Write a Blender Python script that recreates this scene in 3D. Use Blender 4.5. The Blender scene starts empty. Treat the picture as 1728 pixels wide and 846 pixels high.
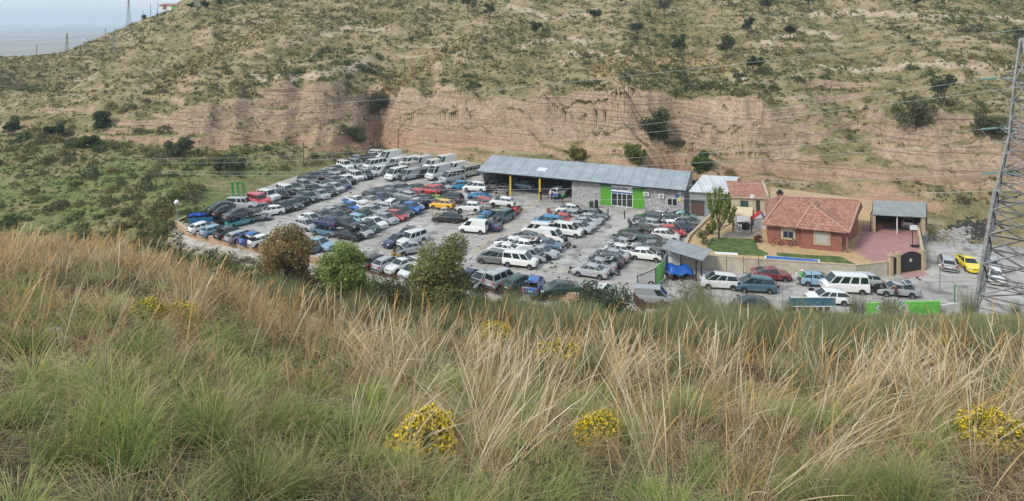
import bpy, bmesh, math, random
import numpy as np
from mathutils import Vector, Matrix
R = math.radians
rng = np.random.default_rng(7)
random.seed(7)

# ------------------------------------------------------------------ camera, sky, sun, exposure
SC = bpy.context.scene
COL = SC.collection
F, CX, YH, H = 1130.0, 864.0, 30.0, 30.0        # focal length in photo pixels, centre column, horizon row, eye height over the yard
cd = bpy.data.cameras.new("camera"); cam = bpy.data.objects.new("camera", cd); COL.objects.link(cam)
cam.location = (0, 0, H); cam.rotation_euler = (R(90), 0, 0)
cd.sensor_width = 36; cd.lens = 36 * F / 1728; cd.shift_y = -(423 - YH) / 1728
cd.clip_start = 0.05; cd.clip_end = 60000
SC.camera = cam
CLOUD = 5.2
SUN_EL, SUN_AZ = 44, 230                        # azimuth measured clockwise from +Y (the view direction)
w = bpy.data.worlds.new("World"); SC.world = w; w.use_nodes = True
nt = w.node_tree; bg = nt.nodes["Background"]
sky = nt.nodes.new("ShaderNodeTexSky"); sky.sky_type = 'NISHITA'; sky.sun_disc = False
sky.sun_elevation = R(SUN_EL); sky.sun_rotation = R(SUN_AZ); sky.dust_density = 1.2; sky.air_density = 1.0
hs = nt.nodes.new("ShaderNodeHueSaturation"); hs.inputs["Saturation"].default_value = 0.55
nt.links.new(sky.outputs[0], hs.inputs["Color"])
# broken high overcast over the clear sky: pale blue-grey cloud with soft lighter and darker patches
wtc = nt.nodes.new("ShaderNodeTexCoord"); wn = nt.nodes.new("ShaderNodeTexNoise"); wn.inputs["Scale"].default_value = 2.2; wn.inputs["Detail"].default_value = 4
nt.links.new(wtc.outputs["Generated"], wn.inputs["Vector"])
wr = nt.nodes.new("ShaderNodeValToRGB"); wr.color_ramp.elements[0].position = .3; wr.color_ramp.elements[1].position = .7
wr.color_ramp.elements[0].color = (.52, .67, .80, 1); wr.color_ramp.elements[1].color = (.76, .87, .96, 1); nt.links.new(wn.outputs["Fac"], wr.inputs["Fac"])
wv_ = nt.nodes.new("ShaderNodeVectorMath"); wv_.operation = 'SCALE'; wv_.inputs[3].default_value = CLOUD; nt.links.new(wr.outputs["Color"], wv_.inputs[0])
wm = nt.nodes.new("ShaderNodeMix"); wm.data_type = 'RGBA'; wm.inputs[0].default_value = .6; nt.links.new(hs.outputs[0], wm.inputs[6]); nt.links.new(wv_.outputs[0], wm.inputs[7]); nt.links.new(wm.outputs[2], bg.inputs["Color"])
bg.inputs["Strength"].default_value = 0.125
sl = bpy.data.lights.new("sun", 'SUN'); so = bpy.data.objects.new("sun", sl); COL.objects.link(so)
sl.energy = 1.5; sl.angle = R(11); sl.color = (1.0, 0.95, 0.86)
so.rotation_euler = (R(90 - SUN_EL), 0, R(180 - SUN_AZ)); so.location = (-60, -60, 150)
SC.view_settings.view_transform = 'Standard'; SC.view_settings.look = 'None'
SC.view_settings.gamma = 1; SC.view_settings.use_curve_mapping = False
SC.view_settings.exposure = 0.84
HAZE = 2.2e-4
SC.cycles.max_bounces = 5; SC.cycles.diffuse_bounces = 3; SC.cycles.glossy_bounces = 2
SC.cycles.transmission_bounces = 2; SC.cycles.transparent_max_bounces = 6; SC.cycles.volume_bounces = 1

# ------------------------------------------------------------------ helpers
def W(px, py, z=0.0):
    d = (H - z) * F / (py - YH)
    return Vector(((px - CX) / F * d, d, z))

def at(px, d, z):
    return Vector(((px - CX) / F * d, d, z))

def tag(o, label=None, cat=None, group=None, kind=None):
    if label: o["label"] = label
    if cat: o["category"] = cat
    if group: o["group"] = group
    if kind: o["kind"] = kind
    return o

def empty(name, loc=(0, 0, 0), rz=0.0):
    o = bpy.data.objects.new(name, None); COL.objects.link(o)
    o.location = loc; o.rotation_euler = (0, 0, rz); o.empty_display_size = 0.2
    return o

def link(name, me, parent=None):
    o = bpy.data.objects.new(name, me); COL.objects.link(o)
    if parent: o.parent = parent
    return o

class MB:
    """collects polygons and links them as one mesh object"""
    def __init__(s): s.v = []; s.f = []; s.m = []
    def add(s, vs, fs, m=0):
        n = len(s.v); s.v += [tuple(p) for p in vs]
        for q in fs: s.f.append([n + i for i in q]); s.m.append(m)
    def quad(s, a, b, c, d, m=0): s.add([a, b, c, d], [(0, 1, 2, 3)], m)
    def box(s, c, size, rz=0.0, m=0, tilt=None):
        x, y, z = [k / 2 for k in size]
        M = Matrix.Rotation(rz, 3, 'Z')
        if tilt is not None: M = M @ tilt
        vs = [Vector(c) + M @ Vector((sx * x, sy * y, sz * z)) for sz in (-1, 1) for sy in (-1, 1) for sx in (-1, 1)]
        s.add(vs, [(0, 2, 3, 1), (4, 5, 7, 6), (0, 1, 5, 4), (2, 6, 7, 3), (0, 4, 6, 2), (1, 3, 7, 5)], m)
    def prism(s, pts, z0, z1, m=0, mtop=None):
        """pts: xy corners counter-clockwise; z0, z1 numbers or lists"""
        n = len(pts)
        a = [z0] * n if not hasattr(z0, '__len__') else z0
        b = [z1] * n if not hasattr(z1, '__len__') else z1
        vs = [(p[0], p[1], a[i]) for i, p in enumerate(pts)] + [(p[0], p[1], b[i]) for i, p in enumerate(pts)]
        fs = [(i, (i + 1) % n, n + (i + 1) % n, n + i) for i in range(n)]
        s.add(vs, fs, m)
        s.add(vs[n:], [tuple(range(n))], m if mtop is None else mtop)
        s.add(vs[:n], [tuple(range(n - 1, -1, -1))], m)
    def slab(s, corners, t, m=0):
        """a sheet of thickness t under four or more 3-D corners"""
        n = len(corners); up = [Vector(c) for c in corners]; dn = [Vector(c) - Vector((0, 0, t)) for c in corners]
        s.add(up, [tuple(range(n))], m); s.add(dn, [tuple(range(n - 1, -1, -1))], m)
        s.add(up + dn, [(i, n + i, n + (i + 1) % n, (i + 1) % n) for i in range(n)], m)
    def rod(s, a, b, r, n=6, m=0, r2=None):
        a = Vector(a); b = Vector(b); r2 = r if r2 is None else r2
        d = (b - a).normalized(); u = d.orthogonal().normalized(); w_ = d.cross(u)
        ring = lambda p, q: [p + (u * math.cos(k * 2 * math.pi / n) + w_ * math.sin(k * 2 * math.pi / n)) * q for k in range(n)]
        s.add(ring(a, r) + ring(b, r2), [(i, (i + 1) % n, n + (i + 1) % n, n + i) for i in range(n)] + [tuple(range(n - 1, -1, -1)), tuple(range(n, 2 * n))], m)
    def path(s, pts, r, n=5, m=0):
        for a, b in zip(pts[:-1], pts[1:]): s.rod(a, b, r, n, m)
    def blob(s, c, r, m=0, seg=8, rings=6, jitter=0.0):
        c = Vector(c); rx, ry, rz = (r, r, r) if not hasattr(r, '__len__') else r
        vs = []; fs = []
        for i in range(rings + 1):
            th = math.pi * i / rings
            for k in range(seg):
                ph = 2 * math.pi * k / seg; j = 1 + random.uniform(-jitter, jitter)
                vs.append(c + Vector((rx * math.sin(th) * math.cos(ph), ry * math.sin(th) * math.sin(ph), rz * math.cos(th))) * j)
        for i in range(rings):
            for k in range(seg):
                a = i * seg + k; b = i * seg + (k + 1) % seg
                fs.append((a, a + seg, b + seg, b))
        s.add(vs, fs, m)
    def mesh(s, name, mats, org=(0, 0, 0), smooth=False):
        me = bpy.data.meshes.new(name); o = Vector(org)
        me.from_pydata([tuple(Vector(p) - o) for p in s.v], [], s.f)
        for m in (mats if isinstance(mats, (list, tuple)) else [mats]): me.materials.append(m)
        me.polygons.foreach_set("material_index", s.m)
        if smooth:
            me.polygons.foreach_set("use_smooth", [True] * len(s.f))
            me.set_sharp_from_angle(angle=R(38))
        me.update(); return me
    def build(s, name, mats, parent=None, smooth=False):
        """verts are in world space; parent roots are never rotated here"""
        org = Vector((0, 0, 0))
        if parent is not None:
            p = parent
            while p is not None: org = org + p.location; p = p.parent
        elif s.v:
            a = np.array(s.v); org = Vector(((a[:, 0].min() + a[:, 0].max()) / 2, (a[:, 1].min() + a[:, 1].max()) / 2, a[:, 2].min()))
        me = s.mesh(name, mats, org, smooth)
        o = link(name, me, parent)
        if parent is None: o.location = org
        return o

def np_mesh(name, verts, faces, mat, col=None, smooth=False):
    """verts (n,3), faces (m,4) numpy arrays -> mesh, with an optional per-vertex colour 'tint'"""
    me = bpy.data.meshes.new(name); n = len(verts); m = len(faces); k = faces.shape[1]
    me.vertices.add(n); me.vertices.foreach_set("co", np.ascontiguousarray(verts, dtype=np.float32).ravel())
    me.loops.add(m * k); me.loops.foreach_set("vertex_index", np.ascontiguousarray(faces, dtype=np.int32).ravel())
    me.polygons.add(m); me.polygons.foreach_set("loop_start", np.arange(0, m * k, k, dtype=np.int32))
    me.polygons.foreach_set("loop_total", np.full(m, k, dtype=np.int32))
    if smooth: me.polygons.foreach_set("use_smooth", np.ones(m, dtype=bool))
    me.update(calc_edges=True)
    if col is not None:
        at_ = me.color_attributes.new("tint", 'FLOAT_COLOR', 'POINT')
        c4 = np.ones((n, 4), dtype=np.float32); c4[:, :3] = col
        at_.data.foreach_set("color", c4.ravel())
    me.materials.append(mat); me.validate(); return me

def hash2(ix, iy, seed):
    h = (ix.astype(np.int64) * 374761393 + iy.astype(np.int64) * 668265263 + seed * 974634707) & 0xffffffff
    h = ((h ^ (h >> 13)) * 1274126177) & 0xffffffff
    return ((h ^ (h >> 16)) & 0xffff) / 65535.0

def vnoise(x, y, seed=0):
    x = np.asarray(x, float); y = np.asarray(y, float)
    ix = np.floor(x); iy = np.floor(y); fx = x - ix; fy = y - iy
    fx = fx * fx * (3 - 2 * fx); fy = fy * fy * (3 - 2 * fy)
    a = hash2(ix, iy, seed); b = hash2(ix + 1, iy, seed); c = hash2(ix, iy + 1, seed); d = hash2(ix + 1, iy + 1, seed)
    return (a * (1 - fx) + b * fx) * (1 - fy) + (c * (1 - fx) + d * fx) * fy * 1.0 - 0.5

def fbm(x, y, seed=0, oct=4):
    s = 0; a = 1
    for k in range(oct):
        s = s + a * vnoise(x * 2 ** k, y * 2 ** k, seed + k * 17); a *= 0.5
    return s

# ------------------------------------------------------------------ materials
def mat(name, col=(.5, .5, .5), rough=.7, metal=0.0, spec=.4, noise=0.0, nscale=6.0, bump=0.0, bscale=30.0, coord='Object'):
    m = bpy.data.materials.new(name); m.use_nodes = True; t = m.node_tree; N = t.nodes; L = t.links
    b = N["Principled BSDF"]; b.inputs["Roughness"].default_value = rough; b.inputs["Metallic"].default_value = metal
    b.inputs["Specular IOR Level"].default_value = spec; b.inputs["Base Color"].default_value = (*col, 1)
    if noise or bump:
        tc = N.new("ShaderNodeTexCoord")
    if noise:
        n = N.new("ShaderNodeTexNoise"); n.inputs["Scale"].default_value = nscale; n.inputs["Detail"].default_value = 6
        n.inputs["Roughness"].default_value = .65
        L.new(tc.outputs[coord], n.inputs["Vector"])
        r = N.new("ShaderNodeValToRGB"); e = r.color_ramp.elements
        e[0].position = .3; e[1].position = .72
        e[0].color = (*[c * (1 - noise) for c in col], 1); e[1].color = (*[min(1, c * (1 + noise * .6)) for c in col], 1)
        L.new(n.outputs["Fac"], r.inputs["Fac"]); L.new(r.outputs["Color"], b.inputs["Base Color"])
    if bump:
        n2 = N.new("ShaderNodeTexNoise"); n2.inputs["Scale"].default_value = bscale; n2.inputs["Detail"].default_value = 5
        L.new(tc.outputs[coord], n2.inputs["Vector"])
        bp = N.new("ShaderNodeBump"); bp.inputs["Strength"].default_value = bump; bp.inputs["Distance"].default_value = .05
        L.new(n2.outputs["Fac"], bp.inputs["Height"]); L.new(bp.outputs[0], b.inputs["Normal"])
    return m

def node_mat(name):
    m = bpy.data.materials.new(name); m.use_nodes = True
    return m, m.node_tree.nodes, m.node_tree.links, m.node_tree.nodes["Principled BSDF"]

def ramp(N, L, src, stops):
    r = N.new("ShaderNodeValToRGB"); e = r.color_ramp.elements
    while len(e) < len(stops): e.new(0.5)
    for k, (p, c) in enumerate(stops):
        e[k].position = p; e[k].color = (*c, 1) if len(c) == 3 else c
    L.new(src, r.inputs["Fac"]); return r.outputs["Color"]

def noise(N, L, vec, scale, detail=5, rough=.6):
    n = N.new("ShaderNodeTexNoise"); n.inputs["Scale"].default_value = scale; n.inputs["Detail"].default_value = detail
    n.inputs["Roughness"].default_value = rough; L.new(vec, n.inputs["Vector"]); return n.outputs["Fac"]

def mix(N, L, fac, a, b, typ='MIX'):
    x = N.new("ShaderNodeMix"); x.data_type = 'RGBA'; x.blend_type = typ
    if isinstance(fac, (int, float)): x.inputs[0].default_value = fac
    else: L.new(fac, x.inputs[0])
    for s, v in ((6, a), (7, b)):
        if isinstance(v, tuple): x.inputs[s].default_value = (*v, 1)
        else: L.new(v, x.inputs[s])
    return x.outputs[2]

def mth(N, L, op, a, b=None, clamp=False):
    x = N.new("ShaderNodeMath"); x.operation = op; x.use_clamp = clamp
    for s, v in ((0, a), (1, b)):
        if v is None: continue
        if isinstance(v, (int, float)): x.inputs[s].default_value = v
        else: L.new(v, x.inputs[s])
    return x.outputs[0]

def maprange(N, L, v, a, b, c=0.0, d=1.0):
    x = N.new("ShaderNodeMapRange"); L.new(v, x.inputs[0])
    for k, q in enumerate((a, b, c, d)): x.inputs[k + 1].default_value = q
    return x.outputs[0]

def plant_mat(name, trans=.32, rough=.75):
    """leaf and blade material: colour from the plant's own per-vertex tint, some light passing through"""
    m, N, L, b = node_mat(name)
    a = N.new("ShaderNodeVertexColor"); a.layer_name = "tint"
    L.new(a.outputs[0], b.inputs["Base Color"]); b.inputs["Roughness"].default_value = rough; b.inputs["Specular IOR Level"].default_value = .2
    tr = N.new("ShaderNodeBsdfTranslucent"); L.new(a.outputs[0], tr.inputs["Color"])
    mx = N.new("ShaderNodeMixShader"); mx.inputs[0].default_value = trans
    L.new(b.outputs[0], mx.inputs[1]); L.new(tr.outputs[0], mx.inputs[2])
    L.new(mx.outputs[0], N["Material Output"].inputs["Surface"]); return m

PLANT = plant_mat("plant_tint")
BARK = mat("bark", (.13, .095, .065), .9, noise=.4, nscale=12)
BLACK = mat("black_rubber", (.018, .018, .018), .8)
STEEL = mat("galvanised_steel", (.34, .35, .35), .5, .4, noise=.25, nscale=5)
DARKSTEEL = mat("dark_steel", (.03, .03, .032), .5, .3)
RUST = mat("rusty_steel", (.085, .045, .03), .85, noise=.5, nscale=4)
WHITE = mat("white_paint", (.75, .75, .73), .5, noise=.08, nscale=3)
CREAM = mat("cream_render", (.50, .40, .27), .85, noise=.2, nscale=2.5, bump=.1)
CONCRETE = mat("pale_concrete", (.42, .40, .37), .9, noise=.3, nscale=2)
# ------------------------------------------------------------------ terrain
def Yv(y, d): return (d, H - (y - YH) * d / F)
def near(k, dc): return [(.5, H - 1.6 - k * .5), (dc, H - 1.6 - k * dc)]
BACK = [(272, 45), (340, 58), (520, 70)]
HILL = {
 -700: near(.26, 25) + [(85, -6), (100, -4), (110, -3), (130, -2), (145, 0), (160, 1), (170, 4), (185, 6), (200, 7), (210, 8), (230, 4), (260, 6), (440, -68)],
 0: near(.27, 25) + [(85, -5), Yv(390, 100), Yv(345, 108), Yv(300, 118), Yv(262, 130), Yv(235, 142), Yv(215, 152), Yv(190, 160), Yv(165, 175), Yv(152, 185), Yv(138, 205), Yv(97, 240), (440, -68)],
 110: near(.28, 25) + [(85, -4), Yv(390, 100), Yv(345, 108), Yv(300, 118), Yv(265, 128), Yv(240, 139), Yv(220, 146), Yv(190, 153), Yv(172, 162), Yv(160, 168), (203, 6), Yv(88, 245), (440, -68)],
 200: near(.28, 25) + [(85, -4), Yv(392, 99), Yv(350, 106), Yv(305, 116), Yv(270, 126), Yv(240, 137), Yv(195, 146), Yv(160, 160), Yv(120, 180), Yv(98, 192), (224, 13), Yv(50, 270), (470, -60)],
 280: near(.30, 25) + [(85, -3.5), Yv(395, 96), Yv(352, 105), Yv(305, 115), Yv(262, 128), Yv(245, 137), Yv(190, 146), Yv(150, 165), Yv(90, 190), Yv(45, 206), (236, 24), Yv(18, 290), (490, -40)],
 360: near(.32, 25) + [(83, -2.5), (90.2, -1.2), (91.4, -.4), (105, -.4), Yv(290, 122), Yv(250, 138.5), Yv(182, 146), Yv(130, 170), Yv(60, 198), Yv(5, 222), (262, 40), (322, 48), (500, 30)],
 450: near(0.365, 25) + [(79, -2.5), (85.9, -1.2), (87.1, -.4), (119, -.4), Yv(287, 127), Yv(250, 140), Yv(165, 151), Yv(120, 172), Yv(60, 200), Yv(0, 232)] + BACK,
 560: near(0.38, 25) + [(75, -2.3), (81.3, -1.2), (82.5, -.4), (136, -.4), Yv(264, 141), Yv(243, 146), Yv(160, 156), Yv(115, 175), Yv(55, 203), Yv(0, 234)] + BACK,
 640: near(0.388, 25) + [(72.5, -2.2), (78.9, -1.2), (80.1, -.4), (149, -.4), Yv(252, 151), Yv(232, 154), Yv(168, 162), Yv(120, 180), Yv(50, 205), Yv(0, 234)] + BACK,
 800: near(0.398, 25) + [(68, -2.2), (74.4, -1.2), (75.6, -.4), (138, -.4), Yv(262, 141), Yv(232, 144.5), Yv(158, 152), Yv(108, 174), Yv(50, 203), Yv(0, 235)] + BACK,
 950: near(0.405, 26) + [(65, -2.2), (71.7, -1.2), (72.9, -.4), (123, -.4), Yv(277, 127), Yv(238, 134), Yv(152, 146), Yv(105, 168), Yv(50, 200), Yv(0, 230)] + BACK,
 1080: near(0.41, 30) + [(60, 1.0), (68.4, -1), (70, -.4), (117, -.4), Yv(290, 119), Yv(245, 126), Yv(165, 138), Yv(105, 163), Yv(50, 195), Yv(0, 225)] + BACK,
 1200: near(0.415, 35) + [(60, 3.6), (65, .2), (66.5, -.4), (108, -.4), Yv(305, 112), Yv(250, 118), Yv(185, 127), Yv(110, 150), Yv(50, 188), Yv(0, 217)] + BACK,
 1450: near(.42, 35) + [(60, 3.2), (64.5, .1), (66, -.4), (103, -.4), Yv(345, 104.5), Yv(280, 109.5), Yv(210, 116), Yv(120, 145), Yv(50, 182), Yv(0, 212)] + BACK,
 1600: near(.42, 35) + [(60, 3.2), (64.5, .1), (66, -.4), (89, -.4), Yv(368, 97), Yv(322, 104), Yv(203, 114), Yv(130, 140), Yv(50, 180), Yv(0, 210)] + BACK,
 1728: near(.42, 35) + [(60, 3.2), (64.5, .1), (66, -.4), (86, -.4), Yv(382, 93), Yv(315, 103), Yv(193, 115), Yv(130, 140), Yv(50, 180), Yv(0, 210)] + BACK,
 2500: near(.42, 35) + [(60, 3.2), (64.5, .1), (66, -.4), (84, -.4), Yv(390, 92), Yv(320, 103), Yv(193, 115), Yv(130, 140), Yv(50, 180), Yv(0, 210)] + BACK,
}
KPX = np.array(sorted(HILL)); NODES = np.array([HILL[k] for k in KPX], float)      # (columns, nodes, 2)
for i_, k_ in enumerate(KPX):                                                      # the cut bank stands almost upright
    if k_ >= 280:
        ytop = YH + (H - NODES[i_, 8, 1]) * F / NODES[i_, 8, 0]; d_ = NODES[i_, 7, 0] + (8.0 if k_ < 300 else 5.5 if k_ < 400 else 4.2 if k_ < 1500 else 5.5); NODES[i_, 8] = Yv(ytop, d_)
NC = 900
PXC = np.linspace(-700, 2500, NC); TC = (PXC - CX) / F
DR = np.concatenate([np.geomspace(.6, 88, 190, endpoint=False), np.arange(88, 100, .45), np.arange(100, 166, .2), np.arange(166, 172, .45), np.arange(172, 300, 1.3), np.arange(300, 540, 8)])
ZG = np.zeros((NC, len(DR))); RIDGE = np.zeros((NC, len(DR)))
for i, px in enumerate(PXC):
    nd = np.array([[np.interp(px, KPX, NODES[:, k, c]) for c in (0, 1)] for k in range(NODES.shape[1])])
    X = TC[i] * DR
    xm = TC[i] * 140                                   # the bank's crest wanders: fresh upright cuts between older slumped lengths
    if px > 230:
        fd_ = float(np.clip((px - 230) / 130, 0, 1))
        lay = fd_ * float(np.clip(16 * vnoise(xm / 17 + 3, 0 * xm, 41) + 1.5, 0, 7)); dy = fd_ * 46 * float(vnoise(xm / 12, 0 * xm, 42)) + fd_ * 22 * float(vnoise(xm / 3.4, 0 * xm, 43))
        y8 = YH + (H - nd[8, 1]) * F / nd[8, 0] + dy; d8 = nd[8, 0] + lay; nd[8] = Yv(y8, d8); nd[9, 0] = max(nd[9, 0], d8 + 8)
        y7 = YH + (H - nd[7, 1]) * F / nd[7, 0] + .35 * dy; nd[7] = Yv(y7, nd[7, 0])
    # gullies and flutes: the bank is pushed back and forth by noise of its own
    far = np.clip((DR - nd[5, 0] - 1) / 6, 0, 1)
    z0 = np.interp(DR, nd[:, 0], nd[:, 1])
    cut = fbm(X / 13, DR / 60, 3, 3) * 5.0 + np.abs(vnoise(X / 4.2, DR / 30, 9)) * 2.0 - .5 + vnoise(X / 1.1, DR / 6, 10) * .6 + vnoise(X / 21, z0 / .7, 13) * 3.2 + vnoise(X / 2.2, z0 / .9, 14) * 1.2
    wob = 9 * vnoise(DR / 5, 0 * DR, 77) + 5 * vnoise(DR / 2, 0 * DR, 78); fade = 1 - np.clip((DR - nd[8, 0] + 2) / 16, 0, 1)
    cut = cut - fade * (7 * np.exp(-((px - 645 + wob * 1.5 + (DR - 150) * .9) / 26) ** 2) + 12 * np.exp(-((px - 1148 + wob * 1.5 - (DR - 125) * 1.6) / 34) ** 2))
    d2 = DR + np.where(DR > nd[5, 0], cut * far, 0)
    z = np.interp(d2, nd[:, 0], nd[:, 1])
    amp = np.clip((DR - nd[5, 0] - 4) / 20, 0, 1)
    z = z + amp * np.where((px < 360) & (DR > nd[9, 0] + 12), .12, 1) * (fbm(X / 16, DR / 16, 1, 4) * 1.7 + vnoise(X / 1.9, DR / 1.9, 5) * .25)
    skyl = 1 - np.clip((DR - nd[9, 0]) / 25, 0, 1) * np.clip((360 - px) / 40, 0, 1)
    up = np.clip((DR - nd[8, 0] - 2) / 22, 0, 1) * skyl
    lean = X - .24 * (DR - 150)
    rdg = .42 - 2 * np.abs(vnoise(lean / 19, DR / 170, 21)); RIDGE[i] = rdg * up
    z = z + up * ((6.6 if px < 900 else 4.6) * rdg + 1.0 * (.4 - 2 * np.abs(vnoise(lean / 6.5, DR / 45, 22))))
    terr = skyl * np.clip(vnoise(X / 24, DR / 24, 27) * 3 + .3, 0, 1) * np.clip((DR - 100) / 40, 0, 1) * amp
    z = z + terr * .26 * np.sin(2 * math.pi * (z + vnoise(X / 30, DR / 30, 6) * 2) / 2.1)
    nearm = np.clip(1 - DR / (nd[3, 0] - 2), 0, 1)
    z = z + nearm * (fbm(X / 2.2, DR / 2.2, 8, 3) * .16 * np.clip(DR / 5, .3, 1) + fbm(X / 9, DR / 9, 12, 2) * .8 * np.clip((DR - 12) / 12, 0, 1) * np.clip((nd[3, 0] - 4 - DR) / 8, 0, 1))
    ZG[i] = z

def ground_z(x, y):
    """terrain height at world x, y (arrays or numbers)"""
    x = np.atleast_1d(np.asarray(x, float)); y = np.atleast_1d(np.asarray(y, float))
    c = np.clip((x / y - TC[0]) / (TC[1] - TC[0]), 0, NC - 1.001); ci = c.astype(int); fc = c - ci
    r = np.clip(np.searchsorted(DR, y) - 1, 0, len(DR) - 2); fr = np.clip((y - DR[r]) / (DR[r + 1] - DR[r]), 0, 1)
    z = (ZG[ci, r] * (1 - fc) + ZG[ci + 1, r] * fc) * (1 - fr) + (ZG[ci, r + 1] * (1 - fc) + ZG[ci + 1, r + 1] * fc) * fr
    return z

def on_ground(px, py, d0=90, d1=330):
    """first point of the terrain that the line of sight through a photo pixel meets beyond d0"""
    d = np.arange(d0, d1, .4); x = (px - CX) / F * d
    ray = H - (py - YH) * d / F
    g = ground_z(x, d); k = np.argmax(g >= ray) if (g >= ray).any() else np.argmax((g - ray) / d)
    return Vector((x[k], d[k], g[k]))

TRACKS = [[(1040, 108), (1120, 104), (1170, 100), (1215, 108), (1258, 132)], [(425, 128), (470, 134), (540, 124), (625, 106)], [(860, 12), (930, 30), (1010, 22)], [(1290, 72), (1350, 52), (1420, 62)], [(1380, 112), (1480, 120), (1560, 106), (1728, 118)], [(1300, 32), (1450, 22), (1600, 28), (1728, 33)], [(960, 92), (1060, 90)], [(545, 62), (600, 48), (660, 52)], [(880, 78), (930, 66), (1000, 70)]]
TP = []
for t_ in TRACKS:
    for (xa, ya), (xb, yb_) in zip(t_[:-1], t_[1:]):
        for k in range(int(abs(xb - xa) / 5) + 1):
            s_ = k / (int(abs(xb - xa) / 5) + 1); q = on_ground(xa + (xb - xa) * s_, ya + (yb_ - ya) * s_ + 3 * math.sin(k * .7 + xa), 100, 300); TP.append((q.x, q.y))
TP = np.array(TP)
xs = TC[:, None] * DR[None, :]; ys = np.broadcast_to(DR[None, :], xs.shape)
PATHM = np.zeros(xs.shape)
for tx_, ty_ in TP:
    ci = int(np.clip((tx_ / ty_ - TC[0]) / (TC[1] - TC[0]), 6, NC - 7)); ri = int(np.clip(np.searchsorted(DR, ty_), 10, len(DR) - 11))
    sl_ = (slice(ci - 6, ci + 7), slice(ri - 10, ri + 11)); dd_ = np.hypot(xs[sl_] - tx_, (ys[sl_] - ty_) * .8); PATHM[sl_] = np.maximum(PATHM[sl_], np.clip(1.7 - dd_ / .9, 0, 1))
MASK = np.stack([np.clip(RIDGE * 2.2 + .1, 0, 1), PATHM, np.clip(-RIDGE * 1.4, 0, 1)], -1).reshape(-1, 3)
tv = np.stack([xs, ys, ZG], -1).reshape(-1, 3); nr = len(DR)
ii, jj = np.meshgrid(np.arange(NC - 1), np.arange(nr - 1), indexing='ij'); a_ = (ii * nr + jj).ravel()
tf = np.stack([a_, a_ + nr, a_ + nr + 1, a_ + 1], -1)

m, N, L, b = node_mat("hillside_earth_and_dry_grass")
geo = N.new("ShaderNodeNewGeometry"); pos = geo.outputs["Position"]
sx = N.new("ShaderNodeSeparateXYZ"); L.new(pos, sx.inputs[0]); sn = N.new("ShaderNodeSeparateXYZ"); L.new(geo.outputs["Normal"], sn.inputs[0])
n_big = noise(N, L, pos, .045, 4); n_mid = noise(N, L, pos, .22, 6, .65); n_fine = noise(N, L, pos, 1.6, 6, .75); n_tiny = noise(N, L, pos, 7, 4, .7)
dry = ramp(N, L, n_mid, [(.33, (.085, .088, .036)), (.45, (.19, .168, .075)), (.555, (.32, .26, .13)), (.68, (.47, .365, .22))])
dry2 = ramp(N, L, n_fine, [(.36, (.06, .068, .028)), (.49, (.20, .175, .082)), (.66, (.42, .335, .195))])
hill = mix(N, L, .5, dry, dry2)
green = ramp(N, L, n_fine, [(.32, (.075, .095, .035)), (.5, (.155, .20, .055)), (.68, (.29, .265, .125))])
gx = maprange(N, L, sx.outputs[0], -18, -42); gy = maprange(N, L, sx.outputs[1], 152, 122)
gmask = mth(N, L, 'MULTIPLY', mth(N, L, 'MULTIPLY', gx, gy), maprange(N, L, n_big, .34, .52, 0, .95))
hill = mix(N, L, gmask, hill, green)
# trodden contour paths of bare pale soil
wv = N.new("ShaderNodeTexWave"); wv.bands_direction = 'Z'; wv.inputs["Scale"].default_value = .13; wv.inputs["Distortion"].default_value = 11; wv.inputs["Detail"].default_value = 3; wv.inputs["Detail Scale"].default_value = .35; L.new(pos, wv.inputs["Vector"])
path_m = mth(N, L, 'MULTIPLY', maprange(N, L, wv.outputs["Fac"], .72, 1.0, 0, .6), maprange(N, L, noise(N, L, pos, .09, 5), .47, .62))
hill = mix(N, L, mth(N, L, 'MULTIPLY', path_m, mth(N, L, 'SUBTRACT', 1.0, gmask)), hill, (.50, .405, .30))
vm = N.new("ShaderNodeVertexColor"); vm.layer_name = "tint"; vs_ = N.new("ShaderNodeSeparateColor"); L.new(vm.outputs[0], vs_.inputs[0])
hill = mix(N, L, mth(N, L, 'MULTIPLY', vs_.outputs[0], maprange(N, L, n_mid, .42, .64, 0, .6)), hill, (.44, .34, .23))      # bare crests of the spurs
hill = mix(N, L, mth(N, L, 'MULTIPLY', vs_.outputs[2], .6), hill, (.10, .105, .045))                                        # greener hollows
hill = mix(N, L, mth(N, L, 'MULTIPLY', vs_.outputs[1], maprange(N, L, n_fine, .3, .55, .3, .9)), hill, (.56, .45, .34))        # worn tracks
# bare cut bank: flat-lying beds of clay and sand
mp = N.new("ShaderNodeMapping"); L.new(pos, mp.inputs[0]); mp.inputs["Scale"].default_value = (.06, .06, 2.6)
beds = noise(N, L, mp.outputs[0], 1.0, 7, .7)
bank = ramp(N, L, beds, [(.30, (.20, .135, .098)), (.42, (.37, .255, .170)), (.52, (.45, .325, .225)), (.60, (.34, .235, .160)), (.66, (.55, .43, .315)), (.76, (.38, .27, .185))])
bank = mix(N, L, .48, bank, ramp(N, L, n_fine, [(.36, (.15, .10, .07)), (.47, (.42, .30, .21)), (.62, (.66, .52, .39))]))
mp3 = N.new("ShaderNodeMapping"); L.new(pos, mp3.inputs[0]); mp3.inputs["Scale"].default_value = (.05, .05, 5.5)
ledge = noise(N, L, mp3.outputs[0], 1.0, 3, .5)
bank = mix(N, L, maprange(N, L, ledge, .55, .62, 0, .75), bank, (.17, .115, .085))           # thin dark seams
bank = mix(N, L, maprange(N, L, sx.outputs[2], 6.5, 2.0, 0, .55), bank, (.43, .24, .15))    # redder clay at the foot
steep = mth(N, L, 'ADD', maprange(N, L, sn.outputs[2], .84, .62), mth(N, L, 'MULTIPLY', mth(N, L, 'SUBTRACT', n_mid, .5), 1.6), True)
base = mix(N, L, steep, hill, bank)
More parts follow.
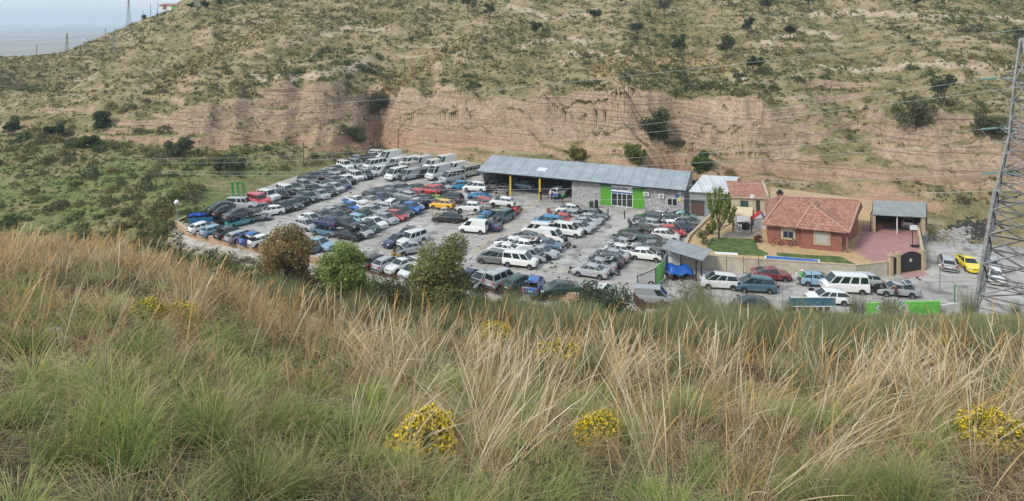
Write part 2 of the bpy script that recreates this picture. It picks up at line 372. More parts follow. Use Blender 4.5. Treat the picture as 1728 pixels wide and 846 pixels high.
# near slope under the grass: dark soil and litter
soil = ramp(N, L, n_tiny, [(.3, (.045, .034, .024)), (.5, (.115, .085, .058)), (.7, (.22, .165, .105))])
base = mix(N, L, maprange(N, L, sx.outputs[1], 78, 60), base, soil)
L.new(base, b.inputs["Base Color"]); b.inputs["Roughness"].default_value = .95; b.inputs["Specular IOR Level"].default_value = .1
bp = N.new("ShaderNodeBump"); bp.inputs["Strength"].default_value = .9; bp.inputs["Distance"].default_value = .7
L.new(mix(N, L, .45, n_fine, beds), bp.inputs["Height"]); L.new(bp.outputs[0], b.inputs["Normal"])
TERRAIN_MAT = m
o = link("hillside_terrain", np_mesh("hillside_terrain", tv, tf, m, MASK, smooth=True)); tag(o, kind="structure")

# far plain reaching the horizon
m, N, L, b = node_mat("far_plain_fields")
geo = N.new("ShaderNodeNewGeometry"); mp = N.new("ShaderNodeMapping"); L.new(geo.outputs["Position"], mp.inputs[0]); mp.inputs["Scale"].default_value = (.004, .0012, 1)
vo = N.new("ShaderNodeTexVoronoi"); L.new(mp.outputs[0], vo.inputs["Vector"]); vo.inputs["Scale"].default_value = 1.0
L.new(ramp(N, L, noise(N, L, vo.outputs["Color"], 3, 2), [(.3, (.10, .11, .06)), (.5, (.2, .17, .11)), (.7, (.30, .26, .19))]), b.inputs["Base Color"])
b.inputs["Roughness"].default_value = 1
g = MB(); g.quad((-9000, -300, -72), (9000, -300, -72), (9000, 8800, -72), (-9000, 8800, -72))
tag(g.build("far_plain", m), kind="structure")

# ------------------------------------------------------------------ yard and road surface
YARD_PX = [(297, 376), (318, 393), (351, 402), (448, 421), (513, 435), (629, 455), (697, 465), (773, 477.5), (962, 499.5), (1056, 511), (1110, 528)]
BACK_PX = [(830, 268), (700, 255), (640, 258), (560, 279), (470, 307), (395, 338), (335, 354)]
front_pts = [W(*p) for p in YARD_PX]
poly = front_pts + [at(1200, 66.3, 0), at(1330, 66, 0), at(1600, 66, 0), at(1760, 66, 0), at(2300, 66, 0), at(2300, 86, 0), at(1728, 87.5, 0), at(1566, 90, 0), at(1566, 103.5, 0), at(1450, 103.8, 0), at(1240, 108, 0), at(1080, 117, 0), at(940, 124, 0), at(840, 132, 0)] + [W(*p) for p in BACK_PX]
m, N, L, b = node_mat("yard_concrete")
geo = N.new("ShaderNodeNewGeometry"); pos = geo.outputs["Position"]
n1 = noise(N, L, pos, .16, 5, .6); n2 = noise(N, L, pos, .9, 6, .7); n3 = noise(N, L, pos, 9, 3, .7)
c = ramp(N, L, n1, [(.3, (.22, .20, .18)), (.48, (.42, .395, .365)), (.68, (.62, .605, .58))])
c = mix(N, L, .35, c, ramp(N, L, n2, [(.30, (.15, .14, .13)), (.42, (.37, .35, .32)), (.7, (.58, .56, .53))]))
mp = N.new("ShaderNodeMapping"); L.new(pos, mp.inputs[0]); mp.inputs["Rotation"].default_value = (0, 0, R(-64)); mp.inputs["Scale"].default_value = (.10, 1.1, 1)
tr = noise(N, L, mp.outputs[0], 1.2, 5, .6)                       # tyre-worn streaks along the lanes
c = mix(N, L, maprange(N, L, tr, .50, .66, 0, .6), c, (.20, .19, .18))
oil = noise(N, L, pos, .42, 3, .5)
c = mix(N, L, maprange(N, L, oil, .55, .66, 0, .7), c, (.09, .085, .08))
c = mix(N, L, .18, c, ramp(N, L, n3, [(.35, (.12, .12, .11)), (.65, (.7, .68, .64))]))
br = N.new("ShaderNodeTexBrick"); mpb = N.new("ShaderNodeMapping"); L.new(pos, mpb.inputs[0]); mpb.inputs["Rotation"].default_value = (0, 0, R(22)); L.new(mpb.outputs[0], br.inputs["Vector"])
br.inputs["Scale"].default_value = 1; br.inputs["Brick Width"].default_value = 6; br.inputs["Row Height"].default_value = 5; br.inputs["Mortar Size"].default_value = .05; br.inputs["Color1"].default_value = (1, 1, 1, 1); br.inputs["Color2"].default_value = (.84, .83, .82, 1); br.inputs["Mortar"].default_value = (.45, .43, .40, 1)
c = mix(N, L, .8, c, br.outputs["Color"], 'MULTIPLY')                      # cast slabs and their joints
L.new(c, b.inputs["Base Color"]); b.inputs["Roughness"].default_value = .85; b.inputs["Specular IOR Level"].default_value = .25
YARD_MAT = m
g = MB(); g.prism([(p.x, p.y) for p in poly], -.6, 0.0)
me_y = g.build("yard_ground", YARD_MAT); tag(me_y, kind="structure")
# worn yellow lane lines
YEL = mat("worn_yellow_paint", (.46, .375, .20), .85, noise=.35, nscale=1.2, coord='Object')
def stripe(a, bq, wd, z=.006):
    d = (bq - a); n_ = Vector((-d.y, d.x, 0)).normalized() * wd / 2
    k = MB(); k.quad(a - n_ + Vector((0, 0, z)), bq - n_ + Vector((0, 0, z)), bq + n_ + Vector((0, 0, z)), a + n_ + Vector((0, 0, z)))
    o = k.build("lane_line", YEL); tag(o, kind="structure")
for p, q, wd in (((797, 430), (838, 392), .28), ((838, 392), (872, 366), .28), ((880, 359), (908, 339), .3), ((806, 436), (862, 394), .22), ((868, 386), (888, 373), .22), ((944, 352), (958, 339), .3), ((968, 457), (858, 450), .16)):
    stripe(W(*p), W(*q), wd)
# ------------------------------------------------------------------ building materials
def sheet_mat(name, col, rz, pitch, rough=.45):
    """ribbed metal sheet: ribs across the direction rz, faint weather streaks"""
    m, N, L, b = node_mat(name)
    geo = N.new("ShaderNodeNewGeometry"); mp = N.new("ShaderNodeMapping"); L.new(geo.outputs["Position"], mp.inputs[0])
    mp.inputs["Rotation"].default_value = (0, 0, -rz)
    wv = N.new("ShaderNodeTexWave"); wv.bands_direction = 'X'; wv.inputs["Scale"].default_value = .314 / pitch; L.new(mp.outputs[0], wv.inputs["Vector"])
    n1 = noise(N, L, geo.outputs["Position"], .5, 5, .65)
    c = ramp(N, L, n1, [(.3, tuple(k * .78 for k in col)), (.55, col), (.75, tuple(min(1, k * 1.18) for k in col))])
    mp2 = N.new("ShaderNodeMapping"); L.new(mp.outputs[0], mp2.inputs[0]); mp2.inputs["Scale"].default_value = (1.6, .12, .12)
    c = mix(N, L, maprange(N, L, noise(N, L, mp2.outputs[0], 1, 4), .52, .7, 0, .4), c, tuple(k * .6 for k in col))
    ws_ = N.new("ShaderNodeTexWave"); ws_.bands_direction = 'X'; ws_.inputs["Scale"].default_value = .314 / 2.1; L.new(mp.outputs[0], ws_.inputs["Vector"])
    c = mix(N, L, maprange(N, L, ws_.outputs["Fac"], .94, .99, 0, .45), c, tuple(k * .55 for k in col))          # sheet laps
    mp4 = N.new("ShaderNodeMapping"); L.new(geo.outputs["Position"], mp4.inputs[0]); mp4.inputs["Scale"].default_value = (.35, .35, .35)
    c = mix(N, L, maprange(N, L, noise(N, L, mp4.outputs[0], 1.3, 6, .75), .58, .70, 0, .38), c, (.23, .19, .16))   # dust and rust bloom
    L.new(c, b.inputs["Base Color"]); b.inputs["Roughness"].default_value = rough; b.inputs["Metallic"].default_value = .25
    bp = N.new("ShaderNodeBump"); bp.inputs["Strength"].default_value = .6; bp.inputs["Distance"].default_value = .06
    L.new(wv.outputs["Fac"], bp.inputs["Height"]); L.new(bp.outputs[0], b.inputs["Normal"]); return m

def tile_mat(name, rz):
    m, N, L, b = node_mat(name)
    geo = N.new("ShaderNodeNewGeometry"); mp = N.new("ShaderNodeMapping"); L.new(geo.outputs["Position"], mp.inputs[0])
    mp.inputs["Rotation"].default_value = (0, 0, -rz)
    br = N.new("ShaderNodeTexBrick"); L.new(mp.outputs[0], br.inputs["Vector"]); br.inputs["Scale"].default_value = 1.0
    br.inputs["Brick Width"].default_value = .30; br.inputs["Row Height"].default_value = .40; br.inputs["Mortar Size"].default_value = .045
    br.inputs["Color1"].default_value = (.30, .11, .075, 1); br.inputs["Color2"].default_value = (.52, .31, .23, 1); br.inputs["Mortar"].default_value = (.07, .03, .025, 1)
    n1 = noise(N, L, geo.outputs["Position"], 1.4, 6, .7)
    c = mix(N, L, .48, br.outputs["Color"], ramp(N, L, n1, [(.3, (.17, .07, .05)), (.5, (.42, .19, .13)), (.7, (.60, .37, .28))]))
    L.new(c, b.inputs["Base Color"]); b.inputs["Roughness"].default_value = .9
    wv = N.new("ShaderNodeTexWave"); wv.bands_direction = 'X'; wv.inputs["Scale"].default_value = .314 / .26; L.new(mp.outputs[0], wv.inputs["Vector"])
    bp = N.new("ShaderNodeBump"); bp.inputs["Strength"].default_value = .8; bp.inputs["Distance"].default_value = .08
    L.new(mix(N, L, .5, wv.outputs["Color"], br.outputs["Color"]), bp.inputs["Height"]); L.new(bp.outputs[0], b.inputs["Normal"]); return m

def block_mat(name, c1, c2, mortar, bw, rh, rz, noise_amt=.3):
    m, N, L, b = node_mat(name)
    geo = N.new("ShaderNodeNewGeometry"); mp = N.new("ShaderNodeMapping"); L.new(geo.outputs["Position"], mp.inputs[0])
    mp.inputs["Rotation"].default_value = (R(90), 0, 0)
    mp0 = N.new("ShaderNodeMapping"); mp0.inputs["Rotation"].default_value = (0, 0, -rz); L.new(geo.outputs["Position"], mp0.inputs[0]); L.new(mp0.outputs[0], mp.inputs[0])
    br = N.new("ShaderNodeTexBrick"); L.new(mp.outputs[0], br.inputs["Vector"]); br.inputs["Scale"].default_value = 1
    br.inputs["Brick Width"].default_value = bw; br.inputs["Row Height"].default_value = rh; br.inputs["Mortar Size"].default_value = .012
    br.inputs["Color1"].default_value = (*c1, 1); br.inputs["Color2"].default_value = (*c2, 1); br.inputs["Mortar"].default_value = (*mortar, 1)
    n1 = noise(N, L, geo.outputs["Position"], 1.1, 6, .7)
    c = mix(N, L, noise_amt, br.outputs["Color"], ramp(N, L, n1, [(.3, tuple(k * .45 for k in c1)), (.7, tuple(min(1, k * 1.3) for k in c2))]))
    L.new(c, b.inputs["Base Color"]); b.inputs["Roughness"].default_value = .9; return m

ROOF_BLUE = sheet_mat("blue_grey_roof_sheet", (.37, .415, .44), R(-21.8), .33)
ROOF_WHITE = sheet_mat("white_roof_sheet", (.66, .68, .70), R(-5), .5)
ROOF_GREY = sheet_mat("grey_roof_sheet", (.36, .38, .39), R(-55), .25)
ROOF_CARPORT = sheet_mat("pale_grey_roof_sheet", (.36, .38, .37), R(-12), .25)
TILE = tile_mat("clay_roof_tiles", R(-22))
STONE = mat("grey_rubble_stone", (.40, .375, .385), .95, noise=.5, nscale=2.6, bump=.6, bscale=8, coord='Object')
DARKIN = mat("dark_render", (.055, .053, .055), .95, noise=.4, nscale=1)  # near-black tone for hangar and carport inner walls, a lintel and a door
GREENP = mat("bright_green_panel", (.10, .33, .03), .6, noise=.12, nscale=2)
LIME = mat("lime_green_panel", (.22, .56, .12), .6, noise=.12, nscale=2)
NAVY = mat("navy_fascia", (.035, .07, .17), .5)
SIGNW = mat("white_sign_board", (.80, .80, .80), .5)
INK = mat("navy_lettering", (.03, .05, .13), .6)
GLASS = mat("dark_window_glass", (.025, .033, .038), .08, spec=.7)
YELCOL = mat("yellow_column_paint", (.72, .46, .03), .6, noise=.15, nscale=2)
REDW = mat("brick_red_render", (.31, .125, .095), .9, noise=.2, nscale=1.5, bump=.1)
BEIGEW = mat("beige_stone_render", (.50, .43, .32), .9, noise=.25, nscale=2, bump=.15)
GREYBLOCK = block_mat("grey_block", (.30, .30, .29), (.36, .36, .35), (.2, .2, .2), .4, .2, R(-22))
ALU = mat("white_aluminium_frame", (.72, .72, .72), .45)
SHUT = mat("grey_roller_shutter", (.46, .45, .42), .6, noise=.2, nscale=6)
CREAMBLOCK = block_mat("cream_split_block", (.50, .43, .33), (.58, .52, .42), (.34, .29, .22), .42, .2, R(-11), .25)
YARDBRICK = block_mat("orange_hollow_brick", (.44, .27, .16), (.53, .35, .23), (.33, .25, .18), .3, .14, R(-20), .35)

# ------------------------------------------------------------------ warehouse
BU = Vector((.9285, -.3714, 0)); BV = Vector((.3714, .9285, 0)); B0 = Vector((-5.3, 115, 0))
def P(u, v, z=0.0): return B0 + BU * u + BV * v + Vector((0, 0, z))
def u_at(px, v=0.0):
    t = (px - CX) / F; q = B0 + BV * v
    return (t * q.y - q.x) / (BU.x - t * BU.y)
UL = 34.0; wh = empty("warehouse", P(0, 0)); tag(wh, "long grey stone warehouse with blue grey sheet roof, open hangar and reception", "warehouse")
u1, u2 = u_at(965), UL
uga, ugb, ugc, ugd = u_at(1013.5), u_at(1031.5), u_at(1068), u_at(1087)
def zroof(v): return 5.25 - (6 - v) * .215 if v < 6 else 5.25 - (v - 6) * .24
g = MB()
def wall(a, bq, z0, z1, t=.3, mi=0, k=None):
    """upright wall between two plan points, thickness t to the far side"""
    k = k or g; a = Vector(a); bq = Vector(bq); d = (bq - a).normalized(); n_ = Vector((-d.y, d.x, 0)) * t
    k.prism([(a.x, a.y), (bq.x, bq.y), (bq.x + n_.x, bq.y + n_.y), (a.x + n_.x, a.y + n_.y)], z0, z1, mi)
wz = zroof(.0) - .14
wall(P(u1, 0), P(ugb, 0), 0, wz)
wall(P(ugc, 0), P(UL, 0), 0, wz)
wall(P(ugb, 0), P(ugc, 0), 3.35, wz)
g.build("front_wall", STONE, wh)
for uu in (0, UL - .28):
    g = MB()
    q = [P(uu, .32), P(uu + .28, .32), P(uu + .28, 6), P(uu, 6)]; q2 = [P(uu, 6), P(uu + .28, 6), P(uu + .28, 11), P(uu, 11)]
    g.prism([(p.x, p.y) for p in q], 0, [zroof(.3) - .15] * 2 + [zroof(6) - .15] * 2)
    g.prism([(p.x, p.y) for p in q2], 0, [zroof(6) - .15] * 2 + [zroof(11) - .15] * 2)
    g.build("end_wall", CONCRETE, wh)
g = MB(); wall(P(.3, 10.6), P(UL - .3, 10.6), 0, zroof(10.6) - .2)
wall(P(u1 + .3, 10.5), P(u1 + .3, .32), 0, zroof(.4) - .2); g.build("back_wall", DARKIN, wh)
g = MB(); o_ = .75
g.slab([P(-.5, -o_, zroof(-o_)), P(UL + .35, -o_, zroof(-o_)), P(UL + .35, 6, 5.25), P(-.5, 6, 5.25)], .09)
g.slab([P(-.5, 6.004, 5.25), P(UL + .35, 6.004, 5.25), P(UL + .35, 11.4, zroof(11.4)), P(-.5, 11.4, zroof(11.4))], .09)
g.build("roof", ROOF_BLUE, wh)
g = MB(); q = [P(9.6, 1.2), P(11.2, 1.2), P(11.2, 2.6), P(9.6, 2.6)]
g.slab([Vector((p.x, p.y, zroof(v) + .06)) for p, v in zip(q, (1.2, 1.2, 2.6, 2.6))], .04); g.build("skylight", mat("translucent_skylight", (.62, .66, .66), .4), wh)
g = MB(); g.prism([tuple(P(-.5, -.86).xy), tuple(P(UL + .35, -.86).xy), tuple(P(UL + .35, -.76).xy), tuple(P(-.5, -.76).xy)], zroof(-.75) - .2, zroof(-.75) - .02); g.build("gutter", DARKSTEEL, wh)
for px in (861.5, 911):
    uu = u_at(px, -.45); g = MB(); g.box(P(uu, -.45, (zroof(-.45) - .12) / 2), (.26, .26, zroof(-.45) - .12), R(-21.8)); g.build("column", YELCOL, wh)
g = MB()
for ua, ub in ((uga, ugb), (ugc, ugd)):
    k = MB(); wall(P(ua, -.05), P(ub, -.05), .1, 3.25, .045, 0, k); k.build("green_cladding", GREENP, wh)
g = MB(); wall(P(uga - .1, -.03), P(ugd + .1, -.03), 3.27, wz - .03, .025, 0, g); g.build("fascia", NAVY, wh)
# reception front: sign, stripe, glazing, door
sg = MB(); wall(P(ugb + .03, -.09), P(ugc - .03, -.09), 2.45, 3.42, .05, 0, sg); so_ = sg.build("reception_sign", SIGNW, wh)
sg = MB(); wall(P(ugb + .03, -.07), P(ugc - .03, -.07), 2.18, 2.44, .05, 0, sg); sg.build("blue_stripe", mat("sign_blue", (.05, .15, .36), .5), wh)
def text_mesh(name, s, size, loc, rz, m, parent, bold=.0, ext=.01, pitch=R(90)):
    cu = bpy.data.curves.new(name, 'FONT'); cu.body = s; cu.size = size; cu.extrude = ext; cu.offset = bold; cu.align_x = 'CENTER'; cu.align_y = 'CENTER'; cu.resolution_u = 2
    to = bpy.data.objects.new("tmp_text", cu); COL.objects.link(to)
    dg = bpy.context.evaluated_depsgraph_get(); me = bpy.data.meshes.new_from_object(to.evaluated_get(dg)); me.name = name
    bpy.data.objects.remove(to); bpy.data.curves.remove(cu)
    me.transform(Matrix.Rotation(rz, 4, 'Z') @ Matrix.Rotation(pitch, 4, 'X'))
    me.materials.clear(); me.materials.append(m)
    o = link(name, me, parent); pr = parent; off = Vector((0, 0, 0))
    while pr is not None: off += pr.location; pr = pr.parent
    o.location = Vector(loc) - off; return o
um = (ugb + ugc) / 2; sw = ugc - ugb
t_ = text_mesh("lettering", "RECEPCIÓN", .74, P(um - sw * .10, -.105, 2.92), R(-21.8), INK, wh, .026); t_.parent = so_; t_.location = t_.location
sc_ = sw * .68 / max(.1, t_.dimensions.x); t_.scale = (1, 1, 1)
bpy.context.view_layer.update()
wid = math.hypot(*(np.ptp(np.array([v.co[:2] for v in t_.data.vertices]), axis=0)))
t_.scale = (sw * .74 / wid, sw * .74 / wid, sw * .74 / wid * 1.25)
t_.location = P(um - sw * .11, -.115, 2.92) - wh.location - so_.location
lg = MB(); a = P(ugc - sw * .17, -.10, 2.62); 
lg.add([a, a + BU * .16, a + BU * .75 + Vector((0, 0, .62)), a + BU * .62 + Vector((0, 0, .62))], [(0, 1, 2, 3)])
lg.add([a + BU * .1, a + BU * .95 + Vector((0, 0, .12)), a + BU * .9 + Vector((0, 0, .22))], [(0, 1, 2)])
lo = lg.build("emblem", INK, wh)
gl = MB(); wall(P(ugb + .03, .06), P(ugc - .03, .06), .12, 2.17, .04, 0, gl); gl.build("glazing", GLASS, wh)
fr = MB()
for k in (0.0, .28, .5, .72, 1.0):
    uu = ugb + .05 + (sw - .1) * k; fr.box(P(uu, .0, 1.14), (.09, .1, 2.1), R(-21.8))
fr.box(P(um, -.003, 2.14), (sw - .2, .09, .08), R(-21.8)); fr.box(P(um, -.003, .13), (sw - .2, .09, .1), R(-21.8)); fr.build("door_frame", ALU, wh)
g = MB(); wall(P(ugb + .6, -1.5), P(ugc - .6, -1.5), 0, .1, 1.4, 0, g); g.build("entrance_step", CONCRETE, wh)
uw = u_at(1134.5); g = MB(); wall(P(uw - .75, -.06), P(uw + .75, -.06), 1.1, 2.25, .05, 0, g); wf = g.build("window", GLASS, wh)
g = MB()
for k in (-.75, 0, .75): g.box(P(uw + k, -.08, 1.675), (.08, .06, 1.2), R(-21.8))
for z in (1.1, 2.25): g.box(P(uw, -.085, z), (1.58, .06, .07), R(-21.8))
g.build("window_frame", ALU, wf)
for px, z in ((1091, 2.55), (1116.5, 2.45)):
    uu = u_at(px); g = MB(); g.box(P(uu, -.2, z), (.85, .34, .6), R(-21.8)); g.box(P(uu, -.38, z), (.5, .03, .44), R(-21.8), 1)
    o = g.build("air_conditioner", [ALU, STEEL]); tag(o, "white air conditioner box on the stone wall " + ("beside the green panel" if px < 1100 else "left of the small window"), "air conditioner")
for px, z, mm, s, lb in ((1142.5, 2.55, mat("blue_plate", (.04, .12, .42), .5), (.5, .5), "small blue sign plate above the yellow one near the warehouse window"), (1146, 2.2, mat("yellow_plate", (.66, .58, .06), .5), (.55, .62), "small yellow sign plate on the warehouse wall by the window"), (1147, 3.2, ALU, (.5, .6), "small white notice plate under the warehouse eave at its end")):
    uu = u_at(px); g = MB(); g.box(P(uu, -.06, z), (s[0], .04, s[1]), R(-21.8)); tag(g.build("sign_plate", mm), lb, "sign")
# bollards and barrier posts in front of reception
for px, py, lb in ((1026, 366, "dark post standing before the left green panel"), (1054, 369, "dark post standing before the reception door")):
    g = MB(); q = W(px, py); g.box(q + Vector((0, 0, .55)), (.16, .16, 1.1)); g.box(q + Vector((0, 0, 1.12)), (.2, .2, .05)); tag(g.build("bollard", DARKSTEEL), lb, "bollard")
# hydrant-like bin cluster by the wall
q = W(1000, 352); g = MB(); g.box(q + Vector((-.2, 0, .5)), (.55, .5, 1.0), .2); g.box(q + Vector((-.2, 0, 1.03)), (.6, .55, .07), .2); tag(g.build("wheelie_bin", mat("green_bin", (.02, .07, .035), .6)), "dark green wheeled bin against the grey stone wall", "bin")
g = MB(); g.rod(q + Vector((.6, .1, 0)), q + Vector((.6, .1, 1.0)), .3, 10); g.rod(q + Vector((.6, .1, 1.0)), q + Vector((.6, .1, 1.35)), .22, 10, 1); tag(g.build("oil_drum", [DARKSTEEL, BLACK]), "black oil drum beside the green bin at the stone wall", "drum")

# ------------------------------------------------------------------ annex shed with white roof
an = empty("annex_shed", (28.5, 101.2, 0)); tag(an, "grey green sheet metal shed with flat white roof beside the warehouse", "shed")
A1, A2, A3, A4 = Vector((27.0, 101.7, 0)), Vector((31.9, 100.4, 0)), Vector((35.7, 106.0, 0)), Vector((30.8, 107.4, 0))
g = MB(); g.prism([A1.xy, A2.xy, A3.xy, A4.xy], 0, [3.55, 3.55, 4.55, 4.55]); g.build("wall", sheet_mat("grey_green_wall_sheet", (.33, .37, .34), R(75), .2), an)
g = MB(); g.slab([A1 + Vector((-.25, -.35, 3.72)), A2 + Vector((.3, -.35, 3.72)), A3 + Vector((.35, .2, 4.75)), A4 + Vector((-.2, .2, 4.75))], .1); g.build("roof", ROOF_WHITE, an)
dA = (A2 - A1).normalized(); nA = Vector((dA.y, -dA.x, 0))
def pa(s, z, off=.03): return A1 + dA * s + nA * off + Vector((0, 0, z))
g = MB(); g.slab([pa(.15, .05, .06), pa(2.3, .05, .06), pa(2.3, .05, .02), pa(.15, .05, .02)], .02)
g.prism([pa(.15, 0, .07).xy, pa(2.1, 0, .07).xy, pa(2.1, 0, .02).xy, pa(.15, 0, .02).xy], .05, 1.95); dr = g.build("garage_door", mat("brown_door", (.12, .07, .055), .7, noise=.3, nscale=3), an)
g = MB(); g.prism([pa(.1, 0, .09).xy, pa(2.15, 0, .09).xy, pa(2.15, 0, .03).xy, pa(.1, 0, .03).xy], 1.97, 2.35); g.build("dark_lintel", DARKIN, dr)
g = MB(); g.prism([pa(2.3, 0, .06).xy, pa(4.9, 0, .06).xy, pa(4.9, 0, .02).xy, pa(2.3, 0, .02).xy], .05, 2.15); g.build("lower_panel", sheet_mat("blue_grey_wall_sheet", (.32, .38, .42), R(75), .3), an)

# ------------------------------------------------------------------ garden terrace
GZ = 1.35
GP = [(20.4, 80.45), (39.3, 76.75), (43.9, 77.95), (48.9, 79.5), (57.5, 95.8), (41, 106.5), (31.95, 101.4), (29.2, 97.6), (23.0, 87.3)]
g = MB(); g.prism(GP, -.5, GZ)
PAVE = mat("tan_paving", (.50, .35, .18), .9, noise=.25, nscale=1.5)
o = g.build("garden_terrace", PAVE); tag(o, kind="structure")
def zone(name, pxs, m, dz, kind="structure", thick=None):
    g = MB(); pts = [W(*p, GZ + dz) for p in pxs]
    g.add(pts, [tuple(range(len(pts)))]); o = g.build(name, m); tag(o, kind=kind)
    if sum((pts[i].x * pts[(i + 1) % len(pts)].y - pts[(i + 1) % len(pts)].x * pts[i].y) for i in range(len(pts))) < 0: o.data.flip_normals()
    return o
LAWN = mat("lawn_grass", (.10, .155, .04), .95, noise=.7, nscale=.9, bump=.7, bscale=14)
zone("lawn", [(1192, 417), (1201, 401), (1274, 403), (1279, 419), (1297, 428), (1293, 433), (1245, 430), (1205, 424)], LAWN, .010)
zone("lawn", [(1309, 426), (1360, 430), (1418, 433), (1444, 446), (1388, 442), (1312, 432)], LAWN, .010)
zone("driveway", [(1456, 380), (1557, 384), (1553, 420), (1521, 440), (1482, 448), (1440, 424)], mat("pink_paving", (.42, .22, .21), .8, noise=.2, nscale=.8), .012)
zone("patio", [(1238, 365), (1292, 361), (1297, 385), (1242, 392)], mat("pale_patio", (.50, .48, .45), .85, noise=.2, nscale=1), .008)
zone("patio", [(1232, 392), (1285, 384), (1289, 410), (1276, 402), (1202, 400)], mat("gravel_bed", (.34, .29, .23), .95, noise=.35, nscale=4), .006)
# pool
pl = empty("garden_pool", W(1338, 436, GZ)); tag(pl, "narrow blue swimming pool with white coping set in the lawn", "pool")
pc = [W(1291, 431.5, GZ), W(1383, 438.6, GZ), W(1384.5, 446.2, GZ), W(1289.5, 438.2, GZ)]
cxy = sum(pc, Vector()) / 4
g = MB(); inner = [cxy + (p - cxy) * .93 + Vector((0, 0, .0)) for p in pc]
inner = [W(1293.5, 431.9, GZ), W(1380.5, 438.7, GZ), W(1381.5, 445.2, GZ), W(1292.5, 437.4, GZ)]
for k in range(4):
    a, b2, c2, d2 = pc[k], pc[(k + 1) % 4], inner[(k + 1) % 4], inner[k]
    g.slab([p + Vector((0, 0, .022)) for p in (d2, c2, b2, a)], .03)
g.build("coping", WHITE, pl)
wm = mat("pool_water", (.035, .17, .52), .05, spec=.6); g = MB(); g.add([p + Vector((0, 0, .018)) for p in inner[::-1]], [(0, 1, 2, 3)]); g.build("water", wm, pl)

# garden front wall, pillars and gate
def thick_wall(name, pts, z0, z1, t, m, label, cat="wall", cap=None, capz=.09):
    r = empty(name, pts[0]); tag(r, label, cat); g = MB(); c = MB()
    for a, bq in zip(pts[:-1], pts[1:]):
        wall(a, bq, z0, z1, t, 0, g)
        if cap: 
            d = (Vector(bq) - Vector(a)).normalized(); n_ = Vector((-d.y, d.x, 0)) * .04
            wall(Vector(a) - n_ - d * .02, Vector(bq) - n_ + d * .02, z1, z1 + capz, t + .08, 0, c)
    g.build("masonry", m, r)
    if cap: c.build("coping", cap, r)
    return r
GW = [Vector((20.4, 80.4, 0)), Vector((30, 78.45, 0)), Vector((39.3, 76.6, 0)), Vector((43.6, 77.75, 0))]
thick_wall("garden_wall", GW, -.1, 1.60, .22, CREAMBLOCK, "cream split block garden wall with pale coping along the roadside", cap=CREAM)
thick_wall("side_garden_wall", [Vector((29.2, 97.6, 0)), Vector((23.0, 87.3, 0)), Vector((20.3, 80.5, 0))], -.1, 1.62, .22, CREAMBLOCK, "low cream wall between the parked cars and the garden tree", cap=CREAM)
thick_wall("rear_garden_wall", [Vector((41, 106.3, 0)), Vector((53, 98.6, 0))], GZ, GZ + 1.7, .2, CREAM, "cream rear garden wall under the earth bank behind the red house")
thick_wall("drive_wall", [Vector((49.1, 79.9, 0)), Vector((56.9, 94.2, 0))], -.2, 2.3, .22, CREAM, "cream wall along the far side of the pink driveway", cap=CREAM)
zone("planter_wall_top", [(1206, 425), (1245, 427), (1245, 431), (1206, 429)], WHITE, .02)
gt = empty("driveway_gate", (44.4, 77.9, 0)); tag(gt, "black arched metal gate between cream pillars at the pink driveway", "gate")
ga, gb = Vector((43.9, 77.85, 0)), Vector((48.9, 79.5, 0)); gd = (gb - ga).normalized()
for s in (.15, 1.25, 5.1):
    g = MB(); q = ga + gd * s; g.box(q + Vector((0, 0, 1.15)), (.42, .42, 2.3), math.atan2(gd.y, gd.x)); g.box(q + Vector((0, 0, 2.35)), (.56, .56, .1), math.atan2(gd.y, gd.x)); g.blob(q + Vector((0, 0, 2.52)), .15); g.build("pillar", CREAM, gt)
GATEM = mat("black_gate_sheet", (.022, .024, .028), .5)
g = MB(); q0 = ga + gd * .4; q1 = ga + gd * 1.02; wall(q0, q1, .12, 2.05, .05, 0, g); g.build("side_gate", GATEM, gt)
g = MB(); n = 12; q0 = ga + gd * 1.5; q1 = ga + gd * 4.85
for k in range(n):
    a = q0.lerp(q1, k / n); bq = q0.lerp(q1, (k + 1) / n); h = lambda t: 1.95 + .5 * math.sin(math.pi * t) ** .8
    nrm = Vector((-gd.y, gd.x, 0)) * .05
    g.prism([a.xy, bq.xy, (bq + nrm).xy, (a + nrm).xy], .15, [h(k / n), h((k + 1) / n), h((k + 1) / n), h(k / n)])
lf = g.build("gate_leaf", GATEM, gt)
g = MB(); q = q0.lerp(q1, .5) - Vector((-gd.y, gd.x, 0)) * .02; g.rod(q + Vector((0, 0, 1.45)), q + Vector((gd.y * .03, -gd.x * .03, 1.45)), .2, 12); g.build("crest_plate", mat("pale_crest", (.6, .58, .4), .5), lf)
g = MB(); wall(ga + gd * 1.5 + Vector((.2, -1.2, 0)), ga + gd * 4.9 + Vector((.2, -1.2, 0)), 0, .06, 1.1, 0, g); tag(g.build("gate_threshold", mat("pink_threshold", (.42, .24, .22), .8)), kind="structure")

# ------------------------------------------------------------------ red house
A = W(1296, 413, GZ); Bc = W(1421, 426, GZ); HU = (Bc - A); HL = HU.length; HU.normalize(); HV = Vector((-HU.y, HU.x, 0))
hs_ = empty("red_house", A); tag(hs_, "brick red single storey house with clay tiled hip roof and tall chimney", "house")
def Q(u, v, z=0): return A + HU * u + HV * v + Vector((0, 0, z))
uwg = HL * .45; WZ = 2.62
g = MB(); g.prism([Q(0, .5).xy, Q(uwg, .5).xy, Q(uwg, 0).xy, Q(HL, 0).xy, Q(HL + .3, 2.6).xy, Q(HL + 2.9, 8).xy, Q(HL + 2.9, 12).xy, Q(0, 12).xy], GZ, GZ + WZ); g.build("wall", REDW, hs_)
g = MB(); ez = GZ + WZ - .08
FL, FR = Q(-.65, -.1, WZ - .08), Q(HL + .7, -.5, WZ - .08)
RL, RR = W(1322, 331.5, GZ + 4.75), W(1452, 338, GZ + 4.75)
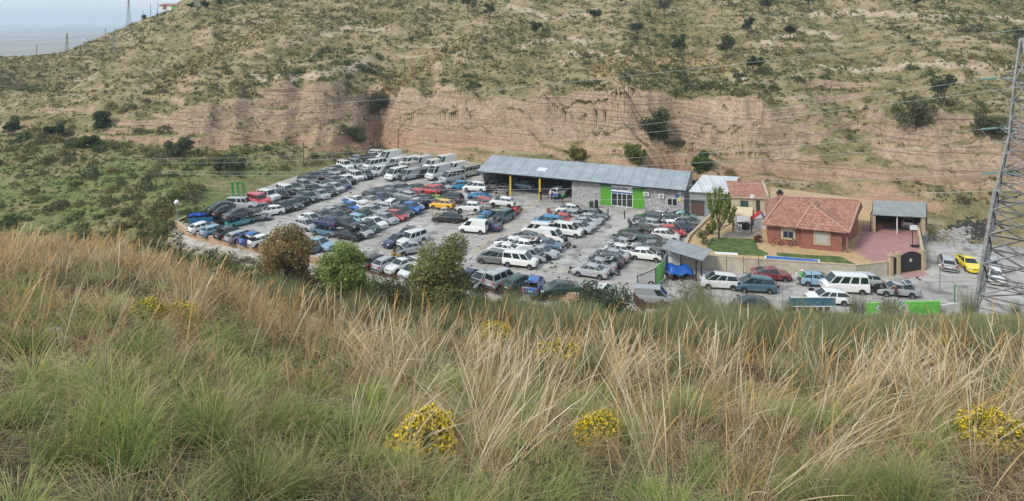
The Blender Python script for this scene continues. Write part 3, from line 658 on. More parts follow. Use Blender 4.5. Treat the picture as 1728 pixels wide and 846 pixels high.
BL, BR = Q(.6, 13.2, WZ - .08), Q(HL + 4.2, 13.0, WZ - .08)
th = .13
def slope(pts): 
    g.slab(pts, th)
slope([FL, FR, RR, RL]); slope([BR, BL, RL + HV * .003, RR + HV * .003]); slope([BL, FL, RL - HU * .003]); slope([FR, BR, RR + HU * .003])
rf = g.build("roof", TILE, hs_)
# hipped roof over the projecting wing
g = MB(); pk = W(1369, 346, GZ + 4.75); w1, w2 = Q(uwg - .55, -.62, WZ + .02), Q(HL + .72, -.62, WZ + .02); back1, back2 = Q(uwg + .1, 4.2, WZ + 1.2), Q(HL - .2, 3.9, WZ + 1.2)
g.slab([w1, w2, pk], .1); g.slab([w2, back2, pk], .1); g.slab([back1, w1, pk], .1); g.build("wing_roof", TILE, rf)
RIDGET = mat("ridge_tiles", (.48, .28, .20), .9, noise=.3, nscale=3)
g = MB()
for a, b_ in ((RL, RR), (FL, RL), (FR, RR), (pk, w1), (pk, w2), (pk, pk.lerp((RL + RR) / 2, .6))): g.rod(a + Vector((0, 0, .03)), b_ + Vector((0, 0, .03)), .13, 6)
g.build("ridge_cap", RIDGET, rf)
ch = W(1316, 345, GZ + 3.6); g = MB(); g.box(ch + Vector((0, 0, .2)), (.75, .75, 2.6), R(-20)); cho = g.build("chimney", REDW, rf)
g = MB(); g.box(ch + Vector((0, 0, 1.56)), (.9, .9, .12), R(-20)); g.box(ch + Vector((0, 0, 1.78)), (.5, .5, .32), R(-20)); g.build("chimney_pot", DARKSTEEL, cho)
for px, v0, zc, wd, ht, sh in ((1330, .5, 1.55, 1.25, 1.15, False), (1387, 0, 1.45, 1.45, 1.2, True)):
    t = (px - CX) / F; q = A + HV * v0; uu = (t * q.y - q.x) / (HU.x - t * HU.y)
    g = MB(); wall(Q(uu - wd / 2, v0 - .05), Q(uu + wd / 2, v0 - .05), GZ + zc - ht / 2, GZ + zc + ht / 2, .04, 0, g); wo = g.build("window", GLASS, hs_)
    g = MB(); rz = math.atan2(HU.y, HU.x)
    for s in (-1, 1): g.box(Q(uu + s * (wd / 2 + .11), v0 - .06, zc), (.22, .1, ht + .44), rz); g.box(Q(uu, v0 - .063, zc + s * (ht / 2 + .11)), (wd, .1, .22), rz)
    g.build("window_surround", CREAM, wo)
    g = MB()
    if sh: g.box(Q(uu, v0 - .075, zc), (wd - .05, .03, ht - .05), rz)
    else:
        g.box(Q(uu, v0 - .07, zc + ht * .33), (wd - .05, .03, ht * .3), rz)
        for s in (-.5, 0, .5): g.box(Q(uu + s * wd * .95, v0 - .075, zc - ht * .15), (.05, .03, ht * .66), rz)
    g.build("shutter", SHUT, wo)
g = MB(); g.prism([Q(HL + .02, .9).xy, Q(HL + .14, .9).xy, Q(HL + .2, 1.9).xy, Q(HL + .1, 1.9).xy], GZ, GZ + 2.1); g.build("door", mat("dark_red_door", (.12, .03, .025), .6), hs_)
for u in (.9, 1.6): pass
g = MB(); g.box(Q(HL + .55, .1, 1.28), (.22, .22, 2.55), math.atan2(HU.y, HU.x)); g.build("porch_post", REDW, hs_)

# ------------------------------------------------------------------ small beige outhouse
OZ = GZ - .7
O1, O2 = W(1234, 356, GZ), W(1297, 359, GZ); O1.z = O2.z = 0; od = (O2 - O1).normalized(); on = Vector((-od.y, od.x, 0))
oh = empty("garden_outhouse", O1); tag(oh, "small beige outhouse with red tiled lean-to roof and green shutters", "outhouse")
def K(u, v, z=0): return O1 + od * u + on * v + Vector((0, 0, z + (OZ if z else 0)))
ow = (O2 - O1).length
g = MB(); g.prism([K(0, 0).xy, K(ow, 0).xy, K(ow, 4).xy, K(0, 4).xy], 0, [2.85 + OZ, 2.85 + OZ, 4.0 + OZ, 4.0 + OZ]); g.prism([K(ow - .22, -.02).xy, K(ow + .02, -.02).xy, K(ow + .02, 4.1).xy, K(ow - .22, 4.1).xy], 2.7 + OZ, [3.25 + OZ, 3.25 + OZ, 4.45 + OZ, 4.45 + OZ]); g.build("wall", BEIGEW, oh)
g = MB(); g.slab([K(-.15, -.2, 2.98), K(ow - .24, -.2, 2.98), K(ow - .24, 4.1, 4.2), K(-.15, 4.1, 4.2)], .1); g.build("roof", TILE, oh)
g = MB(); wall(K(-.15, -.28), K(ow - .24, -.28), 2.72 + OZ, 2.92 + OZ, .07, 0, g); g.build("eave_board", CREAM, oh)
g = MB(); wall(K(1.3, -.05), K(2.4, -.05), 1.4 + OZ, 2.3 + OZ, .04, 0, g); g.build("shutter", mat("green_shutter", (.03, .07, .06), .6), oh)
g = MB(); wall(K(3.5, -.04), K(4.05, -.04), .72 + OZ, 2.45 + OZ, .03, 0, g); g.build("door", DARKIN, oh)
q = K(2.9, -.32, 3.05); g = MB()
for k in range(3): g.rod(q + on * (.02 * k), q + on * (.02 * k - .02), .34 - k * .04, 14)
g.rod(q, q + Vector((0, 0, -.2)), .03); tag(g.build("satellite_dish", ALU), "white satellite dish on the outhouse eave", "satellite dish")

# ------------------------------------------------------------------ carport
cp = empty("carport", W(1516, 380, GZ)); tag(cp, "open carport with pale grey sheet roof at the end of the pink driveway", "carport")
c1, c2, c3, c4 = W(1472, 362, GZ + 2.5), W(1563, 366.5, GZ + 2.5), W(1563, 341.5, GZ + 2.85), W(1475, 338, GZ + 2.85)
g = MB(); g.slab([c1, c2, c3, c4], .1); g.build("roof", ROOF_CARPORT, cp)
for px, m_, wd in ((1475.5, CREAM, .4), (1516, ALU, .12), (1559.5, CREAM, .4)):
    t = (px - 1472) / 91; q = c1.lerp(c2, t) + Vector((.05, .35, 0)); g = MB(); g.box(Vector((q.x, q.y, GZ + 1.2)), (wd, wd, 2.38)); g.build("post", m_, cp)
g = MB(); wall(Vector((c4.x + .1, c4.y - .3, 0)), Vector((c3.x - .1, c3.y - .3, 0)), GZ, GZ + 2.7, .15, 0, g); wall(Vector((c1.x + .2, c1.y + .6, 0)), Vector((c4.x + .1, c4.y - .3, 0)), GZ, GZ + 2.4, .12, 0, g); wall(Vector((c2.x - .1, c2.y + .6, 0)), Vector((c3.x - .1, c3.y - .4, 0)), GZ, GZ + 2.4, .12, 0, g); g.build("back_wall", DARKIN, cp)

# ------------------------------------------------------------------ entrance lean-to
sh = empty("entrance_canopy", W(1155, 460)); tag(sh, "tilted grey sheet canopy on dark posts over the yard entrance", "canopy")
e1, e2, e3, e4 = W(1118.5, 419.5, 3.0), W(1186, 440, 2.6), W(1201.5, 421, 2.75), W(1129.5, 402, 3.2)
g = MB(); g.slab([e1, e2, e3, e4], .07); g.build("roof", ROOF_GREY, sh)
for a in (e1.lerp(e2, .0), e1.lerp(e2, .45), e1.lerp(e2, .86), e2, e3.lerp(e4, .35)):
    q = a.lerp((e1 + e2 + e3 + e4) / 4, .07); g = MB(); g.box(Vector((q.x, q.y, (a.z - .12) / 2)), (.13, .13, a.z - .12)); g.build("post", DARKSTEEL, sh)
g = MB()
q1 = e1.lerp(e3, .07); q2 = e2.lerp(e4, .07); g.path([q1 + Vector((0, 0, -.75)), q2 + Vector((0, 0, -.75))], .035)
for k in range(8): g.rod(q1.lerp(q2, k / 8) + Vector((0, 0, -.75 if k % 2 else -.12)), q1.lerp(q2, (k + 1) / 8) + Vector((0, 0, -.12 if k % 2 else -.75)), .025)
g.build("truss", DARKSTEEL, sh)
g = MB(); wall(W(1128, 456), W(1148, 456), 0, 2.5, .08, 0, g); tag(g.build("sheet_partition", WHITE), "white ribbed sheet partition under the grey entrance canopy", "partition")
# entrance fence: mesh panel, green board, grey notice board
en = empty("entrance_gate", W(1075, 497)); tag(en, "yard entrance gate with mesh panel and bright green board", "gate")
f0, f1, f2, f3 = W(1076, 498), W(1106.5, 484), W(1121, 470), W(1128, 463.5)
g = MB()
for q in (f0, f1): g.box(q + Vector((0, 0, 1.05)), (.1, .1, 2.1))
g.path([f0 + Vector((0, 0, 2)), f1 + Vector((0, 0, 2))], .04); g.path([f0 + Vector((0, 0, .15)), f1 + Vector((0, 0, .15))], .03); g.build("gate_frame", DARKSTEEL, en)
g = MB()
for k in range(18):
    t = k / 18
    for t2 in (t + .18, t - .18):
        a = f0.lerp(f1, t) + Vector((0, 0, .15)); bq = f0.lerp(f1, min(1, max(0, t2))) + Vector((0, 0, 2.0)); g.rod(a, bq, .012, 4)
g.build("wire_mesh", STEEL, en)
g = MB(); wall(f1, f2, .1, 2.15, .06, 0, g); g.build("green_board", LIME, en)
g = MB(); wall(f2 + Vector((.02, .02, 0)), f3, .6, 2.6, .05, 0, g); nb = g.build("notice_board", mat("grey_notice", (.45, .48, .47), .6), en)
g = MB(); d_ = (f3 - f2).normalized(); n_ = Vector((d_.y, -d_.x, 0)) * .03
for k in range(5): wall(f2.lerp(f3, .2) + n_, f2.lerp(f3, .85 - .1 * (k % 2)) + n_, 2.25 - k * .3, 2.38 - k * .3, .02, 0, g)
g.build("printed_lines", INK, nb)
q = W(1098.5, 480, .9); g = MB()
for k in range(14):
    a = 2 * math.pi * k / 14; b_ = 2 * math.pi * (k + 1) / 14; g.rod(q + Vector((.28 * math.cos(a), 0, .28 * math.sin(a))), q + Vector((.28 * math.cos(b_), 0, .28 * math.sin(b_))), .09, 6)
tag(g.build("hanging_tyre", BLACK), "black tyre hanging on the entrance mesh gate", "tyre")

# ------------------------------------------------------------------ low brick wall round the yard with its footing and fence
fw = empty("yard_wall", front_pts[0]); tag(fw, "low orange brick wall with pale coping along the front of the yard", "wall")
left_pts = [W(358, 359), W(335, 354), W(297, 376)]
chain = [W(347, 357)] + front_pts[:-1]
g = MB(); c = MB(); ft = MB()
for a, bq in zip(chain[:-1], chain[1:]):
    d = (bq - a).normalized(); n_ = Vector((d.y, -d.x, 0))
    wall(a + n_ * .12, bq + n_ * .12, -.75, .30, .24, 0, g); wall(a + n_ * .17 - d * .03, bq + n_ * .17 + d * .03, .30, .38, .34, 0, c)
    e = .55; ft.prism([(a + n_ * (e + .5)).xy, (bq + n_ * (e + .5)).xy, (bq + n_ * .13).xy, (a + n_ * .13).xy], -2.2, [-.9, -.9, -.55, -.55])
g.build("brickwork", YARDBRICK, fw); c.build("coping", CREAM, fw); ft.build("concrete_footing", mat("rough_footing", (.45, .42, .38), .95, noise=.5, nscale=1.2, bump=.8, bscale=5), fw)
fence_lines = [("front", [front_pts[1], front_pts[2], front_pts[3], front_pts[4], front_pts[5], front_pts[6], front_pts[7], front_pts[8], front_pts[9]], "wire fence on steel posts standing on the front yard wall"),
               ("outer", [W(300, 374), W(335, 353), W(395, 337), W(470, 306), W(560, 278), W(640, 257)], "wire fence on steel posts behind the outer row of cars")]
for nm, ps, lb in fence_lines:
    fe = empty("wire_fence", ps[0]); tag(fe, lb, "fence"); wires = MB()
    for a, bq in zip(ps[:-1], ps[1:]):
        n = max(1, round((bq - a).length / 4.5))
        for k in range(n):
            q = a.lerp(bq, k / n); p = MB(); p.rod(q, q + Vector((0, 0, 2.0)), .03, 6); p.build("post", STEEL, fe)
        for z in (.5, 1.0, 1.5, 1.95): wires.rod(a + Vector((0, 0, z)), bq + Vector((0, 0, z)), .006, 4)
    wires.build("wire", STEEL, fe)
# ------------------------------------------------------------------ cars
m, N, L, b = node_mat("weathered_car_paint")
oi = N.new("ShaderNodeObjectInfo"); tc = N.new("ShaderNodeTexCoord"); 
ad = N.new("ShaderNodeVectorMath"); ad.operation = 'ADD'; L.new(tc.outputs["Object"], ad.inputs[0]); L.new(oi.outputs["Location"], ad.inputs[1])
n1 = noise(N, L, ad.outputs[0], 1.6, 5, .7); n2 = noise(N, L, ad.outputs[0], 9, 3, .7)
c = mix(N, L, maprange(N, L, n1, .48, .78, 0, .18), oi.outputs["Color"], (.33, .30, .26))        # dust
c = mix(N, L, maprange(N, L, n2, .58, .70, 0, .55), c, (.10, .09, .08))                            # scuffs and grime
L.new(c, b.inputs["Base Color"]); L.new(maprange(N, L, n1, .35, .75, .16, .42), b.inputs["Roughness"]); b.inputs["Coat Weight"].default_value = .9; b.inputs["Coat Roughness"].default_value = .08
PAINT = m
CGLASS = mat("car_glass", (.020, .034, .036), .06, spec=.55)
ENG = mat("engine_grime_and_dark_opening", (.028, .027, .026), .8, noise=.6, nscale=7)  # engine grime, also the painted dark inside open tailgates
RIM = mat("wheel_rim", (.30, .30, .30), .45, .5)
HEADL = mat("headlamp_lens", (.55, .57, .58), .15, spec=.8)
TAILL = mat("tail_lamp_lens", (.42, .02, .015), .25, spec=.7)
PLATE = mat("number_plate_white", (.7, .7, .68), .5)
TRIM = mat("black_plastic_trim", (.025, .025, .027), .6)
CARM = [PAINT, TRIM, ENG]

SPEC = {  # length, width, roof z, bonnet z, belt z, cabin x at windscreen foot/top, roof rear, rear window foot, side splits, glazed flags, wheel radius, wheelbase half
 'hatch':    dict(L=3.9, W=1.68, zr=1.45, zh=.92, zb=.96, cab=(1.26, .30, -1.20, -1.84), sp=(0, .30, .62, 1), gz=(1, 1, 1), wr=.30, wb=1.24, deck=.93),
 'saloon':   dict(L=4.4, W=1.72, zr=1.41, zh=.90, zb=.95, cab=(1.16, .28, -.78, -1.62), sp=(0, .36, .72, 1), gz=(1, 1, 1), wr=.31, wb=1.33, deck=.98),
 'estate':   dict(L=4.5, W=1.72, zr=1.46, zh=.90, zb=.93, cab=(1.20, .34, -1.66, -2.18), sp=(0, .28, .55, 1), gz=(1, 1, 1), wr=.31, wb=1.33, deck=.93),
 'coupe':    dict(L=4.3, W=1.72, zr=1.34, zh=.87, zb=.89, cab=(.95, .25, -.75, -1.75), sp=(0, .55, 1), gz=(1, 1), wr=.31, wb=1.28, deck=.95),
 'mpv':      dict(L=4.35, W=1.78, zr=1.66, zh=1.0, zb=1.02, cab=(1.62, .45, -1.72, -2.10), sp=(0, .30, .60, 1), gz=(1, 1, 1), wr=.32, wb=1.36, deck=1.02),
 'suv':      dict(L=4.4, W=1.80, zr=1.78, zh=1.06, zb=1.09, cab=(.98, .50, -1.92, -2.12), sp=(0, .30, .60, 1), gz=(1, 1, 1), wr=.37, wb=1.30, deck=1.09),
 'smallvan': dict(L=4.1, W=1.70, zr=1.82, zh=1.02, zb=1.06, cab=(1.32, .62, -1.92, -2.02), sp=(0, .30, .62, 1), gz=(1, 1, 1), wr=.31, wb=1.32, deck=1.06),
 'cargovan': dict(L=4.1, W=1.70, zr=1.82, zh=1.02, zb=1.06, cab=(1.32, .62, -1.92, -2.02), sp=(0, .32, 1), gz=(1, 0), wr=.31, wb=1.32, deck=1.06),
 'panelvan': dict(L=5.0, W=1.98, zr=2.55, zh=1.18, zb=1.25, cab=(1.95, 1.10, -2.40, -2.49), sp=(0, .24, .6, 1), gz=(1, 0, 0), wr=.34, wb=1.6, deck=1.25),
 'lowvan':   dict(L=4.5, W=1.90, zr=1.96, zh=1.12, zb=1.16, cab=(1.62, .90, -2.14, -2.23), sp=(0, .26, .6, 1), gz=(1, 0, 0), wr=.33, wb=1.4, deck=1.16),
 'minibus':  dict(L=4.9, W=1.92, zr=2.12, zh=1.16, zb=1.22, cab=(1.90, 1.05, -2.34, -2.44), sp=(0, .24, .5, .75, 1), gz=(1, 1, 1, 1), wr=.34, wb=1.6, deck=1.22),
 'pickup':   dict(L=4.9, W=1.78, zr=1.72, zh=1.04, zb=1.06, cab=(.95, .45, -2.15, -2.40), sp=(0, .25, .48, 1), gz=(1, 1, 1), wr=.36, wb=1.5, deck=1.06),
}
KIND = {'hatch': ('hatchback', 'hatchback', 'car'), 'saloon': ('saloon_car', 'saloon', 'car'), 'estate': ('estate_car', 'estate', 'car'), 'coupe': ('coupe_car', 'coupe', 'car'),
        'mpv': ('people_carrier', 'people carrier', 'car'), 'suv': ('off_road_car', 'off-roader', 'car'), 'smallvan': ('window_van', 'window van', 'van'), 'cargovan': ('small_van', 'small van', 'van'),
        'panelvan': ('panel_van', 'high panel van', 'van'), 'lowvan': ('panel_van', 'low panel van', 'van'), 'minibus': ('minibus', 'minibus', 'minibus'), 'pickup': ('pickup_truck', 'pickup with canopy', 'pickup'), 'wreck': ('crushed_car', 'crushed car shell', 'car wreck')}

def lathe_wheel(r, wd):
    g = MB(); n = 16
    for y0, y1, ra, rb, mi in ((-wd / 2, wd / 2, r, r, 0), (wd / 2, wd / 2, r, r * .64, 0), (wd / 2, wd / 2 - .03, r * .64, r * .56, 1), (wd / 2 - .03, wd / 2 - .01, r * .56, .03, 1), (-wd / 2, -wd / 2, .05, r, 0)):
        vs = []
        for k in range(n):
            a = 2 * math.pi * k / n; vs += [(ra * math.cos(a), y0, ra * math.sin(a)), (rb * math.cos(a), y1, rb * math.sin(a))]
        g.add(vs, [(2 * k, 2 * k + 1, 2 * ((k + 1) % n) + 1, 2 * ((k + 1) % n)) for k in range(n)], mi)
    return g.mesh("wheel", [BLACK, RIM], smooth=True)
WHEEL = {}
def lerp3(a, b_, t): return Vector(a).lerp(Vector(b_), t)
def inset(paint, glass, a, b_, c_, d_, mg, glazed=True):
    """quad a b c d (bottom-front, bottom-rear, top-rear, top-front): painted frame, glass inside"""
    P4 = [Vector(p) for p in (a, b_, c_, d_)]
    def uv(u, v): return P4[0].lerp(P4[1], u).lerp(P4[3].lerp(P4[2], u), v)
    if not glazed: paint.add(P4, [(0, 1, 2, 3)], 0); return
    lu = max(.05, (P4[1] - P4[0]).length); lv = max(.05, (P4[3] - P4[0]).length)
    u, v = min(.3, mg / lu), min(.3, mg / lv)
    I = [uv(u, v * .6), uv(1 - u, v * .6), uv(1 - u, 1 - v * 1.2), uv(u, 1 - v * 1.2)]
    for k in range(4): paint.add([P4[k], P4[(k + 1) % 4], I[(k + 1) % 4], I[k]], [(0, 1, 2, 3)], 0)
    glass.add(I, [(0, 1, 2, 3)], 0)

CACHE = {}
def car_parts(typ, state):
    key = (typ, state)
    if key in CACHE: return CACHE[key]
    wreck = typ == 'wreck'; s = dict(SPEC['hatch' if wreck else typ]); st = set(state.split('+')) if state else set()
    if wreck: s['zr'] = 1.02; s['zh'] = .72; s['zb'] = .74; s['deck'] = .72
    hl, hw = s['L'] / 2, s['W'] / 2; c0, c1, c2, c3 = s['cab']; zb, zh, zr, dk = s['zb'], s['zh'], s['zr'], s['deck']
    van = typ in ('panelvan', 'lowvan', 'minibus', 'smallvan', 'cargovan', 'suv', 'pickup')
    nohood = 'nohood' in st or 'hoodup' in st
    zf = zh * .80 if not van else zh * .86
    stn = [(hl, .46, .74), (hl - .05, zf - .12, .84), (hl - .16, zf, .93), (hl - .42, (zf + zh) / 2 + .02, .985), (c0 + .05, zh, 1.0), (c0 - .45, zb, 1.0), (.0, zb, 1.0), (c3 + .25, zb, 1.0), (c3, max(zb - .0, dk), .99)]
    if -hl + .28 < c3 - .15: stn += [((c3 - hl) / 2, dk, .98), (-hl + .18, dk - .02, .95), (-hl + .04, dk - .15, .90), (-hl, .5, .82)]
    else: stn += [(-hl + .03, dk - .06, .96), (-hl, .62, .93), (-hl + .02, .4, .88)]
    g = MB(); rings = []
    for x, zt, f in stn:
        w_ = hw * f; zl = .21 if not van else .27
        zm = min(.50, zt - .04)
        rings.append([(x, -w_ * .90, zl), (x, -w_, zl + .10), (x, -w_, zm), (x, -w_ * .985, max(zm + .01, zt - .13)), (x, -w_ * .90, zt), (x, -w_ * .45, zt + .02), (x, 0, zt + .028), (x, w_ * .45, zt + .02), (x, w_ * .90, zt), (x, w_ * .985, max(zm + .01, zt - .13)), (x, w_, zm), (x, w_, zl + .10), (x, w_ * .90, zl)])
    if nohood:
        for i in (1, 2, 3):
            for k in (5, 6, 7):
                x, y, z = rings[i][k]; rings[i][k] = (x, y, z - .30)
    nr_ = len(rings[0]); base = len(g.v); 
    vs = [p for r_ in rings for p in r_]; fs = []; ms = []
    for i in range(len(rings) - 1):
        for k in range(nr_ - 1):
            a = i * nr_ + k; mi = 0
            if k in (0, nr_ - 2): mi = 1
            if nohood and i in (0, 1, 2, 3) and k in (4, 5, 6, 7): mi = 2
            fs.append((a, a + 1, a + nr_ + 1, a + nr_)); ms.append(mi)
    n0 = len(g.v); g.v += vs; g.f += [list(q) for q in fs]; g.m += ms
    g.f.append(list(range(nr_ - 1, -1, -1))); g.m.append(2 if nohood else 0); g.f.append([(len(rings) - 1) * nr_ + k for k in range(nr_)]); g.m.append(0)
    # bumper strips of dark plastic and wheel arches
    if typ in ('hatch', 'estate', 'smallvan', 'cargovan', 'panelvan', 'lowvan', 'minibus', 'suv', 'pickup') and not nohood:
        g.box((hl - .02, 0, .42), (.12, hw * 1.55, .14), m=1)
    g.box((-hl + .03, 0, .42), (.12, hw * 1.72, .14), m=1)
    for sx in (s['wb'], -s['wb']):
        for sy in (-1, 1):
            n = 16; r_ = s['wr'] + .055; y = sy * (hw + .004)
            vs2 = [(sx + r_ * math.cos(2 * math.pi * k / n), y, max(.2, s['wr'] + r_ * math.sin(2 * math.pi * k / n))) for k in range(n)]
            g.add(vs2, [tuple(range(n))] if sy < 0 else [tuple(range(n - 1, -1, -1))], 1)
    ws, rw, sl_, sr_ = MB(), MB(), MB(), MB()
    yb, yt = hw * .90, hw * (.66 if not van else .80)
    if typ == 'panelvan': yt = hw * .84
    dr_ = .03 if van else .11
    roofless = 'roofless' in st
    if not roofless:
        fb = [(c0, -yb, zb), (c0, yb, zb)]; ft_ = [(c1, -yt, zr), (c1, yt, zr)]; rt = [(c2, -yt * .97, zr - dr_), (c2, yt * .97, zr - dr_)]; rb_ = [(c3, -yb * .97, max(zb, dk)), (c3, yb * .97, max(zb, dk))]
        inset(g, ws, fb[0], fb[1], ft_[1], ft_[0], .07)
        if 'bootup' in st: g.add([rb_[1], rb_[0], rt[0], rt[1]], [(0, 1, 2, 3)], 2)  # dark sheet over the open tailgate, its colour standing in for shade inside
        else: inset(g, rw, rb_[1], rb_[0], rt[0], rt[1], .10, typ not in ('panelvan', 'lowvan'))
        for sy, gl_ in ((0, sl_), (1, sr_)):
            b0_, b1_ = fb[sy], rb_[sy]; t0, t1 = ft_[sy], rt[sy]
            for k in range(len(s['sp']) - 1):
                u, v = s['sp'][k], s['sp'][k + 1]
                q = [lerp3(b0_, b1_, u), lerp3(b0_, b1_, v), lerp3(t0, t1, v), lerp3(t0, t1, u)]
                if sy == 1: q = [q[1], q[0], q[3], q[2]]
                inset(g, gl_, q[0], q[1], q[2], q[3], .10 if van else .06, bool(s['gz'][k]))
        nx, ny = 5, 5; rv = []
        for i in range(nx + 1):
            for k in range(ny + 1):
                u = i / nx; v = k / ny
                x = c1 + (c2 - c1) * u; y = -yt + 2 * yt * v
                rv.append((x, y * (1 - .03 * u), zr - dr_ * u + (0 if van else .055 * math.sin(math.pi * u)) * (math.sin(math.pi * v) ** .5 if 0 < v < 1 else 0) + .075 * math.sin(math.pi * v) ** .7 * (math.sin(math.pi * min(max(u, .03), .97)) ** .4 if 0 < u < 1 else 0)))
        g.add(rv, [(i * (ny + 1) + k, (i + 1) * (ny + 1) + k, (i + 1) * (ny + 1) + k + 1, i * (ny + 1) + k + 1) for i in range(nx) for k in range(ny)], 0)
    else:
        g.add([(c0 - .5, -yb * .9, zb + .04), (c3 + .1, -yb * .9, zb + .04), (c3 + .1, yb * .9, zb + .04), (c0 - .5, yb * .9, zb + .04)], [(0, 1, 2, 3)], 2)
        q = [(c0, -yb, zb), (c0, yb, zb), (c1, yt, zr - .1), (c1, -yt, zr - .1)]; inset(g, ws, *q, .07)
        for sy in (-.4, .4):
            g.box((-.15, sy, zb + .15), (.14, .45, .5), m=2)
    if nohood:
        rr = random.Random(len(CACHE)); 
        e = MB()
        for k in range(9): e.box((c0 + .15 + rr.random() * (hl - c0 - .45), rr.uniform(-.5, .5) * hw * 1.2, zh - .24 + rr.random() * .14), (rr.uniform(.15, .4), rr.uniform(.15, .45), .22), rr.random() * 3, m=rr.choice((0, 0, 1)))
    if wreck:
        rr = random.Random(5); d_ = {}
        for i, p in enumerate(g.v):
            kx = (round(p[0] * 1.3), round(p[1] * 1.3), round(p[2] * 2))
            if kx not in d_: d_[kx] = Vector((rr.uniform(-.1, .1), rr.uniform(-.08, .08), rr.uniform(-.14, .1)))
            g.v[i] = tuple(Vector(p) + d_[kx])
        ws, rw, sl_, sr_ = MB(), MB(), MB(), MB()
    parts = [("body", g.mesh("car_body", CARM, smooth=True), (0, 0, 0), 0)]
    for nm, k in (("windscreen", ws), ("rear_window", rw), ("side_windows", sl_), ("side_windows", sr_)):
        if k.f: parts.append((nm, k.mesh(nm, CGLASS), (0, 0, 0), 0))
    if nohood: parts.append(("engine", e.mesh("engine", [ENG, RIM]), (0, 0, 0), 0))
    if 'hoodup' in st:
        h = MB(); h.box((.5, 0, 0), (1.0, hw * 1.7, .05)); M_ = Matrix.Translation((c0 + .1, 0, zh + .02)) @ Matrix.Rotation(R(-58), 4, 'Y')
        h.v = [tuple(M_ @ Vector(p)) for p in h.v]; parts.append(("bonnet", h.mesh("bonnet", PAINT), (0, 0, 0), 0))
    if 'bootup' in st:
        h = MB(); h.box((-.5, 0, 0), (1.0, hw * 1.5, .05)); h.box((-.45, 0, .03), (.5, hw * 1.1, .03), m=1); M_ = Matrix.Translation((c2 - .02, 0, zr)) @ Matrix.Rotation(R(12), 4, 'Y')
        h.v = [tuple(M_ @ Vector(p)) for p in h.v]; parts.append(("tailgate", h.mesh("tailgate", [PAINT, CGLASS]), (0, 0, 0), 0))
    if s['wr'] not in WHEEL: WHEEL[s['wr']] = lathe_wheel(s['wr'], .21)
    if not wreck:
        for sx in (s['wb'], -s['wb']):
            for sy in (-1, 1): parts.append(("wheel", WHEEL[s['wr']], (sx, sy * (hw - .085), s['wr']), math.pi if sy < 0 else 0))
        if not nohood:
            for sy in (-1, 1):
                h = MB(); h.box((hl - .12, sy * hw * .66, zf - .09), (.20, hw * .36, .15), sy * -.25); parts.append(("headlight", h.mesh("headlight", HEADL), (0, 0, 0), 0))
            h = MB(); h.box((hl - .035, 0, zf - .13), (.06, hw * .8, .10)); parts.append(("grille", h.mesh("grille", TRIM), (0, 0, 0), 0))
        for sy in (-1, 1):
            h = MB(); tall = typ in ('hatch', 'estate', 'mpv', 'suv', 'smallvan', 'cargovan', 'panelvan', 'lowvan', 'minibus', 'pickup')
            h.box((-hl + .03, sy * hw * .80, dk - (.17 if tall else .22)), (.10, hw * (.20 if tall else .34), .34 if tall else .16)); parts.append(("tail_light", h.mesh("tail_light", TAILL), (0, 0, 0), 0))
        h = MB(); h.box((-hl - .005, 0, .60), (.03, .48, .11)); parts.append(("number_plate", h.mesh("number_plate", PLATE), (0, 0, 0), 0))
    CACHE[key] = parts; return parts

COLS = {'K': ((.012, .012, .013), 'black'), 'DG': ((.045, .048, .052), 'dark grey'), 'G': ((.15, .155, .16), 'grey'), 'S': ((.36, .37, .38), 'silver'), 'W': ((.70, .70, .68), 'white'),
        'N': ((.018, .024, .075), 'navy'), 'B': ((.02, .13, .45), 'blue'), 'CB': ((.02, .22, .42), 'cyan blue'), 'LB': ((.22, .36, .46), 'pale blue'), 'R': ((.45, .03, .028), 'red'), 'Y': ((.74, .38, .02), 'orange yellow'), 'YL': ((.78, .60, .03), 'bright yellow'),
        'GN': ((.025, .06, .045), 'dark green'), 'T': ((.16, .33, .33), 'teal'), 'BG': ((.40, .38, .32), 'beige'), 'PB': ((.06, .12, .17), 'steel blue'), 'MR': ((.20, .018, .025), 'maroon'), 'TQ': ((.02, .26, .28), 'turquoise'), 'OL': ((.20, .22, .16), 'grey green'), 'RU': ((.10, .06, .045), 'rusty brown'), 'LM': ((.25, .5, .06), 'lime')}
ROWN = {'outer': "the fenced row below the green posts", 'mid': "the block in mid yard", 'vans': "the van row under the earth bank", 'heap': "the heap beside the hangar", 'centre': "the double row facing the reception",
        'right': "the double row beside the garden", 'front': "the row behind the front wall", 'road': "the roadside below the garden wall", 'lot': "the lot behind the pylon", 'hangar': "the hangar", 'carport': "the carport"}
ROWG = {'outer': "cars along the outer fence", 'mid': "cars in the mid yard block", 'vans': "vans under the earth bank", 'heap': "wrecks piled beside the hangar", 'centre': "cars facing the reception", 'right': "cars beside the garden", 'front': "cars behind the front wall", 'road': "cars on the roadside", 'lot': "cars in the lot behind the pylon", 'hangar': "cars in the hangar", 'carport': "cars under the carport"}
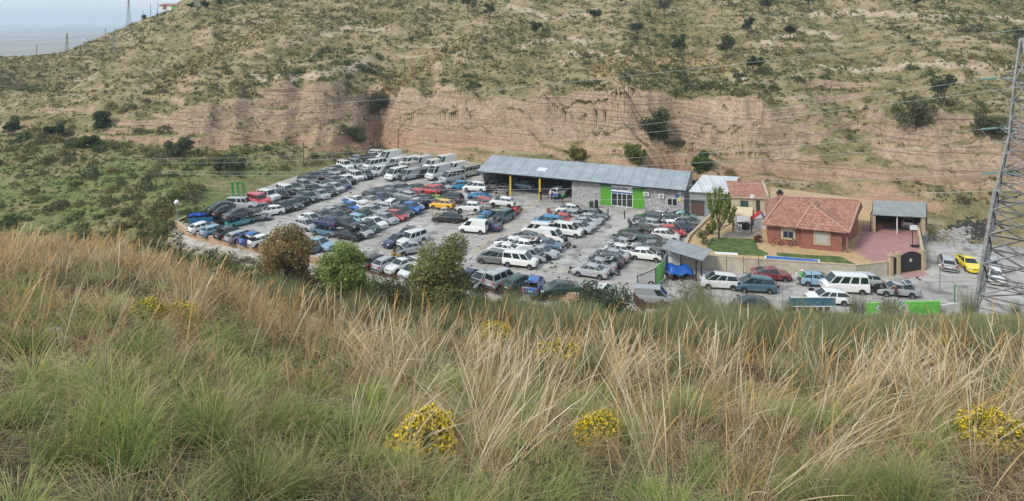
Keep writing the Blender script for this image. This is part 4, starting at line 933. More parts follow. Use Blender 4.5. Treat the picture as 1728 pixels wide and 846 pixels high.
# row, photo x, photo y of the middle of the body, type, colour, heading, [state, lift]
CARS = [
 ('outer', 371.6, 349.7, 'hatch', 'K', -140, 'nohood', 1.3), ('outer', 381.6, 355, 'hatch', 'K', 50, '', .95), ('outer', 403, 359.5, 'saloon', 'DG', 50, '', 1.05), ('outer', 405, 371.5, 'wreck', 'TQ', 46, '', 0),
 ('outer', 366, 364, 'wreck', 'RU', 60, '', 0), ('outer', 381, 369, 'wreck', 'K', 50, '', 0), ('outer', 409, 344.5, 'pickup', 'S', 2, '', .6), ('outer', 437, 337.5, 'suv', 'R', -32, '', .7), ('outer', 453, 331.5, 'suv', 'W', -32, '', .6),
 ('outer', 472, 326.5, 'hatch', 'GN', -45, 'nohood', .5), ('outer', 438, 350.6, 'hatch', 'G', -140, '', 0), ('outer', 457.5, 355, 'hatch', 'W', -150, 'nohood', 0), ('outer', 436, 363.5, 'wreck', 'G', 10, '', 0), ('outer', 476, 348, 'saloon', 'DG', -42, 'nohood', 0),
 ('outer', 493.6, 343.5, 'saloon', 'DG', -42, '', 0), ('outer', 507.5, 337.5, 'hatch', 'N', -45, 'nohood', 0), ('outer', 521.4, 331.6, 'estate', 'GN', -42, '', 0), ('outer', 541.3, 326.6, 'saloon', 'S', -45, '', 0), ('outer', 554, 321.5, 'saloon', 'K', -45, '', 0),
 ('outer', 566, 316, 'hatch', 'S', -45, '', 0), ('outer', 578, 310, 'saloon', 'N', -45, '', 0), ('outer', 586, 302.8, 'estate', 'W', -45, 'nohood', 0), ('outer', 600.5, 297, 'smallvan', 'W', -48, '', 0), ('outer', 617, 294.5, 'smallvan', 'S', -52, 'nohood', 0),
 ('outer', 483, 321.6, 'suv', 'W', -42, 'nohood', .25), ('outer', 497, 316, 'saloon', 'GN', -45, '', .4), ('outer', 513.5, 310.7, 'estate', 'S', -45, 'nohood', .2), ('outer', 542, 310, 'saloon', 'S', -38, 'roofless', 0), ('outer', 519.4, 302.5, 'estate', 'K', -42, '', 0),
 ('outer', 531, 296.5, 'hatch', 'K', -45, '', .2), ('outer', 544.5, 292.5, 'hatch', 'OL', -45, 'nohood', 0), ('outer', 561, 289.5, 'hatch', 'S', -45, '', .2), ('outer', 569, 284.5, 'saloon', 'DG', -45, '', 0), ('outer', 582.5, 280, 'suv', 'W', -42, '', 0), ('outer', 556.5, 299, 'hatch', 'DG', -45, 'nohood', 0),
 ('outer', 564, 303, 'saloon', 'G', -45, '', 0), ('outer', 529, 318.5, 'hatch', 'K', -45, 'nohood', 0), ('outer', 507, 325.5, 'hatch', 'OL', -45, 'nohood', 0), ('outer', 600, 275.5, 'mpv', 'S', -45, '', 0), ('outer', 605, 269.5, 'mpv', 'S', -45, '', 0), ('outer', 615.5, 271, 'mpv', 'K', -45, '', 0), ('outer', 623.4, 266.5, 'hatch', 'K', -45, 'nohood', 0), ('outer', 630, 263, 'hatch', 'BG', -45, '', 0), ('outer', 640.5, 260, 'pickup', 'W', -20, '', .2),
 ('vans', 632, 276, 'minibus', 'W', -133, '', 0), ('vans', 657, 266.5, 'panelvan', 'W', -133, '', .2), ('vans', 668.5, 273.5, 'lowvan', 'W', -115, 'nohood', 0), ('vans', 641.3, 286.3, 'lowvan', 'W', -133, '', 0), ('vans', 655, 288, 'smallvan', 'G', -133, 'nohood', 0), ('vans', 669.5, 292.5, 'minibus', 'W', -127, '', 0),
 ('vans', 691.5, 293.2, 'lowvan', 'S', -133, 'nohood', 0), ('vans', 714, 292.5, 'smallvan', 'K', -133, 'nohood', 0), ('vans', 739, 291.5, 'panelvan', 'W', -133, '', .1), ('vans', 762.5, 297.5, 'minibus', 'S', -133, '', 0), ('vans', 791, 288, 'minibus', 'BG', -138, 'nohood', 0), ('vans', 769.5, 281.5, 'lowvan', 'W', -133, '', .2),
 ('vans', 750, 274.5, 'panelvan', 'W', -133, '', 0), ('vans', 731.5, 276, 'lowvan', 'W', -133, '', .2), ('vans', 710.6, 275, 'panelvan', 'W', -133, '', 0), ('vans', 692.5, 271.5, 'lowvan', 'W', -133, '', .3), ('vans', 689, 281, 'lowvan', 'BG', -133, '', 0),
 ('mid', 775, 312.5, 'hatch', 'CB', -163, 'nohood', 0), ('mid', 743, 314, 'saloon', 'S', -35, '', 0), ('mid', 723.6, 319.5, 'hatch', 'R', 155, '', .75), ('mid', 700.7, 324.5, 'hatch', 'R', 148, '', .3), ('mid', 740.4, 319.5, 'hatch', 'R', -40, 'nohood', .3), ('mid', 705.7, 316.5, 'saloon', 'DG', -40, '', 0), ('mid', 739.4, 332.5, 'wreck', 'LM', -20, '', 0), ('mid', 761, 333.5, 'mpv', 'K', 155, '', 0),
 ('mid', 679.3, 316.5, 'hatch', 'G', -42, '', 0), ('mid', 664.4, 318.5, 'saloon', 'G', -42, '', .2), ('mid', 644, 322.8, 'saloon', 'DG', -40, '', 0), ('mid', 659, 325, 'hatch', 'G', -42, '', 0), ('mid', 628.5, 329, 'hatch', 'DG', -40, '', 0), ('mid', 645, 332, 'hatch', 'N', -42, 'nohood', 0), ('mid', 626.7, 337.7, 'saloon', 'BG', -40, '', 0), ('mid', 601.5, 337.3, 'saloon', 'W', -40, '', 0), ('mid', 613.5, 345.5, 'wreck', 'W', -40, '', .3),
 ('mid', 592.5, 347.7, 'coupe', 'B', -28, 'bootup', 0), ('mid', 685.5, 329, 'hatch', 'S', 145, '', .2), ('mid', 675.3, 338.3, 'estate', 'GN', 145, '', 0), ('mid', 717, 334.5, 'saloon', 'N', -35, 'nohood', 0), ('mid', 704.5, 342, 'saloon', 'S', -35, 'hoodup', 0), ('mid', 694.5, 349.5, 'hatch', 'B', -30, '', .15), ('mid', 680, 356.6, 'hatch', 'DG', -38, '', 0), ('mid', 668.4, 362, 'hatch', 'R', -38, '', 0), ('mid', 661.4, 343, 'hatch', 'W', 70, '', .1),
 ('mid', 640.5, 347.5, 'estate', 'S', 155, '', 0), ('mid', 629, 354, 'saloon', 'S', -25, '', 0), ('mid', 651, 366.8, 'saloon', 'S', -38, '', 0), ('mid', 632, 374, 'saloon', 'W', -38, '', 0), ('mid', 614.5, 361, 'saloon', 'DG', -35, 'nohood', 0), ('mid', 597, 367.5, 'hatch', 'LB', 150, '', 0), ('mid', 620, 380.7, 'saloon', 'GN', -35, '', 0), ('mid', 609, 389.7, 'hatch', 'S', -35, '', 0),
 ('mid', 585.5, 376, 'saloon', 'K', -35, '', 1.0), ('mid', 589.5, 394.5, 'coupe', 'K', -30, 'nohood', 0), ('mid', 552, 373.5, 'hatch', 'N', 155, 'nohood', 1.0), ('mid', 549.6, 387.5, 'coupe', 'PB', -25, 'roofless', 0), ('mid', 524.5, 368.8, 'hatch', 'W', -40, 'nohood', 0), ('mid', 516, 377.5, 'hatch', 'S', -35, '', 0), ('mid', 543.6, 362, 'saloon', 'G', -40, '', 0), ('mid', 558.5, 357, 'saloon', 'S', -40, '', 0), ('mid', 576.5, 353, 'saloon', 'OL', -40, 'nohood', 0), ('mid', 569, 364.5, 'hatch', 'DG', -40, '', 0),
 ('mid', 671.5, 403.5, 'saloon', 'N', -128, '', 0), ('mid', 690, 392, 'hatch', 'DG', -128, '', 0), ('mid', 694, 403, 'suv', 'W', -128, '', 0), ('mid', 694, 417.5, 'saloon', 'S', -155, 'nohood', 0), ('mid', 538.5, 411, 'saloon', 'LB', -25, '', 0),
 ('front', 342, 382.5, 'hatch', 'W', 50, '', 0), ('front', 363, 387.5, 'hatch', 'LB', 48, '', 0), ('front', 387, 391.5, 'hatch', 'K', 50, 'bootup', 0), ('front', 409, 396.3, 'estate', 'S', 50, '', 0), ('front', 427.5, 400.5, 'hatch', 'B', 50, 'bootup', 0), ('front', 443.5, 404, 'hatch', 'W', 50, 'bootup', 0), ('front', 522.8, 418.5, 'hatch', 'PB', 50, '', 0),
 ('front', 635.5, 439, 'hatch', 'K', 52, 'bootup', 0), ('front', 654, 443, 'hatch', 'S', 52, '', 0), ('front', 677.5, 445, 'coupe', 'W', -128, '', 0), ('front', 697, 454.5, 'hatch', 'W', -128, '', 0), ('front', 793, 464, 'hatch', 'N', 55, 'bootup', 0), ('front', 814, 468.7, 'saloon', 'S', -130, 'nohood', 0), ('front', 846, 470.5, 'smallvan', 'S', 50, '', 0), ('front', 877, 473.5, 'estate', 'GN', 50, '', 0), ('front', 902, 478.5, 'hatch', 'B', 75, 'bootup', 0), ('front', 944.5, 484, 'saloon', 'GN', -168, '', 0), ('front', 1015, 489, 'hatch', 'W', 60, '', 0),
 ('heap', 746.4, 343.7, 'hatch', 'Y', 165, '', .95), ('heap', 754, 356.6, 'saloon', 'BG', -8, 'nohood', 0), ('heap', 754, 366, 'estate', 'K', 168, '', 0), ('heap', 792.6, 348, 'hatch', 'W', 165, 'nohood', .85), ('heap', 800, 362.5, 'wreck', 'BG', 10, '', 0), ('heap', 811.5, 341.7, 'mpv', 'R', 150, '', 0), ('heap', 809.5, 328, 'wreck', 'CB', -5, '', 0), ('heap', 801.6, 315, 'mpv', 'W', 168, 'nohood', .3), ('heap', 823.4, 311, 'mpv', 'S', 120, '', 0), ('heap', 817.5, 358.6, 'wreck', 'CB', 70, '', 0),
 ('heap', 798.6, 383.5, 'cargovan', 'W', 163, '', 0), ('heap', 822, 378.5, 'saloon', 'N', 150, '', 0), ('heap', 850, 365, 'mpv', 'PB', -122, 'nohood', 0), ('heap', 848, 338.7, 'hatch', 'W', 165, '', .9), ('heap', 847, 351, 'wreck', 'OL', 165, '', 0), ('heap', 829, 341.5, 'wreck', 'S', 70, '', .2), ('heap', 868, 350, 'wreck', 'R', 80, '', -.1),
 ('centre', 833.8, 433.6, 'mpv', 'G', 162, '', 0), ('centre', 851.6, 418.7, 'saloon', 'W', 162, '', 0), ('centre', 862, 408.5, 'saloon', 'W', 162, 'nohood', 0), ('centre', 879, 412.3, 'hatch', 'W', 162, 'bootup', .1), ('centre', 888.4, 398.5, 'saloon', 'DG', 164, '', .4), ('centre', 878.5, 438.6, 'smallvan', 'W', -18, '', .08), ('centre', 897.3, 429, 'estate', 'S', -25, 'nohood', 0), ('centre', 914.2, 423.7, 'saloon', 'S', -25, '', 0), ('centre', 923, 411.5, 'saloon', 'PB', -25, '', .1),
 ('centre', 932, 400, 'cargovan', 'W', -25, 'nohood', 0), ('centre', 904, 387, 'smallvan', 'W', 165, 'bootup', 0), ('centre', 959.4, 388.7, 'smallvan', 'W', -24, '', 0), ('centre', 923.7, 372, 'estate', 'CB', 164, '', .6), ('centre', 929.7, 382.7, 'saloon', 'S', 164, '', 0), ('centre', 978.3, 382.3, 'hatch', 'S', -30, '', 0), ('centre', 986, 374.5, 'saloon', 'S', -30, '', 0), ('centre', 996.5, 368.3, 'hatch', 'S', -28, '', 0), ('centre', 1003, 360.5, 'estate', 'G', -24, '', 0), ('centre', 958.4, 352, 'hatch', 'W', 164, '', 0), ('centre', 960, 362.5, 'hatch', 'S', 164, 'bootup', 0), ('centre', 945, 368.5, 'hatch', 'R', 164, 'hoodup', 0),
 ('right', 1107.5, 362.5, 'hatch', 'S', 159, 'hoodup+bootup', 0), ('right', 1094.5, 368, 'estate', 'DG', 159, '', 0), ('right', 1094, 376.7, 'hatch', 'S', 159, 'bootup', 0), ('right', 1081.6, 384.7, 'hatch', 'DG', 159, 'hoodup', 0), ('right', 1067.7, 393.4, 'saloon', 'K', 159, 'bootup', 0), ('right', 1055.5, 401.4, 'hatch', 'DG', 159, 'nohood', 0), ('right', 1048.5, 410, 'saloon', 'S', 159, 'bootup', 0), ('right', 1077.7, 406, 'hatch', 'GN', 159, '', 0),
 ('right', 1041.4, 419.7, 'hatch', 'W', 159, 'bootup', 0), ('right', 1031.5, 429.5, 'saloon', 'S', 159, 'nohood', 0), ('right', 1021.6, 437.6, 'estate', 'DG', 159, 'nohood', 0), ('right', 1008.5, 445.5, 'saloon', 'S', 159, 'bootup', 0), ('right', 997, 455.5, 'saloon', 'S', 159, '', 0), ('right', 1090.5, 427.7, 'hatch', 'W', -17, 'nohood', 0), ('right', 1102.5, 416, 'saloon', 'G', -20, '', 0), ('right', 1102.5, 405.3, 'saloon', 'DG', -20, '', 0),
 ('right', 1123.3, 395.6, 'hatch', 'W', -20, '', 0), ('right', 1133.3, 388.2, 'hatch', 'R', -20, '', 0), ('right', 1135.3, 379.5, 'hatch', 'W', -20, 'nohood', 0), ('right', 1153, 381.5, 'hatch', 'N', -20, '', -.05), ('right', 1140.2, 370.5, 'estate', 'DG', -20, '', 0), ('right', 1160, 373.3, 'hatch', 'G', -20, '', 0), ('right', 1152, 364.5, 'saloon', 'T', -20, '', 0),
 ('road', 1104, 500, 'cargovan', 'S', -14, '', 0), ('road', 1214, 474, 'mpv', 'W', 170, '', 0), ('road', 1274.6, 479.5, 'mpv', 'PB', 172, 'nohood', 0), ('road', 1302, 460.5, 'coupe', 'MR', -12, '', 0), ('road', 1379.5, 470, 'hatch', 'LB', -10, 'nohood', 0), ('road', 1424, 475.3, 'minibus', 'W', 174, '', -.05), ('road', 1459, 471.5, 'hatch', 'S', 172, '', 0), ('road', 1512, 486.5, 'coupe', 'S', 173, 'hoodup+bootup', 0), ('road', 1397, 499.5, 'estate', 'W', 175, '', 0), ('road', 1268, 512, 'hatch', 'K', 172, '', 0),
 ('lot', 1599, 440.5, 'estate', 'S', 62, '', 0), ('lot', 1635, 442.4, 'coupe', 'YL', -106, '', 0), ('lot', 1674, 441, 'hatch', 'S', 58, '', 0), ('lot', 1678, 461.5, 'saloon', 'W', 60, '', 0), ('carport', 1532.5, 372.8, 'hatch', 'W', 60, '', 1.36), ('hangar', 884, 312, 'hatch', 'LB', 150, 'hoodup', .1), ('hangar', 943.5, 322, 'hatch', 'W', 50, '', .4),
]
STW = {'nohood': 'without a bonnet', 'hoodup': 'with raised bonnet', 'bootup': 'with open tailgate', 'roofless': 'without a roof', 'hoodup+bootup': 'with bonnet and tailgate open', '': ''}
recs = []
for k, cdef in enumerate(CARS):
    row, px, py, typ, cc, hd, stt, lift = cdef
    p = W(px, py, max(0, lift) + (.72 if typ not in ('panelvan', 'minibus', 'lowvan') else 1.05)); p.z = lift
    recs.append(dict(row=row, px=px, p=p, typ=typ, c=cc, hd=hd, st=stt, lift=lift, base=f"{COLS[cc][1]} {KIND[typ][1]}" + (f" {STW[stt]}" if stt else "")))
def short(r): return f"{COLS[r['c']][1]} {KIND[r['typ']][1]}"
ORD = "first second third fourth fifth sixth seventh eighth ninth tenth".split()
from collections import Counter
cb = Counter(r['base'] for r in recs); crow = Counter((r['base'], r['row']) for r in recs)
for r in recs:
    mates = [q for q in recs if q is not r and q['row'] == r['row']]
    mates.sort(key=lambda q: (q['p'] - r['p']).length)
    if r['base'] == 'black hatchback' and 0: pass
    if cb[r['base']] == 1: r['lab'] = f"{r['base']} in {ROWN[r['row']]}"
    elif crow[(r['base'], r['row'])] == 1: r['lab'] = f"{r['base']} in {ROWN[r['row']]}"
    else: r['lab'] = f"{r['base']} between {short(mates[0])} and {short(mates[1])}" if len(mates) > 1 else r['base']
    if r['lift'] > .45 and len(r['lab'].split()) < 14: r['lab'] = r['lab'].replace(" in ", " raised on wrecks in ", 1) if " in the" in r['lab'] else r['lab'] + ", on a stack"
dupes = Counter(r['lab'] for r in recs)
for lb in [k for k, v in dupes.items() if v > 1]:
    same = sorted([r for r in recs if r['lab'] == lb], key=lambda r: r['p'].y)
    for i, r in enumerate(same): r['lab'] = f"{ORD[i]} nearest " + lb
for r in recs:
    nm, _, cat = KIND[r['typ']]
    rt = empty(nm, r['p'], R(r['hd'] + random.uniform(-3, 3))); 
    if r['lift'] > .2: rt.rotation_euler = (R(random.uniform(-3, 3)), R(random.uniform(-3, 3)), R(r['hd']))
    rt.scale = (random.uniform(.95, 1.04), random.uniform(.97, 1.03), random.uniform(.94, 1.04))
    tag(rt, r['lab'], cat, ROWG[r['row']])
    col = COLS[r['c']][0]; f = random.uniform(.88, 1.12); dull = .12 if r['typ'] == 'wreck' else .0
    col = [min(1, c * f) * (1 - dull) + .15 * dull for c in col]
    for pn, me, loc, rz in car_parts(r['typ'], r['st']):
        if pn == "wheel" and r['lift'] > .5 and random.random() < .3: continue
        o = link(pn, me, rt); o.location = loc; o.rotation_euler = (0, 0, rz); o.color = (*col, 1)
        if pn == "body" and r['c'] == 'YL': pass
# ------------------------------------------------------------------ plants
def strips(base, az, L, th0, th1, wd, c0, c1, seg=4, taper=.88, prof=None, face=None):
    """curved ribbons: base (n,3); az direction of lean; th0 start angle from the vertical, th1 added towards the tip"""
    n = len(base); P_ = np.zeros((n, seg + 1, 3)); P_[:, 0] = base
    for k in range(seg):
        th = th0 + th1 * ((k + .5) / seg) ** 1.4
        st = L / seg
        P_[:, k + 1, 0] = P_[:, k, 0] + np.sin(th) * np.cos(az) * st
        P_[:, k + 1, 1] = P_[:, k, 1] + np.sin(th) * np.sin(az) * st
        P_[:, k + 1, 2] = P_[:, k, 2] + np.cos(th) * st
    t = np.linspace(0, 1, seg + 1)
    wp = (1 - taper * t) if prof is None else np.array(prof)
    ph = rng.uniform(0, math.pi, n) if face is None else face
    wv = np.stack([np.cos(ph), np.sin(ph), np.zeros(n)], -1)
    off = wv[:, None, :] * (wd[:, None] * wp[None, :] * .5)[:, :, None]
    V = np.stack([P_ - off, P_ + off], 2).reshape(-1, 3)
    c = c0[:, None, :] * (1 - t[None, :, None]) + c1[:, None, :] * t[None, :, None]
    C = np.repeat(c[:, :, None, :], 2, 2).reshape(-1, 3)
    i0 = (np.arange(n) * (seg + 1) * 2)[:, None] + (np.arange(seg) * 2)[None, :]
    i0 = i0.ravel(); Fc = np.stack([i0, i0 + 1, i0 + 3, i0 + 2], -1)
    return V, Fc, C
def join(parts):
    V, Fc, C, n = [], [], [], 0
    for v, f, c in parts: V.append(v); Fc.append(f + n); C.append(c); n += len(v)
    return np.concatenate(V), np.concatenate(Fc), np.concatenate(C)
def leaves(pts, size, tint, var=.25, up=.3, aspect=.6):
    """one small four-sided leaf per point"""
    n = len(pts); nrm = rng.normal(size=(n, 3)); nrm[:, 2] += up; nrm /= np.linalg.norm(nrm, axis=1, keepdims=True)
    a = np.cross(nrm, rng.normal(size=(n, 3))); a /= np.linalg.norm(a, axis=1, keepdims=True) + 1e-9; bq = np.cross(nrm, a)
    s = (size if np.ndim(size) else np.full(n, size)) * rng.uniform(.6, 1.3, n)
    a = a * s[:, None]; bq = bq * (s * aspect)[:, None]
    V = np.stack([pts - a, pts - bq * .8, pts + a, pts + bq * .8], 1).reshape(-1, 3)
    tint = np.asarray(tint); 
    if tint.ndim == 1: tint = np.repeat(tint[None], n, 0)
    c = tint * rng.uniform(1 - var, 1 + var, (n, 1)) 
    C = np.repeat(c, 4, 0); Fc = np.arange(n * 4).reshape(n, 4)
    return V, Fc, C
def rnd(n, a, b_): return rng.uniform(a, b_, n)
def tints(n, cols, w=None):
    cols = np.array(cols); k = rng.choice(len(cols), n, p=w); return cols[k] * rng.uniform(.8, 1.2, (n, 1))
G1, G2, G3 = (.105, .185, .03), (.19, .29, .05), (.13, .19, .07)
TIPG, STRAW, GOLD, PALE, BROWN, GREYG = (.42, .42, .15), (.58, .46, .25), (.54, .35, .13), (.70, .60, .42), (.16, .11, .07), (.20, .235, .135)
def place(n, px0, px1, d0, d1, p=1.0):
    """random spots on the near slope, uniform in area"""
    d = np.sqrt(rng.uniform(0, 1, n) * (d1 ** 2 - d0 ** 2) + d0 ** 2); px = rnd(n, px0, px1); x = (px - CX) / F * d
    return x, d, px
def tufts(cx, cy, nb, Lr, rad, spread, wd, c0, c1, th1=(.3, 1.2), seg=4):
    """blades gathered in tufts"""
    n = len(cx) * nb; tx = np.repeat(cx, nb); ty = np.repeat(cy, nb); sc_ = np.repeat(rnd(len(cx), .7, 1.25), nb)
    az = rnd(n, 0, 2 * math.pi); r = np.sqrt(rnd(n, 0, 1)) * rad * sc_
    x = tx + np.cos(az) * r; y = ty + np.sin(az) * r; az = az + rng.normal(0, .5, n)
    z = ground_z(x, np.maximum(y, .7)) - .02
    th0 = np.abs(rng.normal(0, spread, n)) * (.3 + .7 * r / (rad * sc_)); nt = len(cx)
    # some tufts are trodden or blown flat, and every tuft has a tone of its own
    flat = np.repeat(rng.uniform(0, 1, nt) < .33, nb); az0 = np.repeat(rnd(nt, 0, 6.283), nb)
    az = np.where(flat, az0 + rng.normal(0, .7, n), az); th0 = th0 + np.where(flat, np.repeat(rnd(nt, .2, .85), nb), 0)
    tone = np.repeat(rnd(nt, .66, 1.42), nb)[:, None]; q0, q1 = np.repeat(c0(nt), nb, 0), np.repeat(c1(nt), nb, 0); b0f, b1f = c0, c1
    c0 = lambda k: (.55 * q0 + .45 * b0f(k)) * tone; c1 = lambda k: (.55 * q1 + .45 * b1f(k)) * (.5 + .5 * tone)
    return strips(np.stack([x, y, z], -1), az, rnd(n, *Lr) * sc_, th0, rnd(n, *th1), (np.repeat(np.maximum(wd, ty[::nb] * .0014), nb)) * rnd(n, .7, 1.3), c0(n), c1(n), seg)
green0 = lambda n: tints(n, [G1, G2, G3, (.05, .09, .025)]); greent = lambda n: tints(n, [G2, TIPG, (.46, .48, .16), STRAW, (.30, .37, .10)])
straw0 = lambda n: tints(n, [STRAW, GOLD, BROWN, (.25, .2, .09), (.11, .085, .05)]); strawt = lambda n: tints(n, [STRAW, GOLD, PALE, (.56, .33, .10), (.30, .22, .11)])
grey0 = lambda n: tints(n, [GREYG, G3, BROWN, (.13, .15, .08)]); greyt = lambda n: tints(n, [GREYG, STRAW, TIPG, (.26, .27, .15)])
parts_g, parts_d = [], []
# big green tussocks near the camera (the left most of all)
def keep(x, d, px, pr):
    k = rng.uniform(0, 1, len(x)) < pr; return x[k], d[k]
x, d, px = place(330, -250, 1980, 2.6, 10.5); x, d = keep(x, d, px, np.clip(1.2 - (px - 250) / 1500, .22, 1) * np.clip(1.35 - d / 13, .2, 1))
parts_g.append(tufts(x, d, 250, (.24, .52), .11, .50, .0056, green0, greent, (.7, 1.9), 5))
x, d, px = place(520, -200, 1950, 3, 15); x, d = keep(x, d, px, np.clip(.85 - (px - 500) / 2200, .25, .8))
parts_g.append(tufts(x, d, 60, (.12, .34), .12, .55, .0055, grey0, greent, (.5, 1.6), 4))
x, d, px = place(1700, -150, 1900, 9, 27); x, d = keep(x, d, px, .6 * np.clip(.4 + px / 1200, .3, 1))
parts_g.append(tufts(x, d, 60, (.22, .5), .24, .45, .009, grey0, greyt, (.3, 1.2), 3))
x, d, px = place(1500, 950, 1950, 27, 64)
parts_g.append(tufts(x, d, 26, (.25, .6), .35, .45, .022, grey0, greyt, (.3, 1.0), 3))
# dry golden tussocks: the crest on the left and the middle band
x, d, px = place(2800, -150, 1950, 7, 27)
n_ = vnoise(x / 2.2, d / 2.2, 31) + .5
pr = np.interp(d, [7, 10, 14, 20, 26], [.10, .5, .95, .95, .7]) * np.interp(px, [0, 420, 700, 1000, 1300], [1, 1, .6, .24, .12]) * np.clip(2.4 * n_ - .45, .05, 1.2)
pr = pr * np.where((px > 560) & (d > 17), .45, 1); x, d = keep(x, d, px, np.clip(pr, 0, 1))
hs2 = np.interp((x / d) * F + CX, [300, 600], [1, .72])
for lo, hi, sc2 in ((-9e9, .85, .72), (.85, 9e9, 1.0)):
    k = (hs2 > lo) & (hs2 <= hi)
    parts_d.append(tufts(x[k], d[k], 56, (.30 * sc2, .82 * sc2), .20, .52, .0075, straw0, strawt, (.2, 1.5), 4))
x, d, px = place(600, -150, 1950, 3.5, 10); x, d = keep(x, d, px, .38)
parts_d.append(tufts(x, d, 45, (.2, .55), .16, .6, .0055, straw0, strawt, (.4, 1.5), 4))
# bent and broken blades, dark dead thatch, and low weeds among the tufts
def bent(n, d0, d1, Lr, w_, c0, c1):
    x, d, px = place(n, -250, 1980, d0, d1); z = ground_z(x, d)
    return strips(np.stack([x, d, z], -1), rnd(n, 0, 6.283), rnd(n, *Lr), np.abs(rng.normal(.4, .4, n)), rnd(n, 1.0, 2.8), np.maximum(w_, d * .0013) * rnd(n, .6, 1.2), c0(n), c1(n), 6)
parts_d.append(bent(5200, 2.6, 12, (.3, .75), .005, straw0, strawt)); parts_d.append(bent(3500, 12, 27, (.4, .9), .01, straw0, strawt)); parts_g.append(bent(4200, 2.6, 11, (.25, .6), .005, green0, greent))
thatch = lambda n: tints(n, [(.07, .052, .036), (.12, .085, .055), (.05, .042, .03)])
x, d, px = place(420, -200, 1950, 3, 22); parts_d.append(tufts(x, d, 40, (.10, .30), .22, .7, .006, thatch, thatch, (.5, 2.0), 3))
# tall flowering stalks with seed heads
def stalks(n, px0, px1, d0, d1, Lr, w_, pf=None):
    x, d, px = place(n, px0, px1, d0, d1)
    if pf is not None: x, d = keep(x, d, px, pf(px, d))
    n = len(x); z = ground_z(x, d)
    return strips(np.stack([x, d, z], -1), rnd(n, -1.2, 2.2) * np.sign(rng.normal(size=n)), rnd(n, *Lr), np.abs(rng.normal(0, .38, n)), rnd(n, .0, .7), np.maximum(w_, d * .0013) * rnd(n, .7, 1.3), tints(n, [STRAW, GOLD, PALE]), tints(n, [PALE, GOLD, (.62, .36, .12), (.58, .31, .09)]), 7, prof=[.35, .32, .30, .28, .55, 1.0, .8, .12])
parts_d.append(stalks(650, -100, 520, 11, 25, (.7, 1.2), .012)); parts_d.append(stalks(230, 400, 1050, 10, 24, (.7, 1.35), .012))
parts_d.append(stalks(520, 450, 1850, 7, 20, (.8, 1.5), .011))
parts_d.append(stalks(170, -50, 1800, 4.5, 9, (.6, 1.25), .009))
parts_d.append(stalks(420, 850, 1800, 5.5, 14, (.7, 1.4), .010))
# fans of long pale stems thrown over to one side, mostly on the right
x, d, px = place(95, 560, 1850, 4.5, 13)
for xx, yy in zip(x, d):
    n = int(rng.integers(14, 34)); a0 = rng.normal(.1, .7) if rng.random() < .75 else rng.normal(3.0, .6); zz = float(ground_z(xx, yy)[0])
    parts_d.append(strips(np.stack([xx + rng.normal(0, .07, n), yy + rng.normal(0, .07, n), np.full(n, zz - .02)], -1), a0 + rng.normal(0, .45, n), rnd(n, .55, 1.25), np.clip(rng.normal(.45, .22, n), .02, 1.1), rnd(n, .1, .9), np.maximum(.008, yy * .0013) * rnd(n, .7, 1.3), tints(n, [STRAW, PALE, GOLD]), tints(n, [PALE, (.72, .63, .44), STRAW]), 7, prof=[.45, .42, .40, .38, .55, .95, .75, .12]))
# litter of fallen blades between the tufts
def litter(n, d0, d1, Lr, wd_):
    x, d, px = place(n, -250, 1980, d0, d1); z = ground_z(x, d) + .012 + rnd(n, 0, .05)
    return strips(np.stack([x, d, z], -1), rnd(n, 0, 6.28), rnd(n, *Lr), rnd(n, 1.15, 1.6), rnd(n, -.1, .25), np.maximum(wd_, d * .0012) * rnd(n, .6, 1.4), tints(n, [BROWN, STRAW, (.26, .2, .13), (.10, .07, .05)]), tints(n, [STRAW, BROWN, PALE, (.3, .23, .15)]), 2)
parts_d.append(litter(30000, 2.2, 9, (.10, .38), .004)); parts_d.append(litter(16000, 9, 28, (.2, .6), .008))
x, d, px = place(240, -200, 1950, 3.2, 24); wp_, wt_, wsz = [], [], []
for xx, yy in zip(x, d):
    m_ = 260; v = rng.normal(size=(m_, 3)); v /= np.linalg.norm(v, axis=1, keepdims=True); v *= (rng.uniform(.2, 1, m_) ** .5)[:, None]; v[:, 2] = np.abs(v[:, 2]); r = rng.uniform(.12, .32) * (1 + yy / 25)
    wp_.append(v * r * np.array([1.2, 1.2, .9]) + np.array([xx, yy, float(ground_z(xx, yy)[0])])); wt_.append(np.repeat(np.array([[(.11, .15, .05), (.15, .18, .065), (.19, .14, .07), (.13, .115, .06)][rng.integers(4)]]), m_, 0)); wsz.append(np.full(m_, r * .075))
lv = leaves(np.concatenate(wp_), np.concatenate(wsz), np.concatenate(wt_), .35, .4, .45); o = link("undergrowth", np_mesh("undergrowth", *lv[:2], PLANT, lv[2])); tag(o, "low leafy weeds growing between the grass tussocks", "weeds", kind="stuff")
V, Fc, C = join(parts_g); o = link("green_grass", np_mesh("green_grass", V, Fc, PLANT, C)); tag(o, "green tussock grass covering the near slope", "grass", kind="stuff")
x, d, px = place(2600, -250, 1100, 27, 84); df_ = np.interp(px, KPX, NODES[:, 3, 0]); k = d < df_ - 1; x, d = x[k], d[k]
parts_d.append(tufts(x, d, 16, (.3, .8), .35, .5, .03, grey0, strawt, (.3, 1.2), 3))
V, Fc, C = join(parts_d); o = link("dry_grass", np_mesh("dry_grass", V, Fc, PLANT, C)); tag(o, "dry golden grass and tall seed stalks along the near slope", "grass", kind="stuff")

